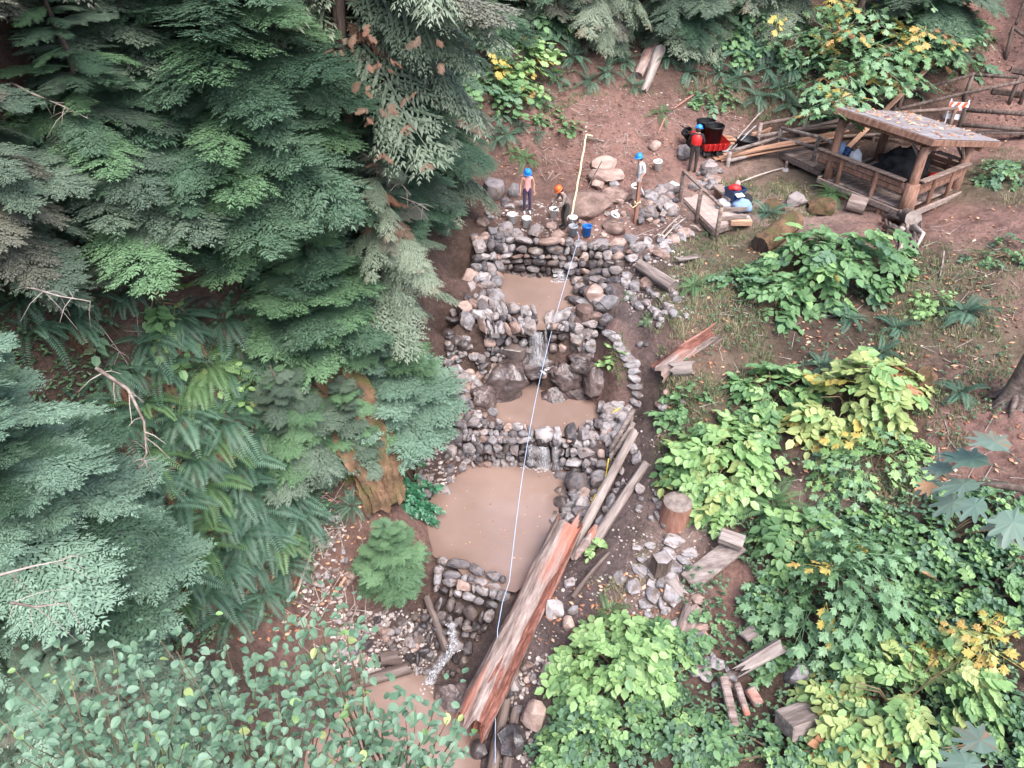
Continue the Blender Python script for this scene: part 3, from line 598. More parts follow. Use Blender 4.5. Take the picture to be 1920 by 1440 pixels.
# named boulders
BIG = [(925,352,46,52,'big smooth dark boulder beside the upper work basin','stone',11),(962,356,24,32,'pale upright rock beside the big dark boulder','stone_pale',3),
 (1132,305,52,28,'oval brown boulder set into the bare soil slope','stone_brown',12),(1135,330,80,24,'long flat slab below the oval brown boulder','stone_brown_slab',2),(1122,343,28,24,'wedge shaped rock under the long flat slab','stone_brown',1),(1153,345,22,12,'small pale stone next to the wedge shaped rock','stone_pale',5),(1152,364,60,28,'broad muddy boulder right of the little spring','stone_brown',9),
 (1100,385,100,60,'wide flat muddy bedrock shelf behind the crouching worker','stone_brown_slab',4),(1150,425,46,24,'rounded reddish boulder right of the blue bucket','stone_brown',10),(1035,422,24,14,'small brown rock left of the crouching worker','stone_brown',8),(1004,430,36,24,'grey boulder in front of the white buckets','stone',2),(970,437,30,20,'low grey rock on the left end of the tall wall','stone',4),(1050,438,32,14,'flat dark rock beside the grey bucket','stone_brown_slab',1),
 (948,425,34,26,'dark rock below the leftmost white bucket','stone',6),(905,415,28,18,'brown stone on the left edge of the basin','stone_brown',7),
 (1228,272,26,20,'half buried pink rock in the soil slope','stone_brown',13),(1282,285,28,30,'grey rock behind the man in black','stone',9),(1325,312,36,26,'angular grey rock right of the man in black','stone',15),
 (1212,530,30,26,'brownish boulder beside the uppermost pool outlet','stone_brown',9),
 (1108,548,44,34,'brown squarish boulder on the right pool rim','stone_brown',15),(1131,538,20,22,'small round grey boulder behind the squarish one','stone',10),(1095,583,38,44,'tall rounded boulder right of the dam outlet','stone_brown',11),(1125,574,34,26,'dark angular boulder by the path bend','stone_wet',3),(1113,521,56,24,'wide dark slab above the squarish boulder','stone_wet_slab',3),
 (1082,632,30,34,'smooth wet boulder in the right wall below the dam','stone_wet',12),(1104,645,28,26,'pale block on top of the bedrock','stone_pale',15),(1102,622,24,26,'grey cobble in the right wall below the dam','stone',2),
 (960,650,56,34,'dark flat stone in the left wall below the dam','stone_wet',15),(945,657,30,24,'round wet stone at the foot of the left dam wall','stone_wet',9),
 (945,705,100,90,'large smooth bedrock outcrop left of the second waterfall','bedrock',8),(910,738,60,60,'low bedrock shoulder at the left edge of the second pool','bedrock',12),(1035,740,60,50,'dark wet rounded rock jutting into the second pool','bedrock',11),(1060,695,60,70,'dark bedrock cheek right of the waterfall','bedrock',9),(1095,675,70,60,'brown bedrock block high on the right of the waterfall','bedrock',4),(1112,705,46,66,'purple smooth bedrock hump beside the grass','bedrock',10),(1085,730,80,36,'flat bedrock tongue above the second pool','bedrock_slab',2),(1010,672,90,60,'black wet bedrock behind the waterfall','bedrock',6),(978,712,40,24,'small dark rock at the tip of the second pool','bedrock',13),
 (1017,697,32,20,'reddish flat stone in the waterfall plunge basin','stone_brown',8),(960,866,18,14,'single brick red stone at the edge of the largest pool','stone_brown',12),
 (945,1110,26,22,'pale square stone on the lowest dam','stone_pale',16),(848,1052,38,26,'large pale stone on the left end of the lowest dam','stone_pale',9),(915,1088,40,24,'white rounded stone on the rim of the lowest dam','stone_pale',10),
 (845,1290,84,70,'large smooth boulder rising from the lowest pool','bedrock',11),(1040,1136,36,34,'pale rounded rock beside the big red log','stone_pale',16),(1072,1141,24,22,'small pale rock next to the path below the grey pole','stone_pale',3),(1067,1165,26,28,'pinkish rock half hidden beside the shrub','stone_brown',5),(1068,1091,22,18,'pale square stone lying on the muddy path','stone_pale',17),
 (965,1276,26,30,'pale rock right of the red end of the big log','stone_pale',4),(1000,1330,50,60,'grey brown boulder low in the stream bank','stone_brown',2),(962,1378,60,60,'large dark boulder at the bottom edge','stone_wet',9),(970,1328,20,22,'small cobble above the large dark boulder','stone',11),(900,1400,36,36,'dark stone against the end of the big log','stone_wet',5),
 (735,700,30,24,'reddish earth covered rock on the left bank','stone_brown',6),(545,0,30,24,'brown rock high on the wooded left slope','stone_brown',6),
 (1730,708,40,56,'rust coloured mossy boulder on the right bank','moss',9),(1590,830,0,0,'',None,0),(1490,1258,44,50,'pale weathered boulder among the brambles','stone_pale',3),(1410,1185,30,30,'grey rock tucked under the bramble leaves','stone_pale',5),(1450,385,44,30,'mossy rock below the walkway','moss',4),(1540,385,60,36,'orange brown mossy rock left of the fern','moss',8),(1490,372,50,26,'flat grey rock on the grass slope below the walkway','stone_slab',3)]
for px, py, w, h, lab, kd, sd in BIG:
    if kd: boulder(px, py, w, h, lab, kd, 'slab' if 'slab' in kd else 'boulder', sd=sd, rz=U(-.2, .2))
# flat stones of the paved standing place and the path edge: each a slab of its own
FLAT = [(1265,1012,40,20),(1197,1025,24,10),(1222,1020,26,12),(1256,1035,34,20),(1292,1034,28,14),(1284,1047,26,16),(1204,1045,20,14),(1262,1062,30,18),(1200,1067,28,22),(1227,1075,24,20),(1226,1092,26,12),(1226,1112,28,26),(1216,1130,32,14),(1256,1090,32,28),(1263,1108,38,34),(1215,1150,18,12),(1165,1080,24,18),(1186,1098,28,24),(1240,1130,14,20)]
for px, py, w, h in FLAT: boulder(px, py, w*1.15, h*.6, ('large' if w*h > 600 else 'small')+' flat paving stone '+('left of' if px < 1225 else 'right of' if px > 1248 else 'close to')+' the upright wood block'+(', on its near side' if py > 1085 else ', on its far side' if py < 1040 else ''), 'stone_pale_slab', 'paving_stone', f'paving stones {int(w*h > 600)} {(px > 1225)+(px > 1248)} {(py > 1085)-(py < 1040)}', sink=.5, dep=h*1.7, cat='paving stone')
EDGE = [(1133,606),(1141,618),(1150,628),(1158,638),(1164,648),(1172,657),(1178,666),(1184,676),(1188,688),(1190,702),(1193,718),(1196,735),(1194,750)]
for i, (px, py) in enumerate(EDGE): boulder(px, py, U(26, 38), U(13, 19), 'flat pale edging stone along the footpath beside the bedrock', 'stone_pale_slab', 'edging_stone', 'edging stones of the footpath', sink=.6, dep=26, cat='edging stone')
STEP = [(1193,852,18,24),(1166,878,16,20),(1168,900,12,14),(1160,907,14,10),(1156,918,20,10),(1148,933,24,26),(1137,954,18,14),(1124,972,26,26),(1108,1000,14,10),(1190,835,20,16),(1120,990,16,10)]
for px, py, w, h in STEP: boulder(px, py, w, h, 'flat stone set between the two path logs', 'stone_pale_slab', 'stepping_stone', 'stepping stones between the path logs', sink=.55, dep=h*1.3, cat='stepping stone')
TONE = {'stone': 'grey', 'stone_pale': 'pale', 'stone_brown': 'brownish', 'stone_wet': 'dark wet', 'stone_brown_slab': 'brownish flat', 'stone_pale_slab': 'pale flat'}
def scatter(pts, n, smin, smax, label, name, kinds, sink=.3, flat=1.):
    pp = [Vector((a, b, 0)) for a, b in pts]; x0, x1 = min(a for a, b in pts), max(a for a, b in pts); y0, y1 = min(b for a, b in pts), max(b for a, b in pts); k = 0
    while k < n:
        x, y = U(x0, x1), U(y0, y1)
        if not inpoly(np.array([x]), np.array([y]), pp)[0]: continue
        f = U(0, 1)**1.5; s = smin+(smax-smin)*f; kd = random.choice(kinds); lab = ('small', 'medium sized', 'large')[min(2, int(f*3))]+' '+TONE[kd]+' '+label
        boulder(x, y, s*U(.9, 1.3), s*U(.55, .9)*flat, lab, kd, name, lab.replace('small','stones, small',1) if 0 else 'stones: '+lab, rz=U(0, 6), sink=sink); k += 1
SG = ['stone', 'stone_pale', 'stone', 'stone_brown']; SB = ['stone', 'stone_brown', 'stone_wet']
for a in [
 ([(760,800),(860,800),(840,930),(790,930)], 18, 12, 24, 'stone on the muddy slope left of the largest pool', 'bank_stone', SB),
 ([(690,1150),(830,1150),(800,1260),(700,1265),(650,1220)], 48, 12, 26, 'stone in the gravel above the lowest pool', 'stream_stone', ['stone', 'stone_wet', 'stone_wet', 'stone_brown', 'stone']),
 ([(630,1150),(690,1160),(680,1260),(620,1240)], 20, 10, 20, 'cobble on the left bank above the lowest pool', 'cobble', ['stone_pale', 'stone', 'stone_brown']),
 ([(1175,440),(1260,450),(1270,400),(1300,430),(1250,480),(1180,490)], 30, 16, 36, 'step stone between the basin and the footpath', 'step_stone', ['stone_brown_slab', 'stone_pale_slab', 'stone_pale'], .4, .7),
 ([(1195,365),(1270,345),(1275,400),(1195,430)], 38, 13, 32, 'stone in the rubble heap beside the wooden platform', 'rubble_stone', SG, .25),
 ([(1165,510),(1260,540),(1290,590),(1240,600),(1175,570)], 40, 10, 24, 'stone in the grassy pile right of the footpath', 'pile_stone', ['stone_pale', 'stone_pale', 'stone'], .3),
 ([(1170,570),(1250,600),(1240,680),(1195,640)], 9, 9, 17, 'stone in the grass beside the footpath', 'loose_stone', ['stone_pale', 'stone']),
 ([(880,430),(940,420),(960,450),(925,500),(890,480)], 24, 14, 32, 'stone stacked left of the tall stone wall', 'stacked_stone', SG, .2),
 ([(1030,930),(1090,910),(1110,960),(1075,1000),(1035,985)], 26, 16, 36, 'stone on the right rim of the largest pool', 'rim_stone', ['stone_pale', 'stone_pale', 'stone'], .2),
 ([(1130,760),(1190,745),(1180,800),(1130,830)], 22, 16, 36, 'stone heaped beside the peeled pole handrail', 'rim_stone', ['stone_pale', 'stone_pale', 'stone'], .25),
 ([(1230,760),(1270,700),(1290,760),(1245,800)], 10, 10, 24, 'stone at the foot of the grassy slope by the path', 'loose_stone', ['stone_pale', 'stone_brown']),
 ([(1190,900),(1240,930),(1250,990),(1190,960)], 12, 9, 24, 'stone on the path in front of the round stump', 'loose_stone', ['stone_pale', 'stone']),
 ([(880,350),(960,370),(1000,390),(950,415),(890,400)], 16, 10, 24, 'cobble on the left side of the work basin', 'cobble', SG, .3),
 ([(1040,370),(1180,350),(1190,440),(1060,440)], 26, 9, 20, 'muddy cobble on the right side of the work basin', 'cobble', ['stone_brown', 'stone_brown', 'stone'], .4),
 ([(945,1230),(1020,1230),(1010,1300),(950,1300)], 12, 12, 28, 'stone in the mud right of the huge log', 'stream_stone', ['stone', 'stone_wet', 'stone_brown']),
 ([(600,940),(650,930),(660,1100),(590,1100)], 18, 9, 20, 'cobble in the dry channel left of the small fir', 'cobble', ['stone_pale', 'stone', 'stone_brown']),
 ([(840,560),(890,560),(870,680),(840,660)], 16, 14, 28, 'stone on the shaded bank left of the dam', 'bank_stone', ['stone', 'stone_wet']),
 ([(838,640),(925,625),(915,720),(935,790),(865,800),(838,720)], 62, 11, 24, 'cobble on the stone bank left of the second pool', 'bank_stone', ['stone_pale', 'stone', 'stone_pale', 'stone_brown'], .2),
 ([(1225,1090),(1300,1080),(1360,1180),(1400,1290),(1340,1300),(1260,1200)], 34, 12, 34, 'slab in the broken rubble running down from the paving stones', 'rubble_stone', ['stone_pale_slab', 'stone_pale', 'stone_pale_slab', 'stone_brown_slab'], .4, .8),
 ([(845,640),(880,620),(870,700),(900,800),(850,810),(830,740)], 40, 10, 20, 'cobble on the outer stone bank beside the young fir', 'bank_stone', ['stone_pale', 'stone_pale', 'stone'], .2),
 ([(880,800),(980,815),(960,862),(870,880),(840,850)], 26, 11, 22, 'cobble on the face of the curved dam left of the low falls', 'cobble', ['stone_pale', 'stone', 'stone_brown'], .15),
 ([(1300,320),(1360,310),(1340,350),(1300,345)], 14, 11, 26, 'stone on the slope under the lumber boards', 'rubble_stone', SG)]: scatter(*a)
# pebbles and gravel: nobody could count them
def pebbles(regions, name, label, mats):
    bm = bmesh.new(); bmesh.ops.create_icosphere(bm, subdivisions=1, radius=1); bv = np.array([v.co[:] for v in bm.verts]); bf = np.array([[v.index for v in f.verts] for f in bm.faces]); bm.free()
    pix = []; 
    for poly, n, s0, s1 in regions:
        pp = [Vector((a, b, 0)) for a, b in poly]; xs = [a for a, b in poly]; ys = [b for a, b in poly]
        x = np.random.uniform(min(xs), max(xs), n*3); y = np.random.uniform(min(ys), max(ys), n*3); m = inpoly(x, y, pp)
        for a, b in list(zip(x[m], y[m]))[:n]: pix.append((a, b, s0+(s1-s0)*random.random()**2))
    pos = GM([(a, b) for a, b, _ in pix]); V = []; F = []; T = []
    for i, (p, (a, b, s)) in enumerate(zip(pos, pix)):
        r = np.random.uniform(.6, 1.25, 3)*s*np.array([1, 1, .6]); an = U(0, 6); ca, sa = math.cos(an), math.sin(an)
        v = bv*np.random.uniform(.8, 1.1, (len(bv), 1))*r; v = np.stack([v[:, 0]*ca-v[:, 1]*sa, v[:, 0]*sa+v[:, 1]*ca, v[:, 2]], 1)+p
        V.append(v); F.append(bf+i*len(bv)); T.append(np.full(len(bf), U(0, 1)))
    me = mesh_of(name, np.concatenate(V), np.concatenate(F).tolist(), mats, tint=np.concatenate(T), smooth=False)
    return tag(obj(name, me), label, 'gravel', kind='stuff')
M['pebble'] = leaf_mat('pebble', [(.09,.075,.07),(.2,.165,.15),(.33,.28,.26),(.46,.41,.38)], trans=0, rough=.8, rnd=0)
pebbles([([(620,1150),(840,1140),(810,1270),(620,1260)], 900, .03, .1), ([(760,800),(870,790),(850,930),(780,930)], 300, .03, .09), ([(930,380),(1190,360),(1190,450),(930,440)], 500, .025, .08), ([(1180,440),(1290,400),(1280,500),(1180,500)], 250, .025, .09), ([(1180,780),(1250,780),(1230,1000),(1040,1220),(980,1200)], 350, .02, .06), ([(1180,1010),(1340,1000),(1330,1200),(1160,1200)], 350, .02, .07), ([(950,1220),(1030,1220),(1000,1440),(930,1440)], 250, .03, .1), ([(590,950),(650,940),(650,1150),(560,1150)], 250, .03, .09), ([(1165,500),(1290,520),(1300,600),(1180,600)], 250, .03, .09), ([(1100,150),(1400,200),(1350,320),(1000,300)], 250, .02, .06)], 'gravel', 'scattered gravel and pebbles over mud and stream banks', M['pebble'])
M['clod'] = leaf_mat('soil_clods', [(.1,.06,.05),(.17,.105,.088),(.24,.16,.135)], trans=0, rough=.95, rnd=0, spec=.1)
pebbles([([(960,190),(1300,170),(1420,230),(1330,320),(1180,340),(930,330)], 900, .02, .09), ([(1640,430),(1920,400),(1920,620),(1700,480)], 300, .02, .07), ([(1850,30),(1920,20),(1920,260),(1800,250)], 250, .03, .09), ([(1180,470),(1240,470),(1180,600),(1240,800),(1200,960),(1060,1200),(1000,1300),(1130,1000),(1200,820),(1150,600)], 400, .015, .05)], 'soil_clods', 'crumbly clods of brown soil on the bare slopes and the path', M['clod'])
# ------------------------------------------------------------------ logs, stumps, sawn wood
def GH(px, py, h):
    d = ray(px, py); X = d[0]*_TS; Y = d[1]*_TS; Z = CAMZ+d[2]*_TS; i = int((Z < hgt(X, Y)+h).argmax()); lo, hi = _TS[i-1], _TS[i]
    for _ in range(12):
        m = (lo+hi)/2
        if CAMZ+d[2]*m < H(d[0]*m, d[1]*m)+h: hi = m
        else: lo = m
    return Vector((d[0]*hi, d[1]*hi, CAMZ+d[2]*hi))
def axis_rot(d, roll=0):
    x = Vector(d).normalized(); z = Vector((0, 0, 1)); y = z.cross(x)
    if y.length < 1e-3: y = Vector((0, 1, 0))
    y.normalize(); z = x.cross(y); return Matrix((x, y, z)).transposed().to_4x4()@Matrix.Rotation(roll, 4, 'X')
def log(name, label, p0, p1, r0, r1, mats, seed=0, n=18, rough=.1, jag=(.1, .1), rot=None, cat='log', bend=0, flat=1., fine=0, ring=.16):
    """a log along its own X axis; rot=(angle0, width, threshold, depth) opens rotted grooves in the second material"""
    d = Vector(p1)-Vector(p0); L = d.length; m = max(6, int(L/ring)); vs = []; fs = []; mi = []
    o = Vector((seed*3.7, 0, 0)); dep = np.zeros((m+1, n))
    for i in range(m+1):
        t = i/m; r = r0+(r1-r0)*t
        for k in range(n):
            a = 2*PI*k/n; ca, sa = math.cos(a), math.sin(a)
            f = 1+rough*(noise.noise(Vector((t*L*.7, ca*1.5, sa*1.5))+o)*1.4+noise.noise(Vector((t*L*.9, ca*5, sa*5))+o)*.9)
            if rot:
                g = noise.noise(Vector((t*L*.45, ca*1.3+5, sa*1.3))+o)*.9+noise.noise(Vector((t*L*1.3, ca*4, sa*4))+o)*.45+(.75*math.cos(a-rot[0])+.25*(t-.5))
                dep[i, k] = max(0, min(1, (g-rot[1])*2.5+.5))
                if g > rot[1]: f -= rot[2]*min(1, (g-rot[1])*3)*(1+.5*noise.noise(Vector((t*L*4, ca*7, sa*7))))
            if fine: f += fine*(noise.noise(Vector((t*L*5, ca*9, sa*9))+o)+.8*noise.noise(Vector((t*L*2, ca*16, sa*16))+o))
            x = t*L
            if i == 0: x += jag[0]*(noise.noise(Vector((ca*2.5, sa*2.5, 1))+o)*1.5)
            if i == m: x += jag[1]*(noise.noise(Vector((ca*2.5, sa*2.5, 9))+o)*1.5)
            vs.append(Vector((x, ca*r*f, sa*r*f*flat+bend*math.sin(PI*t))))
    for i in range(m):
        for k in range(n):
            fs.append((i*n+k, i*n+(k+1) % n, (i+1)*n+(k+1) % n, (i+1)*n+k)); mi.append(1 if dep[i, k]+dep[i+1, k]+dep[i, (k+1) % n] >= 2 else 0)
    cm = len(mats)-1
    for e, xx, rev in ((0, jag[0]*.9, True), (m, L-jag[1]*.9, False)):
        c = len(vs); vs.append(Vector((xx, 0, 0)))
        for k in range(n):
            a, b = e*n+k, e*n+(k+1) % n; fs.append((c, b, a) if rev else (c, a, b)); mi.append(cm)
    me = mesh_of(name, vs, fs, [M[x] for x in mats], [m_ if m_ == cm else 0 for m_ in mi] if rot else mi, sharp=60)
    if rot: a_ = me.attributes.new('rot', 'FLOAT', 'POINT'); a_.data.foreach_set('value', np.concatenate([dep.ravel(), np.ones(2)]).astype(np.float32))
    ob = obj(name, me); ob.matrix_basis = Matrix.Translation(p0)@axis_rot(d)
    return tag(ob, label, cat)
M['rot_red'] = rough_mat('red_rotten_wood', [(.07,.026,.018),(.16,.058,.04),(.25,.105,.072),(.34,.19,.145)], scale=3, stretch=(.35,3,3), bump=1., bscale=8, rnd=.05)
M['log_pink'] = rough_mat('weathered_pink_log', [(.08,.055,.048),(.18,.132,.117),(.29,.23,.208),(.4,.34,.31)], scale=3.4, stretch=(.4,2.6,2.6), bump=.8, bscale=7, rnd=.1, stain=(.33,.12,.08), stain_scale=.9)
M['log_dark'] = rough_mat('dark_wet_log', [(.05,.035,.03),(.11,.08,.07),(.19,.15,.13)], scale=3, stretch=(.25,2.2,2.2), bump=.7, bscale=7, rnd=.2, rough=.5)
def rot_mat():
    m = M['log_pink'].copy(); m.name = 'rotten_log_surface'; ns, ls = m.node_tree.nodes, m.node_tree.links; b = ns['Principled BSDF']
    src = b.inputs['Base Color'].links[0].from_socket; at = N(ns, 'ShaderNodeAttribute', attribute_name='rot'); tc = N(ns, 'ShaderNodeTexCoord'); mp = N(ns, 'ShaderNodeMapping'); mp.inputs['Scale'].default_value = (1.1,3.6,3.6); ls.new(tc.outputs['Object'], mp.inputs[0])
    nz = N(ns, 'ShaderNodeTexNoise', Scale=3., Detail=8., Roughness=.7); ls.new(mp.outputs[0], nz.inputs['Vector']); ad = N(ns, 'ShaderNodeMath', operation='ADD'); ls.new(at.outputs['Fac'], ad.inputs[0]); ls.new(nz.outputs[0], ad.inputs[1])
    r = ramp(ns, [(0,0,0),(1,1,1)], [.86,1.06]); ls.new(ad.outputs[0], r.inputs[0]); rr = ramp(ns, [(.045,.018,.014),(.13,.05,.037),(.215,.09,.067),(.31,.19,.155)], [.3,.45,.6,.75]); ls.new(nz.outputs[0], rr.inputs[0])
    ls.new(mixc(ns, ls, src, rr.outputs[0], r.outputs[0]), b.inputs['Base Color']); return m
M['log_rot'] = rot_mat()
big = log('fallen_log', 'huge weathered log with red rotten heartwood lying beside the largest pool', P(1066,985,z=-4.0), P(884,1358,z=-5.8), .40, .46, ['log_rot', 'rot_red', 'rot_red'], 3, 64, .09, (.35, .4), (R(10), .66, .15), fine=.035, ring=.09)
for i, (a, b, za, zb, w) in enumerate([((1118,985),(1092,1035),-4.0,-4.2,.16),((1108,1000),(1078,1050),-4.0,-4.3,.14),((1085,975),(1066,1010),-3.9,-3.9,.1)]):
    mb = MB(); p, q = P(*a, z=za), P(*b, z=zb); mb.tube([p, p.lerp(q, .3), p.lerp(q, .7), q], [w*.3, w*.7, w*.6, w*.15], 6, wob=.3); mb.v = [v-p for v in mb.v]
    o = mb.build('splinter', M['log_pink']); o.location = p; tag(o, ['pale split slab standing off the upper end of the huge log', 'jagged splinter at the upper end of the huge log', 'short broken sliver on the top end of the huge log'][i], 'wood splinter')
log('path_log', 'long grey log with bark edging the left side of the path', GH(1190,808,.1), GH(1066,1046,.08), .12, .16, ['log_grey', 'log_grey', 'cut'], 5, 14, .15)
log('path_log', 'smooth straight log edging the right side of the path', GH(1212,868,.1), GH(1110,1022,.1), .12, .16, ['log_grey', 'log_grey', 'cut'], 6, 14, .07, (.05,.02))
log('grey_pole', 'thin grey bent pole lying on the muddy path', GH(1143,1035,.06), GH(1073,1120,.06), .05, .085, ['log_dark', 'log_grey', 'cut'], 7, 8, .1, (.02,.02), bend=.1, cat='pole')
log('short_log', 'short barked log beside the stone steps right of the pools', GH(1200,498,.15), GH(1263,540,.12), .2, .22, ['log_grey', 'log_grey', 'cut'], 8, 14, .12)
log('rotten_log', 'split pinkish rotten log on the grassy slope by the path', GH(1236,700,.16), GH(1334,628,.12), .36, .24, ['log_rot', 'rot_red', 'cut'], 9, 22, .2, (.25,.5), (R(100), .5, .3))
log('cut_log', 'short weathered log chunk against the split rotten log', GH(1262,692,.14), GH(1300,690,.12), .22, .2, ['log_grey', 'log_grey', 'cut'], 10, 14, .15)
log('bleached_log', 'bleached white log on the bare slope above the diggers', GH(1236,94,.25), GH(1207,172,.05), .26, .12, ['log_grey', 'log_grey', 'cut'], 11, 14, .2, (.2,.3))
log('brown_log', 'reddish brown log next to the bleached white log', GH(1224,84,.2), GH(1196,142,.12), .22, .2, ['log_pink', 'log_pink', 'cut'], 12, 14, .15)
log('dark_log', 'thick dark log under the yellowing bush at the top', GH(878,82,.4), GH(978,118,.35), .55, .45, ['bark', 'bark', 'cut'], 13, 20, .1)
log('cut_log', 'rust coloured cut log with a dark end in front of the tall bush', GH(1490,412,.3), GH(1424,462,.25), .36, .36, ['moss', 'moss', 'bark'], 14, 18, .08, (.03,.02))
log('cut_log', 'round log end lying under the front of the shelter', P(1592,378,z=.45), P(1624,388,z=.4), .3, .3, ['wood', 'wood', 'bark'], 15, 16, .05, (.02,.02))
log('cut_log', 'dark round log end in the root tangle below the shelter', GH(1690,402,.25), GH(1713,410,.3), .27, .27, ['bark', 'bark', 'cut'], 16, 16, .06, (.02,.02))
log('driftwood_log', 'bleached driftwood log leaning in the brambles', GH(1388,1255,.3), GH(1465,1212,.5), .14, .2, ['log_grey', 'log_grey', 'cut'], 17, 14, .25, (.3,.2))
log('sunken_log', 'dark wet log half sunk in mud at the bottom edge', GH(950,1310,.1), GH(922,1450,.12), .13, .16, ['log_dark', 'log_dark', 'cut'], 18, 12, .1)
log('sunken_log', 'second dark log in the mud touching the big dark boulder', GH(968,1330,.1), GH(948,1450,.1), .12, .13, ['log_dark', 'log_dark', 'cut'], 19, 12, .1)
log('sunken_log', 'brown log across the gravel at the edge of the lowest pool', GH(660,1285,.1), GH(770,1250,.12), .13, .17, ['log_dark', 'log_dark', 'cut'], 20, 12, .15)
log('sunken_log', 'dark barked log on the shore behind the foreground leaves', GH(715,1235,.12), GH(752,1228,.12), .2, .2, ['log_dark', 'log_dark', 'cut'], 21, 12, .15)
log('flume_log', 'dark leaning timber beside the small cascade', GH(800,1120,.3), GH(836,1215,.25), .1, .13, ['log_dark', 'log_dark', 'cut'], 22, 10, .1)
log('mossy_log', 'massive moss covered fallen trunk on the wooded left bank', GH(592,630,.1), GH(728,950,.05), .95, .62, ['moss', 'moss', 'bark'], 23, 72, .5, (.5, .2), flat=.8, fine=.1, ring=.06)
log('stick', 'orange stick lying in the dry channel on the left', GH(652,1075,.05), GH(626,1118,.05), .03, .05, ['wood_new', 'wood_new', 'cut'], 24, 6, .1, cat='stick')
log('stick', 'leaning stick at the edge of the fern bed', GH(585,1035,.5), GH(553,1118,.05), .03, .05, ['twig', 'twig', 'cut'], 25, 6, .1, cat='stick')
log('stick', 'short pale stick near the foreground leaves on the left', GH(578,1148,.1), GH(555,1175,.05), .03, .04, ['twig', 'twig', 'cut'], 26, 6, .1, cat='stick')
log('stick', 'grey forked stick at the top of the yellow rope', GH(1099,257,.25), GH(1132,265,.1), .05, .03, ['twig', 'twig', 'cut'], 27, 6, .2, cat='stick')
log('stick', 'thin dark rod leaning on the oval boulder', GH(1128,303,.6), GH(1094,366,.1), .02, .025, ['bark', 'bark', 'bark'], 28, 6, .1, cat='rod')
log('stick', 'reddish stick standing on the slope below the drooping fern', GH(1246,222,.3), GH(1234,250,.05), .03, .03, ['post_red', 'post_red', 'cut'], 29, 6, .1, cat='stick')
log('stick', 'long brown stick on the slope right of the drooping fern', GH(1300,178,.15), GH(1262,204,.1), .03, .03, ['post_red', 'post_red', 'cut'], 30, 6, .1, cat='stick')
for i, (a, b, l) in enumerate([((1770,470),(1762,520),'curved white stick in the grass below the shelter'),((1275,405),(1235,445),'thin grey branch leaning on the wooden platform'),((1283,410),(1240,450),'second thin branch leaning on the wooden platform'),((1293,422),(1312,432),'pale bent stick in the grass below the platform rail'),((1195,388),(1236,368),'pale wooden stick across the rubble by the reddish post'),((1380,345),(1470,315),'long weathered branch on the slope under the walkway')]):
    log('stick', l, GH(*a, .2), GH(*b, .06), .03, .035, ['twig', 'twig', 'cut'], 31+i, 6, .1, bend=.05, cat='stick')
for i, (a, b, w, l) in enumerate([((1252,372),(1236,392),.16,'grey board lying flat in the rubble'),((1262,380),(1240,405),.2,'wide weathered board at the foot of the platform'),((1230,385),(1208,398),.12,'narrow board beside the reddish post'),((1270,487),(1310,480),.2,'bleached slab of wood on the grass right of the steps')]):
    p, q = GH(*a, .2), GH(*b, .12); mb = MB(); mb.beam(p, q, w, .06); mb.v = [v-p for v in mb.v]; o = mb.build('loose_board', M['log_grey']); o.location = p; tag(o, l, 'board')
def local_thing(name, label, cat, at, group=None): return thing(name, label, cat, at, 0, group)
# round stump with pale top
s = G(1266,968); t = thing('tree_stump', 'round sawn stump with a grey top beside the bright bush', 'stump', s)
MB().lathe([(.47,-.2),(.44,.05),(.40,.3),(.385,.56)], n=26).build('bark_side', M['post_red'], t, smooth=True)
mb = MB(); mb.lathe([(.385,.555),(.37,.575),(.2,.58),(.01,.582)], n=26); mb.build('top_face', M['cut'], t, smooth=True)
# upright block
s = G(1237,1074); t = thing('wood_block', 'upright split wood block standing on the flat stones', 'wood block', s, R(25))
mb = MB(); 
for z in (-.05, .62): mb.v += [Vector((.2,.18,z)), Vector((-.19,.2,z)), Vector((-.22,-.1,z)), Vector((-.02,-.24,z+.02)), Vector((.2,-.16,z))]
mb.f = [(i, (i+1) % 5, (i+1) % 5+5, i+5) for i in range(5)]+[(4,3,2,1,0)]; mb.m = [0]*6; mb.build('block_body', M['bark'], t)
mb = MB(); mb.add([(.19,.17,.62),(-.18,.19,.62),(-.21,-.1,.62),(-.02,-.23,.635),(.19,-.15,.62),(.0,0,.65)], [(i, (i+1) % 5, 5) for i in range(5)]); mb.build('split_top', M['stone_pale'], t)
# plank bench and sawn blocks
p, q = GH(1385,1018,.28), GH(1290,1092,.16); t = thing('plank_bench', 'thick weathered plank bench sloping beside the paving stones', 'bench', q)
mb = MB(); mb.beam(p-q, Vector((0,0,0)), .56, .12, bev=.02); mb.build('seat', M['log_grey'], t)
for f in (.12, .82):
    c = (p-q)*f; mb = MB(); mb.beam(c+Vector((0,0,-.06)), c+Vector((0,0,-.55)), .2, .4, up=Vector((0,1,0))); mb.build('support_block', M['bark'], t)
def sawn(px, py, size, rz, label, tilt=(0, 0), h=.1, mat='log_grey', name='sawn_block'):
    c = GH(px, py, h); mb = MB(); mb.box((0,0,0), size, None, 0, .02); o = mb.build(name, M[mat]); o.location = c; o.rotation_euler = (tilt[0], tilt[1], rz); return tag(o, label, 'wood block')
c = sawn(1372,1011,(.62,.4,.2),-.45,'short sawn block resting on top of the plank bench', (.05,.0), .48)
sawn(1497,1352,(.8,.62,.42),.35,'big sawn chunk with a split in it among the bottom bushes', (-.35,.1), .25)
sawn(1404,1190,(.34,.3,.1),.5,'small square board end under the brambles', (-.3,.0), .3)
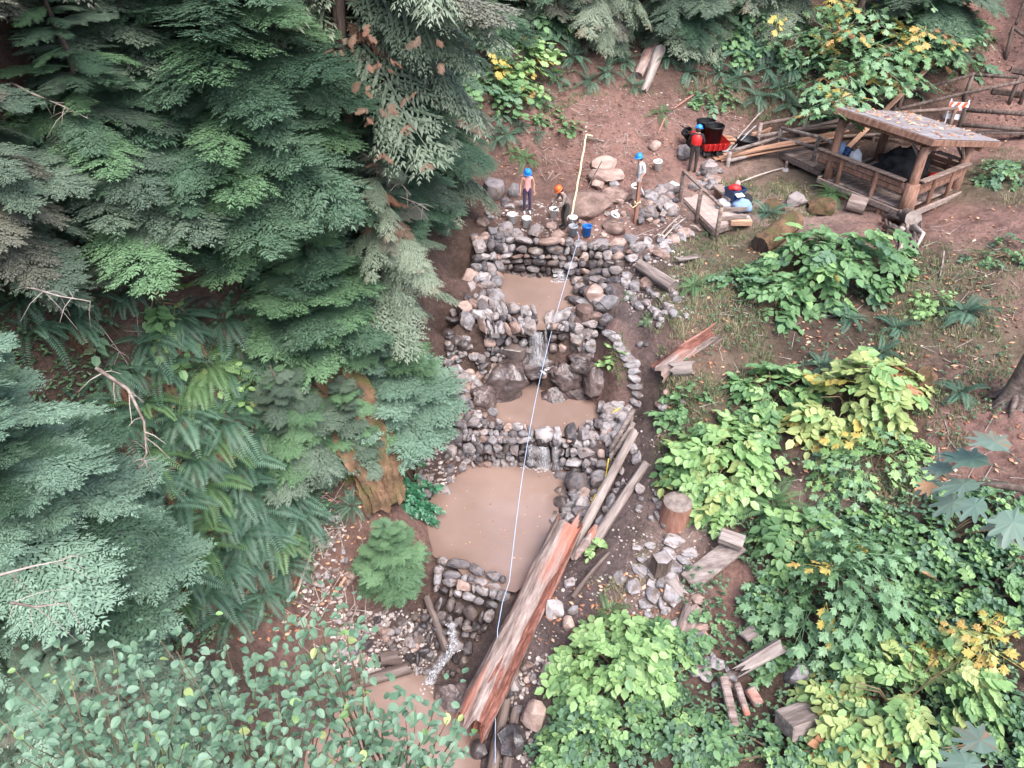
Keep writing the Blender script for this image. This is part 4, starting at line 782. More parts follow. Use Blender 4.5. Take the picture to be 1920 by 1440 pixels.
for i, (dx, l) in enumerate([(0,'white faced split rail, left one of three below the driftwood'),(22,'white faced split rail, middle one of three below the driftwood'),(44,'short white faced split rail, right one of three below the driftwood')]):
    p, q = GH(1356+dx*1.1,1268+dx*.5,.42), GH(1378+dx*1.05,1362-dx*.9,.2); mb = MB(); mb.beam(q-p, Vector(), (.2,.15,.24)[i], .16, bev=.03); o = mb.build('split_rail', M['log_pink']); o.location = p; tag(o, l, 'split rail')
p, q = GH(1018,1278,.02), GH(1029,1240,.35); log('cut_post', 'short white cut post sticking out beside the bright shrub', p, q, .13, .11, ['log_grey', 'log_grey', 'cut'], 40, 10, .12, (.02,.1), cat='post')
log('cut_log', 'weathered log lying below the paving stones under the brambles', GH(1300,1140,.1), GH(1275,1215,.1), .22, .24, ['log_pink', 'moss', 'cut'], 41, 14, .2)
log('cut_log', 'pale broken log beside the boulder below the paving stones', GH(1258,1090,.1), GH(1282,1120,.05), .16, .14, ['log_grey', 'log_grey', 'cut'], 42, 12, .3)
# big stump on the right edge
s = G(1898,752); t = thing('old_stump', 'tall grey weathered stump with spreading roots at the right edge', 'stump', s)
vs = []; fs = []; n = 22
for i, (r, z) in enumerate([(.5,-.3),(.37,.0),(.3,.3),(.27,.8),(.26,1.4),(.23,2.2)]):
    for k in range(n):
        a = 2*PI*k/n; rr = r*(1+.22*math.sin(a*4+1)*(1 if i < 3 else .4)+.1*noise.noise(Vector((math.cos(a)*2, math.sin(a)*2, z*2))))
        vs.append((rr*math.cos(a), rr*math.sin(a), z+(U(-.45, .3) if i == 5 else 0)))
for i in range(5):
    for k in range(n): fs.append((i*n+k, i*n+(k+1) % n, (i+1)*n+(k+1) % n, (i+1)*n+k))
fs.append(tuple(5*n+k for k in range(n))); obj('stump_wood', mesh_of('stump_wood', vs, fs, M['log_dark'], smooth=True), t)
for a in (3.4, 4.2, 5.0, 2.6):
    e = Vector((math.cos(a)*.65, math.sin(a)*.65, 0)); e.z = H(s.x+e.x, s.y+e.y)-s.z
    MB().tube([e*.25+Vector((0,0,.35)), e*.6+Vector((0,0,.12)), e], [.1,.07,.03], 8, wob=.12).build('root', M['log_dark'], t, smooth=True)
# root tangle below the shelter
s = G(1690,425); t = thing('root_tangle', 'tangle of grey dead roots on the slope below the shelter', 'roots', s)
for i in range(16):
    a = GH(U(1655,1720), U(398,430), .15)-s; b = GH(U(1660,1740), U(425,500), .05)-s; m_ = a.lerp(b, .5)+Vector((U(-.3,.3), U(-.2,.2), U(.0,.3)))
    MB().tube([a, m_, b], [U(.05,.12), U(.04,.1), .02], 7, wob=.15).build('root', M['twig'] if i % 3 else M['log_dark'], t, smooth=True)

# ------------------------------------------------------------------ timber shelter
FA = Vector((-.565, .825, 0)); FB = Vector((.825, .565, 0)); F0 = Vector((13.55, 24.7, 0)); LA, LB = 3.25, 3.05; FZ = .62; RF = Vector((13.5, 24.3, 3.25))
SL = .228
def roofz(p): return RF.z-SL*(p-RF).dot(FB)
def sp(a, b, z): v = F0+FA*a+FB*b; return Vector((v.x, v.y, z))
t = thing('timber_shelter', 'open timber shelter with a leaf strewn lean-to roof on the right bank', 'shelter', sp(0, 0, 0))
def part(mb, name, mat, smooth=False): return mb.build(name, M[mat], t, smooth, origin='world')
def rp(a, b, dz=0):
    v = RF+FA*a+FB*b; return Vector((v.x, v.y, RF.z-SL*b+dz))
ROOFA, ROOFB = 3.65, 4.65; upn = (FB+Vector((0,0,-SL))).cross(FA).normalized(); upn = upn if upn.z > 0 else -upn
M['roof'] = rough_mat('roof_grey', [(.12,.108,.108),(.22,.2,.205),(.31,.29,.295)], scale=3, stretch=(.4,3,3), bump=.3, rnd=.15)
for i in range(12):
    a = ROOFA*(i+.5)/12; w = ROOFA/12-.012; dz = U(0,.014)
    part(MB().beam(rp(a,-.02,dz), rp(a,ROOFB,dz), w, .035, bev=.006, up=upn), 'roof_board', 'roof')
part(MB().beam(rp(-.03,-.05,-.12), rp(-.03,ROOFB+.02,-.12), .05, .2, up=upn), 'fascia', 'wood_red'); part(MB().beam(rp(ROOFA+.03,-.05,-.12), rp(ROOFA+.03,ROOFB+.02,-.12), .05, .2, up=upn), 'fascia', 'wood_red')
part(MB().beam(rp(-.05,-.06,-.12), rp(ROOFA+.05,-.06,-.12), .05, .22, up=upn), 'fascia', 'wood_red'); part(MB().beam(rp(-.05,ROOFB+.03,-.12), rp(ROOFA+.05,ROOFB+.03,-.12), .05, .2, up=upn), 'fascia', 'wood_red')
for a in np.linspace(.3, ROOFA-.3, 5): part(MB().beam(rp(a,.05,-.12), rp(a,ROOFB-.05,-.12), .08, .16, up=upn), 'rafter', 'wood_red')
for b in (.5, 3.5): part(MB().beam(rp(.02,b,-.3), rp(ROOFA-.02,b,-.3), .14, .2, up=upn), 'roof_beam', 'wood_red')
for a, b in ((.05,.05),(LA,.05),(.05,LB),(LA,LB)):
    p = sp(a, b, -.1); top = sp(a, b, 0); top.z = roofz(top)-.36
    part(MB().tube([p, p.lerp(top,.5), top], [.2,.165,.15], 10, wob=.05), 'post', 'wood_red', True)
    for da, db in ((.55 if a < 1 else -.55, 0), (0, .55 if b < 1 else -.55)):
        q = sp(a+da, b+db, 0); q.z = roofz(q)-.3; part(MB().tube([top-Vector((0,0,.5)), q], .05, 6), 'brace', 'wood')
for i in range(9):
    a = LA*(i+.5)/9; part(MB().beam(sp(a,-.1,FZ), sp(a,LB+.1,FZ), LA/9-.015, .05), 'floor_board', 'wood')
for p, q in (((-.25,-.28),(LA+.2,-.28)),((-.28,-.25),(-.28,LB+.1)),((LA+.22,-.2),(LA+.22,LB)),((-.2,LB+.25),(LA,LB+.25))): part(MB().beam(sp(*p,FZ-.06), sp(*q,FZ-.06), .09, .2), 'floor_beam', 'wood')
for a, b in ((.8,-.2),(2.3,-.2),(-.2,1.5),(-.2,2.7)): p = sp(a,b,FZ-.15); part(MB().tube([p, Vector((p.x,p.y,H(p.x,p.y)-.3))], .1, 8), 'foundation_post', 'wood_red')
def bench(p0, p1, inward):
    part(MB().beam(sp(*p0,1.62), sp(*p1,1.62), .22, .06), 'bench_rail', 'wood'); n = 4
    for k in range(2):
        part(MB().beam(sp(*p0,1.42-.2*k)+inward*.04, sp(*p1,1.42-.2*k)+inward*.04, .045, .17), 'back_board', 'wood_red')
    part(MB().beam(sp(*p0,1.05)+inward*.3, sp(*p1,1.05)+inward*.3, .42, .06), 'seat_board', 'wood')
    for f in (.3, .7):
        c = sp(p0[0]+(p1[0]-p0[0])*f, p0[1]+(p1[1]-p0[1])*f, 0)
        part(MB().tube([Vector((c.x,c.y,FZ)), Vector((c.x,c.y,1.6))], .08, 8), 'bench_post', 'wood_red')
bench((.25,-.12), (LA+.55,-.12), FB); bench((-.12,.25), (-.12,LB+.05), FA); bench((LA*.55,LB+.1), (.1,LB+.1), -FB)
part(MB().tube([sp(0,0,.3), sp(0,0,1.55)], [.27,.22], 10, wob=.1), 'corner_log', 'wood_red', True)
# things under the shelter
def blob_thing(name, label, cat, c, rad, mat, seed=0, sub=3, amp=.35, f=1.6, rz=0, flatb=True):
    bm = bmesh.new(); bmesh.ops.create_icosphere(bm, subdivisions=sub, radius=1); vs = []
    for v in bm.verts:
        k = 1+amp*noise.noise(v.co*f+Vector((seed*5.3,0,0)))+amp*.4*noise.noise(v.co*f*3+Vector((seed,2,0))); p = v.co*k
        if flatb: p.z = max(p.z, -.55)
        vs.append(Vector((p.x*rad[0], p.y*rad[1], p.z*rad[2])))
    fs = [[v.index for v in g.verts] for g in bm.faces]; bm.free()
    o = obj(name, mesh_of(name, vs, fs, M[mat])); o.location = c; o.rotation_euler.z = rz; return tag(o, label, cat)
for nm, col, ro in (('black_plastic',(.012,.012,.013),.5),('white_plastic',(.8,.8,.78),.45),('blue_plastic',(.02,.16,.55),.4),('grey_plastic',(.33,.35,.38),.5),('navy_plastic',(.02,.045,.11),.5),('red_paint',(.5,.02,.02),.4),('orange_plastic',(.75,.13,.03),.4),('helmet_blue',(.02,.22,.62),.35),('white_cloth',(.7,.69,.68),.9),('blue_cloth',(.2,.3,.5),.9),('black_cloth',(.018,.018,.02),.9),('dark_cloth',(.045,.038,.035),.9),('purple_cloth',(.05,.035,.08),.9),('pink_cloth',(.68,.32,.3),.9),('grey_cloth',(.22,.175,.16),.95),('pale_cloth',(.42,.42,.44),.9),('skin',(.48,.27,.2),.6),('hair_dark',(.03,.02,.015),.7),('shoe_white',(.55,.55,.58),.6),('rubber',(.015,.015,.015),.7),('steel',(.3,.3,.31),.4),('yellow_rope',(.68,.6,.36),.8),('rope_blue',(.34,.44,.6),.7),('tape_yellow',(.7,.5,.05),.6),('sign_white',(.75,.75,.76),.45),('sign_orange',(.75,.1,.04),.4),('concrete',(.45,.43,.42),.9),('paper',(.7,.68,.62),.8),('eye',(.02,.02,.02),.3)): M[nm] = plain(nm, col, ro)
blob_thing('shade_heap', 'matte black heap standing in for the dark shade inside the shelter', 'shade_filler', sp(1.5,1.7,1.2), (.95,.65,.7), 'black_cloth', 3, 4, .4, 2.6)  # matte black blob added to paint the dark shade under the roof
blob_thing('backpack', 'pale blue backpack on the left bench of the shelter', 'backpack', sp(3.3,.4,1.6), (.22,.2,.3), 'blue_cloth', 4)
blob_thing('white_sack', 'white sack on the left bench of the shelter', 'sack', sp(2.6,.4,1.45), (.22,.2,.4), 'pale_cloth', 5)
blob_thing('black_bag', 'small dark bag next to the pale blue backpack', 'bag', sp(3.0,.5,1.5), (.2,.2,.26), 'navy_plastic', 6)
blob_thing('red_cloth', 'red cloth lying on the right bench of the shelter', 'cloth', sp(.3,2.2,1.18), (.4,.3,.12), 'red_paint', 7)
# fallen leaves on the roof and on the right bank
def flat_leaves(points, name, label, mat, s0, s1, nrm=None):
    V = []; F = []; T = []
    for i, p in enumerate(points):
        a = U(0, 6.3); s = U(s0, s1); ux = Vector((math.cos(a), math.sin(a), U(-.3,.3)))*s; uy = Vector((-math.sin(a), math.cos(a), U(-.3,.3)))*s*.6
        b = len(V); V += [p-ux, p-uy*.9+ux*.2, p+ux, p+uy+ux*.1, p+Vector((0,0,s*.25))]; F += [(b,b+1,b+4),(b+1,b+2,b+4),(b+2,b+3,b+4),(b+3,b,b+4)]; T += [U(0,1)]*4
    return tag(obj(name, mesh_of(name, V, F, M[mat], tint=T, smooth=False)), label, 'leaves', kind='stuff')
flat_leaves([rp(ROOFA*U(0,1)**.7, ROOFB*U(.02,.98), .055) for _ in range(160)], 'fallen_leaves', 'orange and brown fallen leaves strewn over the shelter roof', 'litter', .05, .11)

# ------------------------------------------------------------------ rails, walkway, platform
def ztop(base, py): d = ray(960, py); return CAMZ+base.y*d[2]/d[1]
def vpost(px, py, pyt, zb=None, lean=(0, 0)):
    b = G(px, py) if zb is None else P(px, py, z=zb); return b, Vector((b.x+lean[0], b.y+lean[1], ztop(b, pyt)))
def fence(name, label, cat, posts, rails, mat='wood', pr=.08, rr=.07, extra=()):
    o = posts[0][0]; t = thing(name, label, cat, o)
    for b, tp in posts: MB().tube([b-o-Vector((0,0,.25)), tp-o], pr, 9, wob=.04).build('post', M[mat], t, smooth=True)
    for r in rails:
        ps = [Vector(p)-o for p in r]
        for a, b in zip(ps[:-1], ps[1:]): MB().tube([a, a.lerp(b,.5), b], rr, 9, wob=.06).build('rail', M[mat], t, smooth=True)
    for nm, mb, mt in extra: mb.v = [v-o for v in mb.v]; mb.build(nm, M[mt], t)
    return t
up = lambda p, h: Vector((p.x, p.y, p.z+h))
# walkway to the shelter
wa, wb = P(1457,282,z=.6), P(1541,320,z=.6); wd = Vector((FB.x, FB.y, 0))*1.15
t = thing('boardwalk', 'short plank boardwalk leading up to the shelter', 'boardwalk', wa)
for i in range(11): q = wa.lerp(wb, (i+.5)/11)-wa; MB().beam(q-wd*.02, q+wd, (wb-wa).length/11-.012, .05).build('plank', M['wood'], t)
MB().beam(Vector((0,0,-.14)), wb-wa+Vector((0,0,-.14)), .07, .2).build('edge_beam', M['wood'], t); MB().beam(wd+Vector((0,0,-.14)), wb-wa+wd+Vector((0,0,-.14)), .07, .2).build('edge_beam', M['wood'], t)
q = P(1471,322,z=.15); mb = MB(); mb.lathe([(.22,-.15),(.12,.12),(.11,.14),(.001,.14)], (q-wa)-Vector((0,0,.0)), 4); mb.build('pier_block', M['concrete'], t); MB().beam(q-wa+Vector((0,0,.14)), q-wa+Vector((0,0,.42)), .1, .1).build('pier_post', M['wood'], t)
pB, pC = vpost(1453,296,241,.25), vpost(1521,316,256,.3); pA = vpost(1361,328,284,.15)
fence('railing', 'peeled log railing along the boardwalk up to the shelter', 'railing', [pB, pC], [[up(pB[1],.02), up(pC[1],-.02), P(1572,272,y=27.6)], [up(pB[1],-.38), up(pC[1],-.42)]], 'log_grey')
fence('railing', 'sloping log railing in front of the orange lumber', 'railing', [pA], [[pA[1], up(pB[1],-.35)], [up(pA[1],-.38), up(pB[1],-.8)]], 'log_grey')
pD = vpost(1418,276,230); pE = (G(1512,262), GH(1512,217,1.05)); pF = (G(1600,240), GH(1603,197,1.05))
fence('railing', 'upper log railing behind the lumber pile', 'railing', [pD, (Vector((pE[1].x,pE[1].y,H(pE[1].x,pE[1].y))), pE[1])], [[up(pD[1],-.06), pE[1], pF[1]], [up(pD[1],-.55), up(pE[1],-.5), up(pF[1],-.5)]])
def hrail(pix, h): return [GH(a, b, h) for a, b in pix]
r1 = hrail([(1617,194),(1693,175),(1824,140),(1911,145)], 1.05); r2 = hrail([(1679,206),(1801,176),(1930,150)], .95)
gp = lambda p: (Vector((p.x,p.y,H(p.x,p.y))), up(p,.08))
fence('fence', 'long dark log fence climbing behind the shelter, uppermost rail', 'fence', [gp(r1[1]), gp(r1[2]), gp(r1[3])], [r1], 'bark')
fence('fence', 'second dark log fence just below the uppermost one', 'fence', [gp(r2[0]), gp(r2[2])], [r2], 'bark')
r3 = hrail([(1684,211),(1792,203)], .95); fence('fence', 'short log fence in front of the striped barricade', 'fence', [gp(r3[0]), (up(r3[1],-1.2), up(r3[1],.1))], [r3], 'wood')
r4 = hrail([(1810,206),(1935,214)], .95); r5 = [up(p,-.6) for p in r4]; fence('fence', 'level log fence right of the striped barricade', 'fence', [gp(r4[0]), gp(r4[1])], [r4, r5], 'bark', .1, .09)
r6 = hrail([(1480,262),(1640,252),(1740,262)], .25); fence('fence', 'low log kerb rail behind the shelter', 'fence', [gp(r6[1])], [r6, hrail([(1480,248),(1610,230)], .5)], 'wood', .06, .07)
p, q = GH(1830,247,.25), GH(1935,249,.25); mb = MB(); mb.beam(q-p, Vector(), .35, .1); o = mb.build('landing_plank', M['wood']); o.location = p; tag(o, 'wide plank edging the landing right of the barricade', 'plank')
for a, b, l in (((1860,170),(1935,178),'timber step on the upper path'),((1895,130),(1935,136),'highest timber step at the right edge')):
    p, q = GH(*a,.1), GH(*b,.1); mb = MB(); mb.beam(q-p, Vector(), .2, .2); o = mb.build('timber_step', M['bark']); o.location = p; tag(o, l, 'step')
b = G(1886,112); fence('fence', 'dark sloping log fence at the top right corner', 'fence', [(b, GH(1900,50,1.1)+Vector((0,0,0)))], [[GH(1899,52,1.05), GH(1935,75,1.0)], [GH(1905,45,1.1), GH(1930,-20,1.1)]], 'bark')
p, q = GH(1743,124,1.3), P(1585,282,z=.9); mb = MB(); mb.beam(q-p, Vector(), .2, .05); o = mb.build('new_plank', M['wood_new']); o.location = p; tag(o, 'long orange plank leaning across the fence behind the shelter', 'plank')
# lower platform
M['deck'] = rough_mat('deck_wood', [(.27,.2,.175),(.38,.295,.265),(.47,.38,.345)], scale=3, stretch=(.4,3,3), bump=.2, bscale=14, rnd=.12)
a, b, c, d = P(1277,367,z=.15), P(1338,428,z=.15), P(1402,408,z=.15), P(1340,350,z=.15); t = thing('wooden_platform', 'small grey wooden platform with a log handrail above the pools', 'platform', a)
for i in range(7):
    f0, f1 = (i+.01)/7, (i+.98)/7; pts = [a.lerp(d,f0), b.lerp(c,f0), b.lerp(c,f1), a.lerp(d,f1)]; mb = MB(); mb.add([p-a+Vector((0,0,dz)) for dz in (-.05,0) for p in pts], [(3,2,1,0),(4,5,6,7),(0,1,5,4),(1,2,6,5),(2,3,7,6),(3,0,4,7)]); mb.build('deck_plank', M['deck'], t)
for x, y in ((a,b),(b,c)): MB().beam(x-a+Vector((0,0,-.15)), y-a+Vector((0,0,-.15)), .08, .2).build('edge_beam', M['wood'], t)
for f in (.1,.55,.95): p = a.lerp(b,f)-a; MB().tube([p+Vector((.1,.1,-.15)), p+Vector((.1,.1,-.9))], .1, 8).build('foundation_post', M['wood'], t)
e = a-b; e.normalize()
p1, p2, p3 = vpost(1274,378,322,.05), vpost(1306,412,355,.05), vpost(1343,443,389,.02)
for bb, tp in (p1, p2, p3): MB().tube([bb-a-Vector((0,0,.4)), tp-a], .075, 9, wob=.04).build('post', M['wood'], t, smooth=True)
MB().beam(up(p1[1],.03)-a, up(p3[1],.03)-a, .13, .07).build('handrail', M['wood'], t)
for h in (-.08,-.42): MB().beam(up(p3[1],h)-a, P(1400,392 if h > -.2 else 406,z=p3[1].z+h)-a, .06, .14).build('side_rail', M['wood'], t)
p, q = P(1345,348,z=.55), P(1376,374,z=.55); t = thing('slab_bench', 'thick slab bench standing on the wooden platform', 'bench', P(1360,372,z=.15)); o = t.location
MB().beam(p-o, q-o, .4, .08).build('seat', M['wood'], t)
for f in (.12,.85): cc = p.lerp(q,f)-o; MB().beam(cc-Vector((0,0,.05)), Vector((cc.x,cc.y,.02)), .3, .14, up=Vector((0,1,0))).build('support_block', M['wood_red'], t)
# tote, bags
def bin_thing(name, label, cat, c, rx, ry, h, mat, tilt=(0,0,0), n=18, taper=.82, rim=.02, fill=None, handle=None, square=False):
    t = thing(name, label, cat, c); t.rotation_euler = tilt; k = math.sqrt(2) if square else 1; mb = MB()
    prof = [(.001,.0),(taper,.0),(1,h),(1+rim/rx,h),(1+rim/rx,h-.05),(1.0,h-.05)]; inn = [(1-.02/rx,h),(taper*.96,.03),(.001,.03)]
    nn = 4 if square else n
    for pf in (prof, inn): mb.lathe(pf, n=nn)
    rot = Matrix.Rotation(PI/4 if square else 0, 3, 'Z'); mb.v = [Vector(((rot@v).x*rx*k, (rot@v).y*ry*k, v.z)) for v in mb.v]; mb.build('shell', M[mat], t, smooth=not square, sharp=None)
    if fill: MB().lathe([(.001,h*.72),(.93,h*.7)], n=nn).build('contents', M[fill], t).scale = (rx, ry, 1)
    if handle: MB().tube([Vector((rx*1.02*math.cos(x), -.35*rx*math.sin(x)-ry*.2, h-.04-.12*math.sin(x))) for x in np.linspace(0, PI, 9)], .008, 5).build('handle', M[handle], t)
    return t
c = P(1377,368,z=.6); bin_thing('storage_tote', 'dark blue storage tote filled with red and white gear on the slab bench', 'tote', P(1376,372,z=.5), .3, .24, .4, 'navy_plastic', (0,0,.5), square=True, taper=.85)
blob_thing('red_jacket', 'red jacket stuffed in the top of the blue tote', 'jacket', P(1378,352,z=.95), (.22,.16,.12), 'red_paint', 11); blob_thing('white_rag', 'white rag sticking out of the blue tote', 'rag', P(1383,345,z=1.05), (.1,.08,.12), 'pink_cloth', 12)
blob_thing('blue_bag', 'crumpled blue bag on the platform beside the tote', 'bag', P(1391,386,z=.4), (.33,.26,.28), 'blue_cloth', 13); blob_thing('white_sack', 'white plastic sack slumped beside the slab bench', 'sack', P(1359,382,z=.3), (.3,.26,.22), 'pale_cloth', 14); blob_thing('black_pack', 'black pack behind the crumpled blue bag', 'bag', P(1398,375,z=.4), (.24,.2,.24), 'black_cloth', 15)
mb = MB(); mb.box((0,0,0),(.3,.22,.02),None,0); o = mb.build('paper_sheet', M['paper']); o.location = P(1387,366,z=.78); o.rotation_euler = (.15,0,.3); tag(o, 'white paper sheet lying on the gear beside the tote', 'paper')
blob_thing('pale_bag', 'pale plastic bag dropped in the rubble by the platform post', 'bag', GH(1262,348,.12), (.22,.18,.14), 'white_cloth', 16)
t = thing('tool_case', 'open pink tool case with tools below the platform rail', 'tool case', P(1387,420,z=.1)); MB().box((0,0,.1),(.75,.35,.2),None,0,.02).build('case_body', M['wood_new'], t); MB().box((.1,.02,.25),(.4,.12,.1),None,0,.02).build('drill', M['steel'], t); MB().box((-.2,-.02,.24),(.25,.1,.08),None,0,.02).build('grinder', M['red_paint'], t)
# lumber
for i, (a, b, h0, h1, w) in enumerate([((1338,298),(1578,248),.12,.6,.24),((1346,294),(1590,244),.2,.66,.2),((1356,290),(1570,256),.26,.6,.2),((1350,300),(1560,262),.06,.4,.22)]):
    p, q = GH(*a,h0), GH(*b,h1); mb = MB(); mb.beam(q-p, Vector(), w, .06, bev=.008); o = mb.build('lumber_board', M['wood_new']); o.location = p; tag(o, ['longest orange lumber board lying in front of the walkway', 'upper orange lumber board of the long pile', 'middle orange lumber board of the long pile', 'lowest orange lumber board of the long pile'][i], 'board', 'new lumber boards')
for i, (a, b, h, w) in enumerate([((1338,259),(1380,262),.25,.2),((1340,265),(1376,268),.16,.2),((1336,254),(1372,257),.32,.16)]):
    p, q = GH(*a,h), GH(*b,h); mb = MB(); mb.beam(q-p, Vector(), w, .07, bev=.008); o = mb.build('lumber_board', M['wood_new']); o.location = p; tag(o, ['pale short board behind the red cart, middle one', 'pale short board behind the red cart, lowest one', 'pale short board behind the red cart, top one'][i], 'board')
for i, (a, b, l) in enumerate([((1406,257),(1446,240),'orange offcut board by the black tub'),((1410,250),(1438,246),'short pink offcut near the black tub'),((1428,275),(1444,242),'thin pale batten leaning near the railing')]):
    p, q = GH(*a,.15), GH(*b,.4); mb = MB(); mb.beam(q-p, Vector(), .14 if i < 2 else .06, .05, bev=.006); o = mb.build('offcut_board', M['wood_new']); o.location = p; tag(o, l, 'board')
bin_thing('black_tub', 'black plastic tub standing beside the lumber', 'tub', G(1398,276), .42, .36, .36, 'black_plastic', n=20)
for i, (a, b, l) in enumerate([((1356,284),(1432,206),'longest tool handle leaning by the black tub'),((1362,284),(1424,212),'second tool handle leaning by the black tub'),((1370,283),(1416,236),'short pry bar leaning by the black tub'),((1390,258),(1418,236),'bent dark pipe lying behind the black tub')]):
    p, q = GH(*a,.05), GH(*b,.35); t = thing('long_tool', l, 'tool', p); MB().tube([Vector(), q-p], .022, 6).build('handle', M['twig' if i < 2 else 'steel'], t); MB().box(Vector((0,0,.03)),(.24,.2,.03),None,0,.01).build('blade', M['steel'], t)

# ------------------------------------------------------------------ tracked cart, bins, buckets
c = G(1330,287); t = thing('tracked_cart', 'red motorised tracked cart carrying black bins', 'cart', c, R(8))
for s in (-.26,.26):
    tr = MB(); prof = [(-.42,.0),(.4,.0),(.5,.08),(.5,.16),(.36,.24),(-.4,.24),(-.52,.16),(-.52,.08)]
    tr.add([Vector((s+dx,y,z)) for dx in (-.08,.08) for y,z in prof], [tuple(range(7,-1,-1)), tuple(range(8,16))]+[(i,(i+1)%8,(i+1)%8+8,i+8) for i in range(8)]); o = tr.build('track', M['rubber'], t)
    for y in (-.36,0,.34): MB().lathe([(.001,-.1),(.09,-.1),(.09,.1),(.001,.1)], (s,y,.12), 10, rot=Matrix.Rotation(PI/2,3,'Y')).build('track_wheel', M['steel'], o)
tub = MB(); tub.add([(-.42,-.55,.3),(.42,-.55,.3),(.42,.45,.3),(-.42,.45,.3),(-.52,-.66,.62),(.52,-.66,.62),(.52,.55,.62),(-.52,.55,.62)], [(3,2,1,0),(0,1,5,4),(1,2,6,5),(2,3,7,6),(3,0,4,7)]); tub.add([(-.48,-.62,.6),(.48,-.62,.6),(.48,.51,.6),(-.48,.51,.6),(-.39,-.52,.34),(.39,-.52,.34),(.39,.42,.34),(-.39,.42,.34)], [(4,5,6,7),(0,4,5,1)[::-1],(1,5,6,2)[::-1],(2,6,7,3)[::-1],(3,7,4,0)[::-1]]); tub.build('tub', M['red_paint'], t)
for x in (-.3,-.1,.1,.3): MB().beam((x,-.62,.32),(x,-.66,.6),.05,.05).build('tub_rib', M['red_paint'], t)
MB().box((-.75,.1,.5),(.36,.45,.4),None,0,.06).build('engine', M['black_plastic'], t); MB().box((-.75,.1,.76),(.3,.36,.14),None,0,.03).build('engine_cover', M['red_paint'], t)
for y in (-.15,.3): MB().tube([(-.8,y,.6),(-1.0,y,.95),(-1.25,y,1.05)], .02, 6).build('handlebar', M['black_plastic'], t)
bin_thing('black_bin', 'tall black open bin standing in the red cart', 'bin', c+Vector((.02,-.1,.42)), .36, .36, .72, 'black_plastic', n=22, taper=.8); bin_thing('black_bin', 'second black bin half hidden behind the tall one', 'bin', c+Vector((-.2,.5,.5)), .36, .3, .62, 'black_plastic', n=20)
bin_thing('round_basket', 'small dark basket carried on the left of the red cart', 'basket', G(1296,283)+Vector((-.1,.3,.45)), .2, .2, .3, 'black_plastic', (.2,-.5,0))
def bucket(px, py, label, mat='white_plastic', tilt=(0,0,0), z=None, s=1): 
    g = (G(px,py) if z is None else P(px,py,z=z)); return bin_thing('bucket', label, 'bucket', g+Vector((0,0,.0)), .155*s, .155*s, .36*s, mat, tilt, 16, .84, .012, 'core' if mat != 'blue_plastic' else 'core', 'steel')
bucket(960,418,'leftmost white bucket full of mud on the basin edge'); bucket(987,425,'white bucket wedged between grey boulders right of the leftmost one'); bucket(1038,408,'white bucket with foam behind it left of the crouching worker')
bucket(1073,424,'white bucket right behind the grey bucket',z=.0); bucket(1074,441,'light grey bucket on the top of the tall stone wall','grey_plastic'); bucket(1100,441,'bright blue bucket on the top of the tall stone wall','blue_plastic'); bucket(1145,415,'tilted white bucket lying against the muddy rocks',tilt=(.25,.4,0)); bucket(1234,318,'white bucket on the slope right of the man in white',tilt=(.1,-.15,0))
# reddish post, ropes, barricade
b = G(1191,418); t = thing('marker_post', 'reddish square wooden post standing in the basin rubble', 'post', b, .3); hh = ztop(b,340)-b.z; MB().box((0,0,hh/2-.1),(.13,.11,hh+.2),None,0,.01).build('post_shaft', M['post_red'], t)
MB().tube([Vector((.1*math.cos(a), .1*math.sin(a)-.02, hh*.52+.03*math.sin(3*a))) for a in np.linspace(0, 2*PI, 12)]+[Vector((-.2,-.1,hh*.42)), Vector((-.32,-.12,hh*.5))], .016, 5).build('tied_rope', M['yellow_rope'], t)
def rope(name, label, pts, r, mat, cat='rope', n=6):
    o0 = Vector(pts[0]); mb = MB(); mb.tube([Vector(p)-o0 for p in pts], r, n); o = mb.build(name, M[mat], smooth=True); o.location = o0; return tag(o, label, cat)
A, B = GH(1071,412,.35), GH(1099,258,.3); rope('yellow_rope', 'thick pale yellow hose stretched up the slope above the crouching worker', [A.lerp(B,i/12)+Vector((0,0,.12-.9*math.sin(PI*i/12)*.12))+Vector((.012*math.sin(i*2.1),0,0)) for i in range(13)]+[B+Vector((.25,.1,.02))], .034, 'yellow_rope', 'hose')
A, B = GH(1086,444,.25), GH(955,1090,1.0); air = [A.lerp(B,i/24)+Vector((-.35*math.sin(PI*i/24),0,-.25*math.sin(PI*i/24))) for i in range(25)]
rope('guide_line', 'thin pale blue line running down over all the pools and the huge log', [GH(1073,415,.3)]+air+[GH(942,1130,1.15), GH(933,1180,1.15), GH(930,1260,1.05), GH(929,1340,.6), GH(928,1460,.15), GH(927,1520,.1)], .0095, 'rope_blue')
rope('yellow_rope', 'loose yellow rope hanging beside the wooden handrail', [GH(1141,860,.5), GH(1138,880,.25), GH(1134,900,.2), GH(1122,918,.15), GH(1112,935,.1), GH(1108,945,.05)], .02, 'tape_yellow')
rope('yellow_rope', 'bit of yellow tape draped over the pale stones', [GH(1143,776,.25), GH(1158,768,.35), GH(1170,758,.35), GH(1160,764,.3), GH(1145,768,.25)], .02, 'tape_yellow')
# wooden handrail near the second dam
p1, p2 = (GH(1183,812,0), GH(1183,776,.0)), (GH(1144,872,0), None)
b1, b2 = G(1181,806), G(1144,868); t1, t2 = Vector((b1.x,b1.y,ztop(b1,772))), Vector((b2.x,b2.y,ztop(b2,838)))
fence('handrail', 'pale peeled pole handrail beside the second stone dam', 'railing', [(b1,t1),(b2,t2)], [[t1+(t1-t2)*.08, t2+(t2-t1)*.12], [up(t1,-.42)+Vector((.1,0,0)), up(t2,-.45)]], 'log_grey', .06, .075)
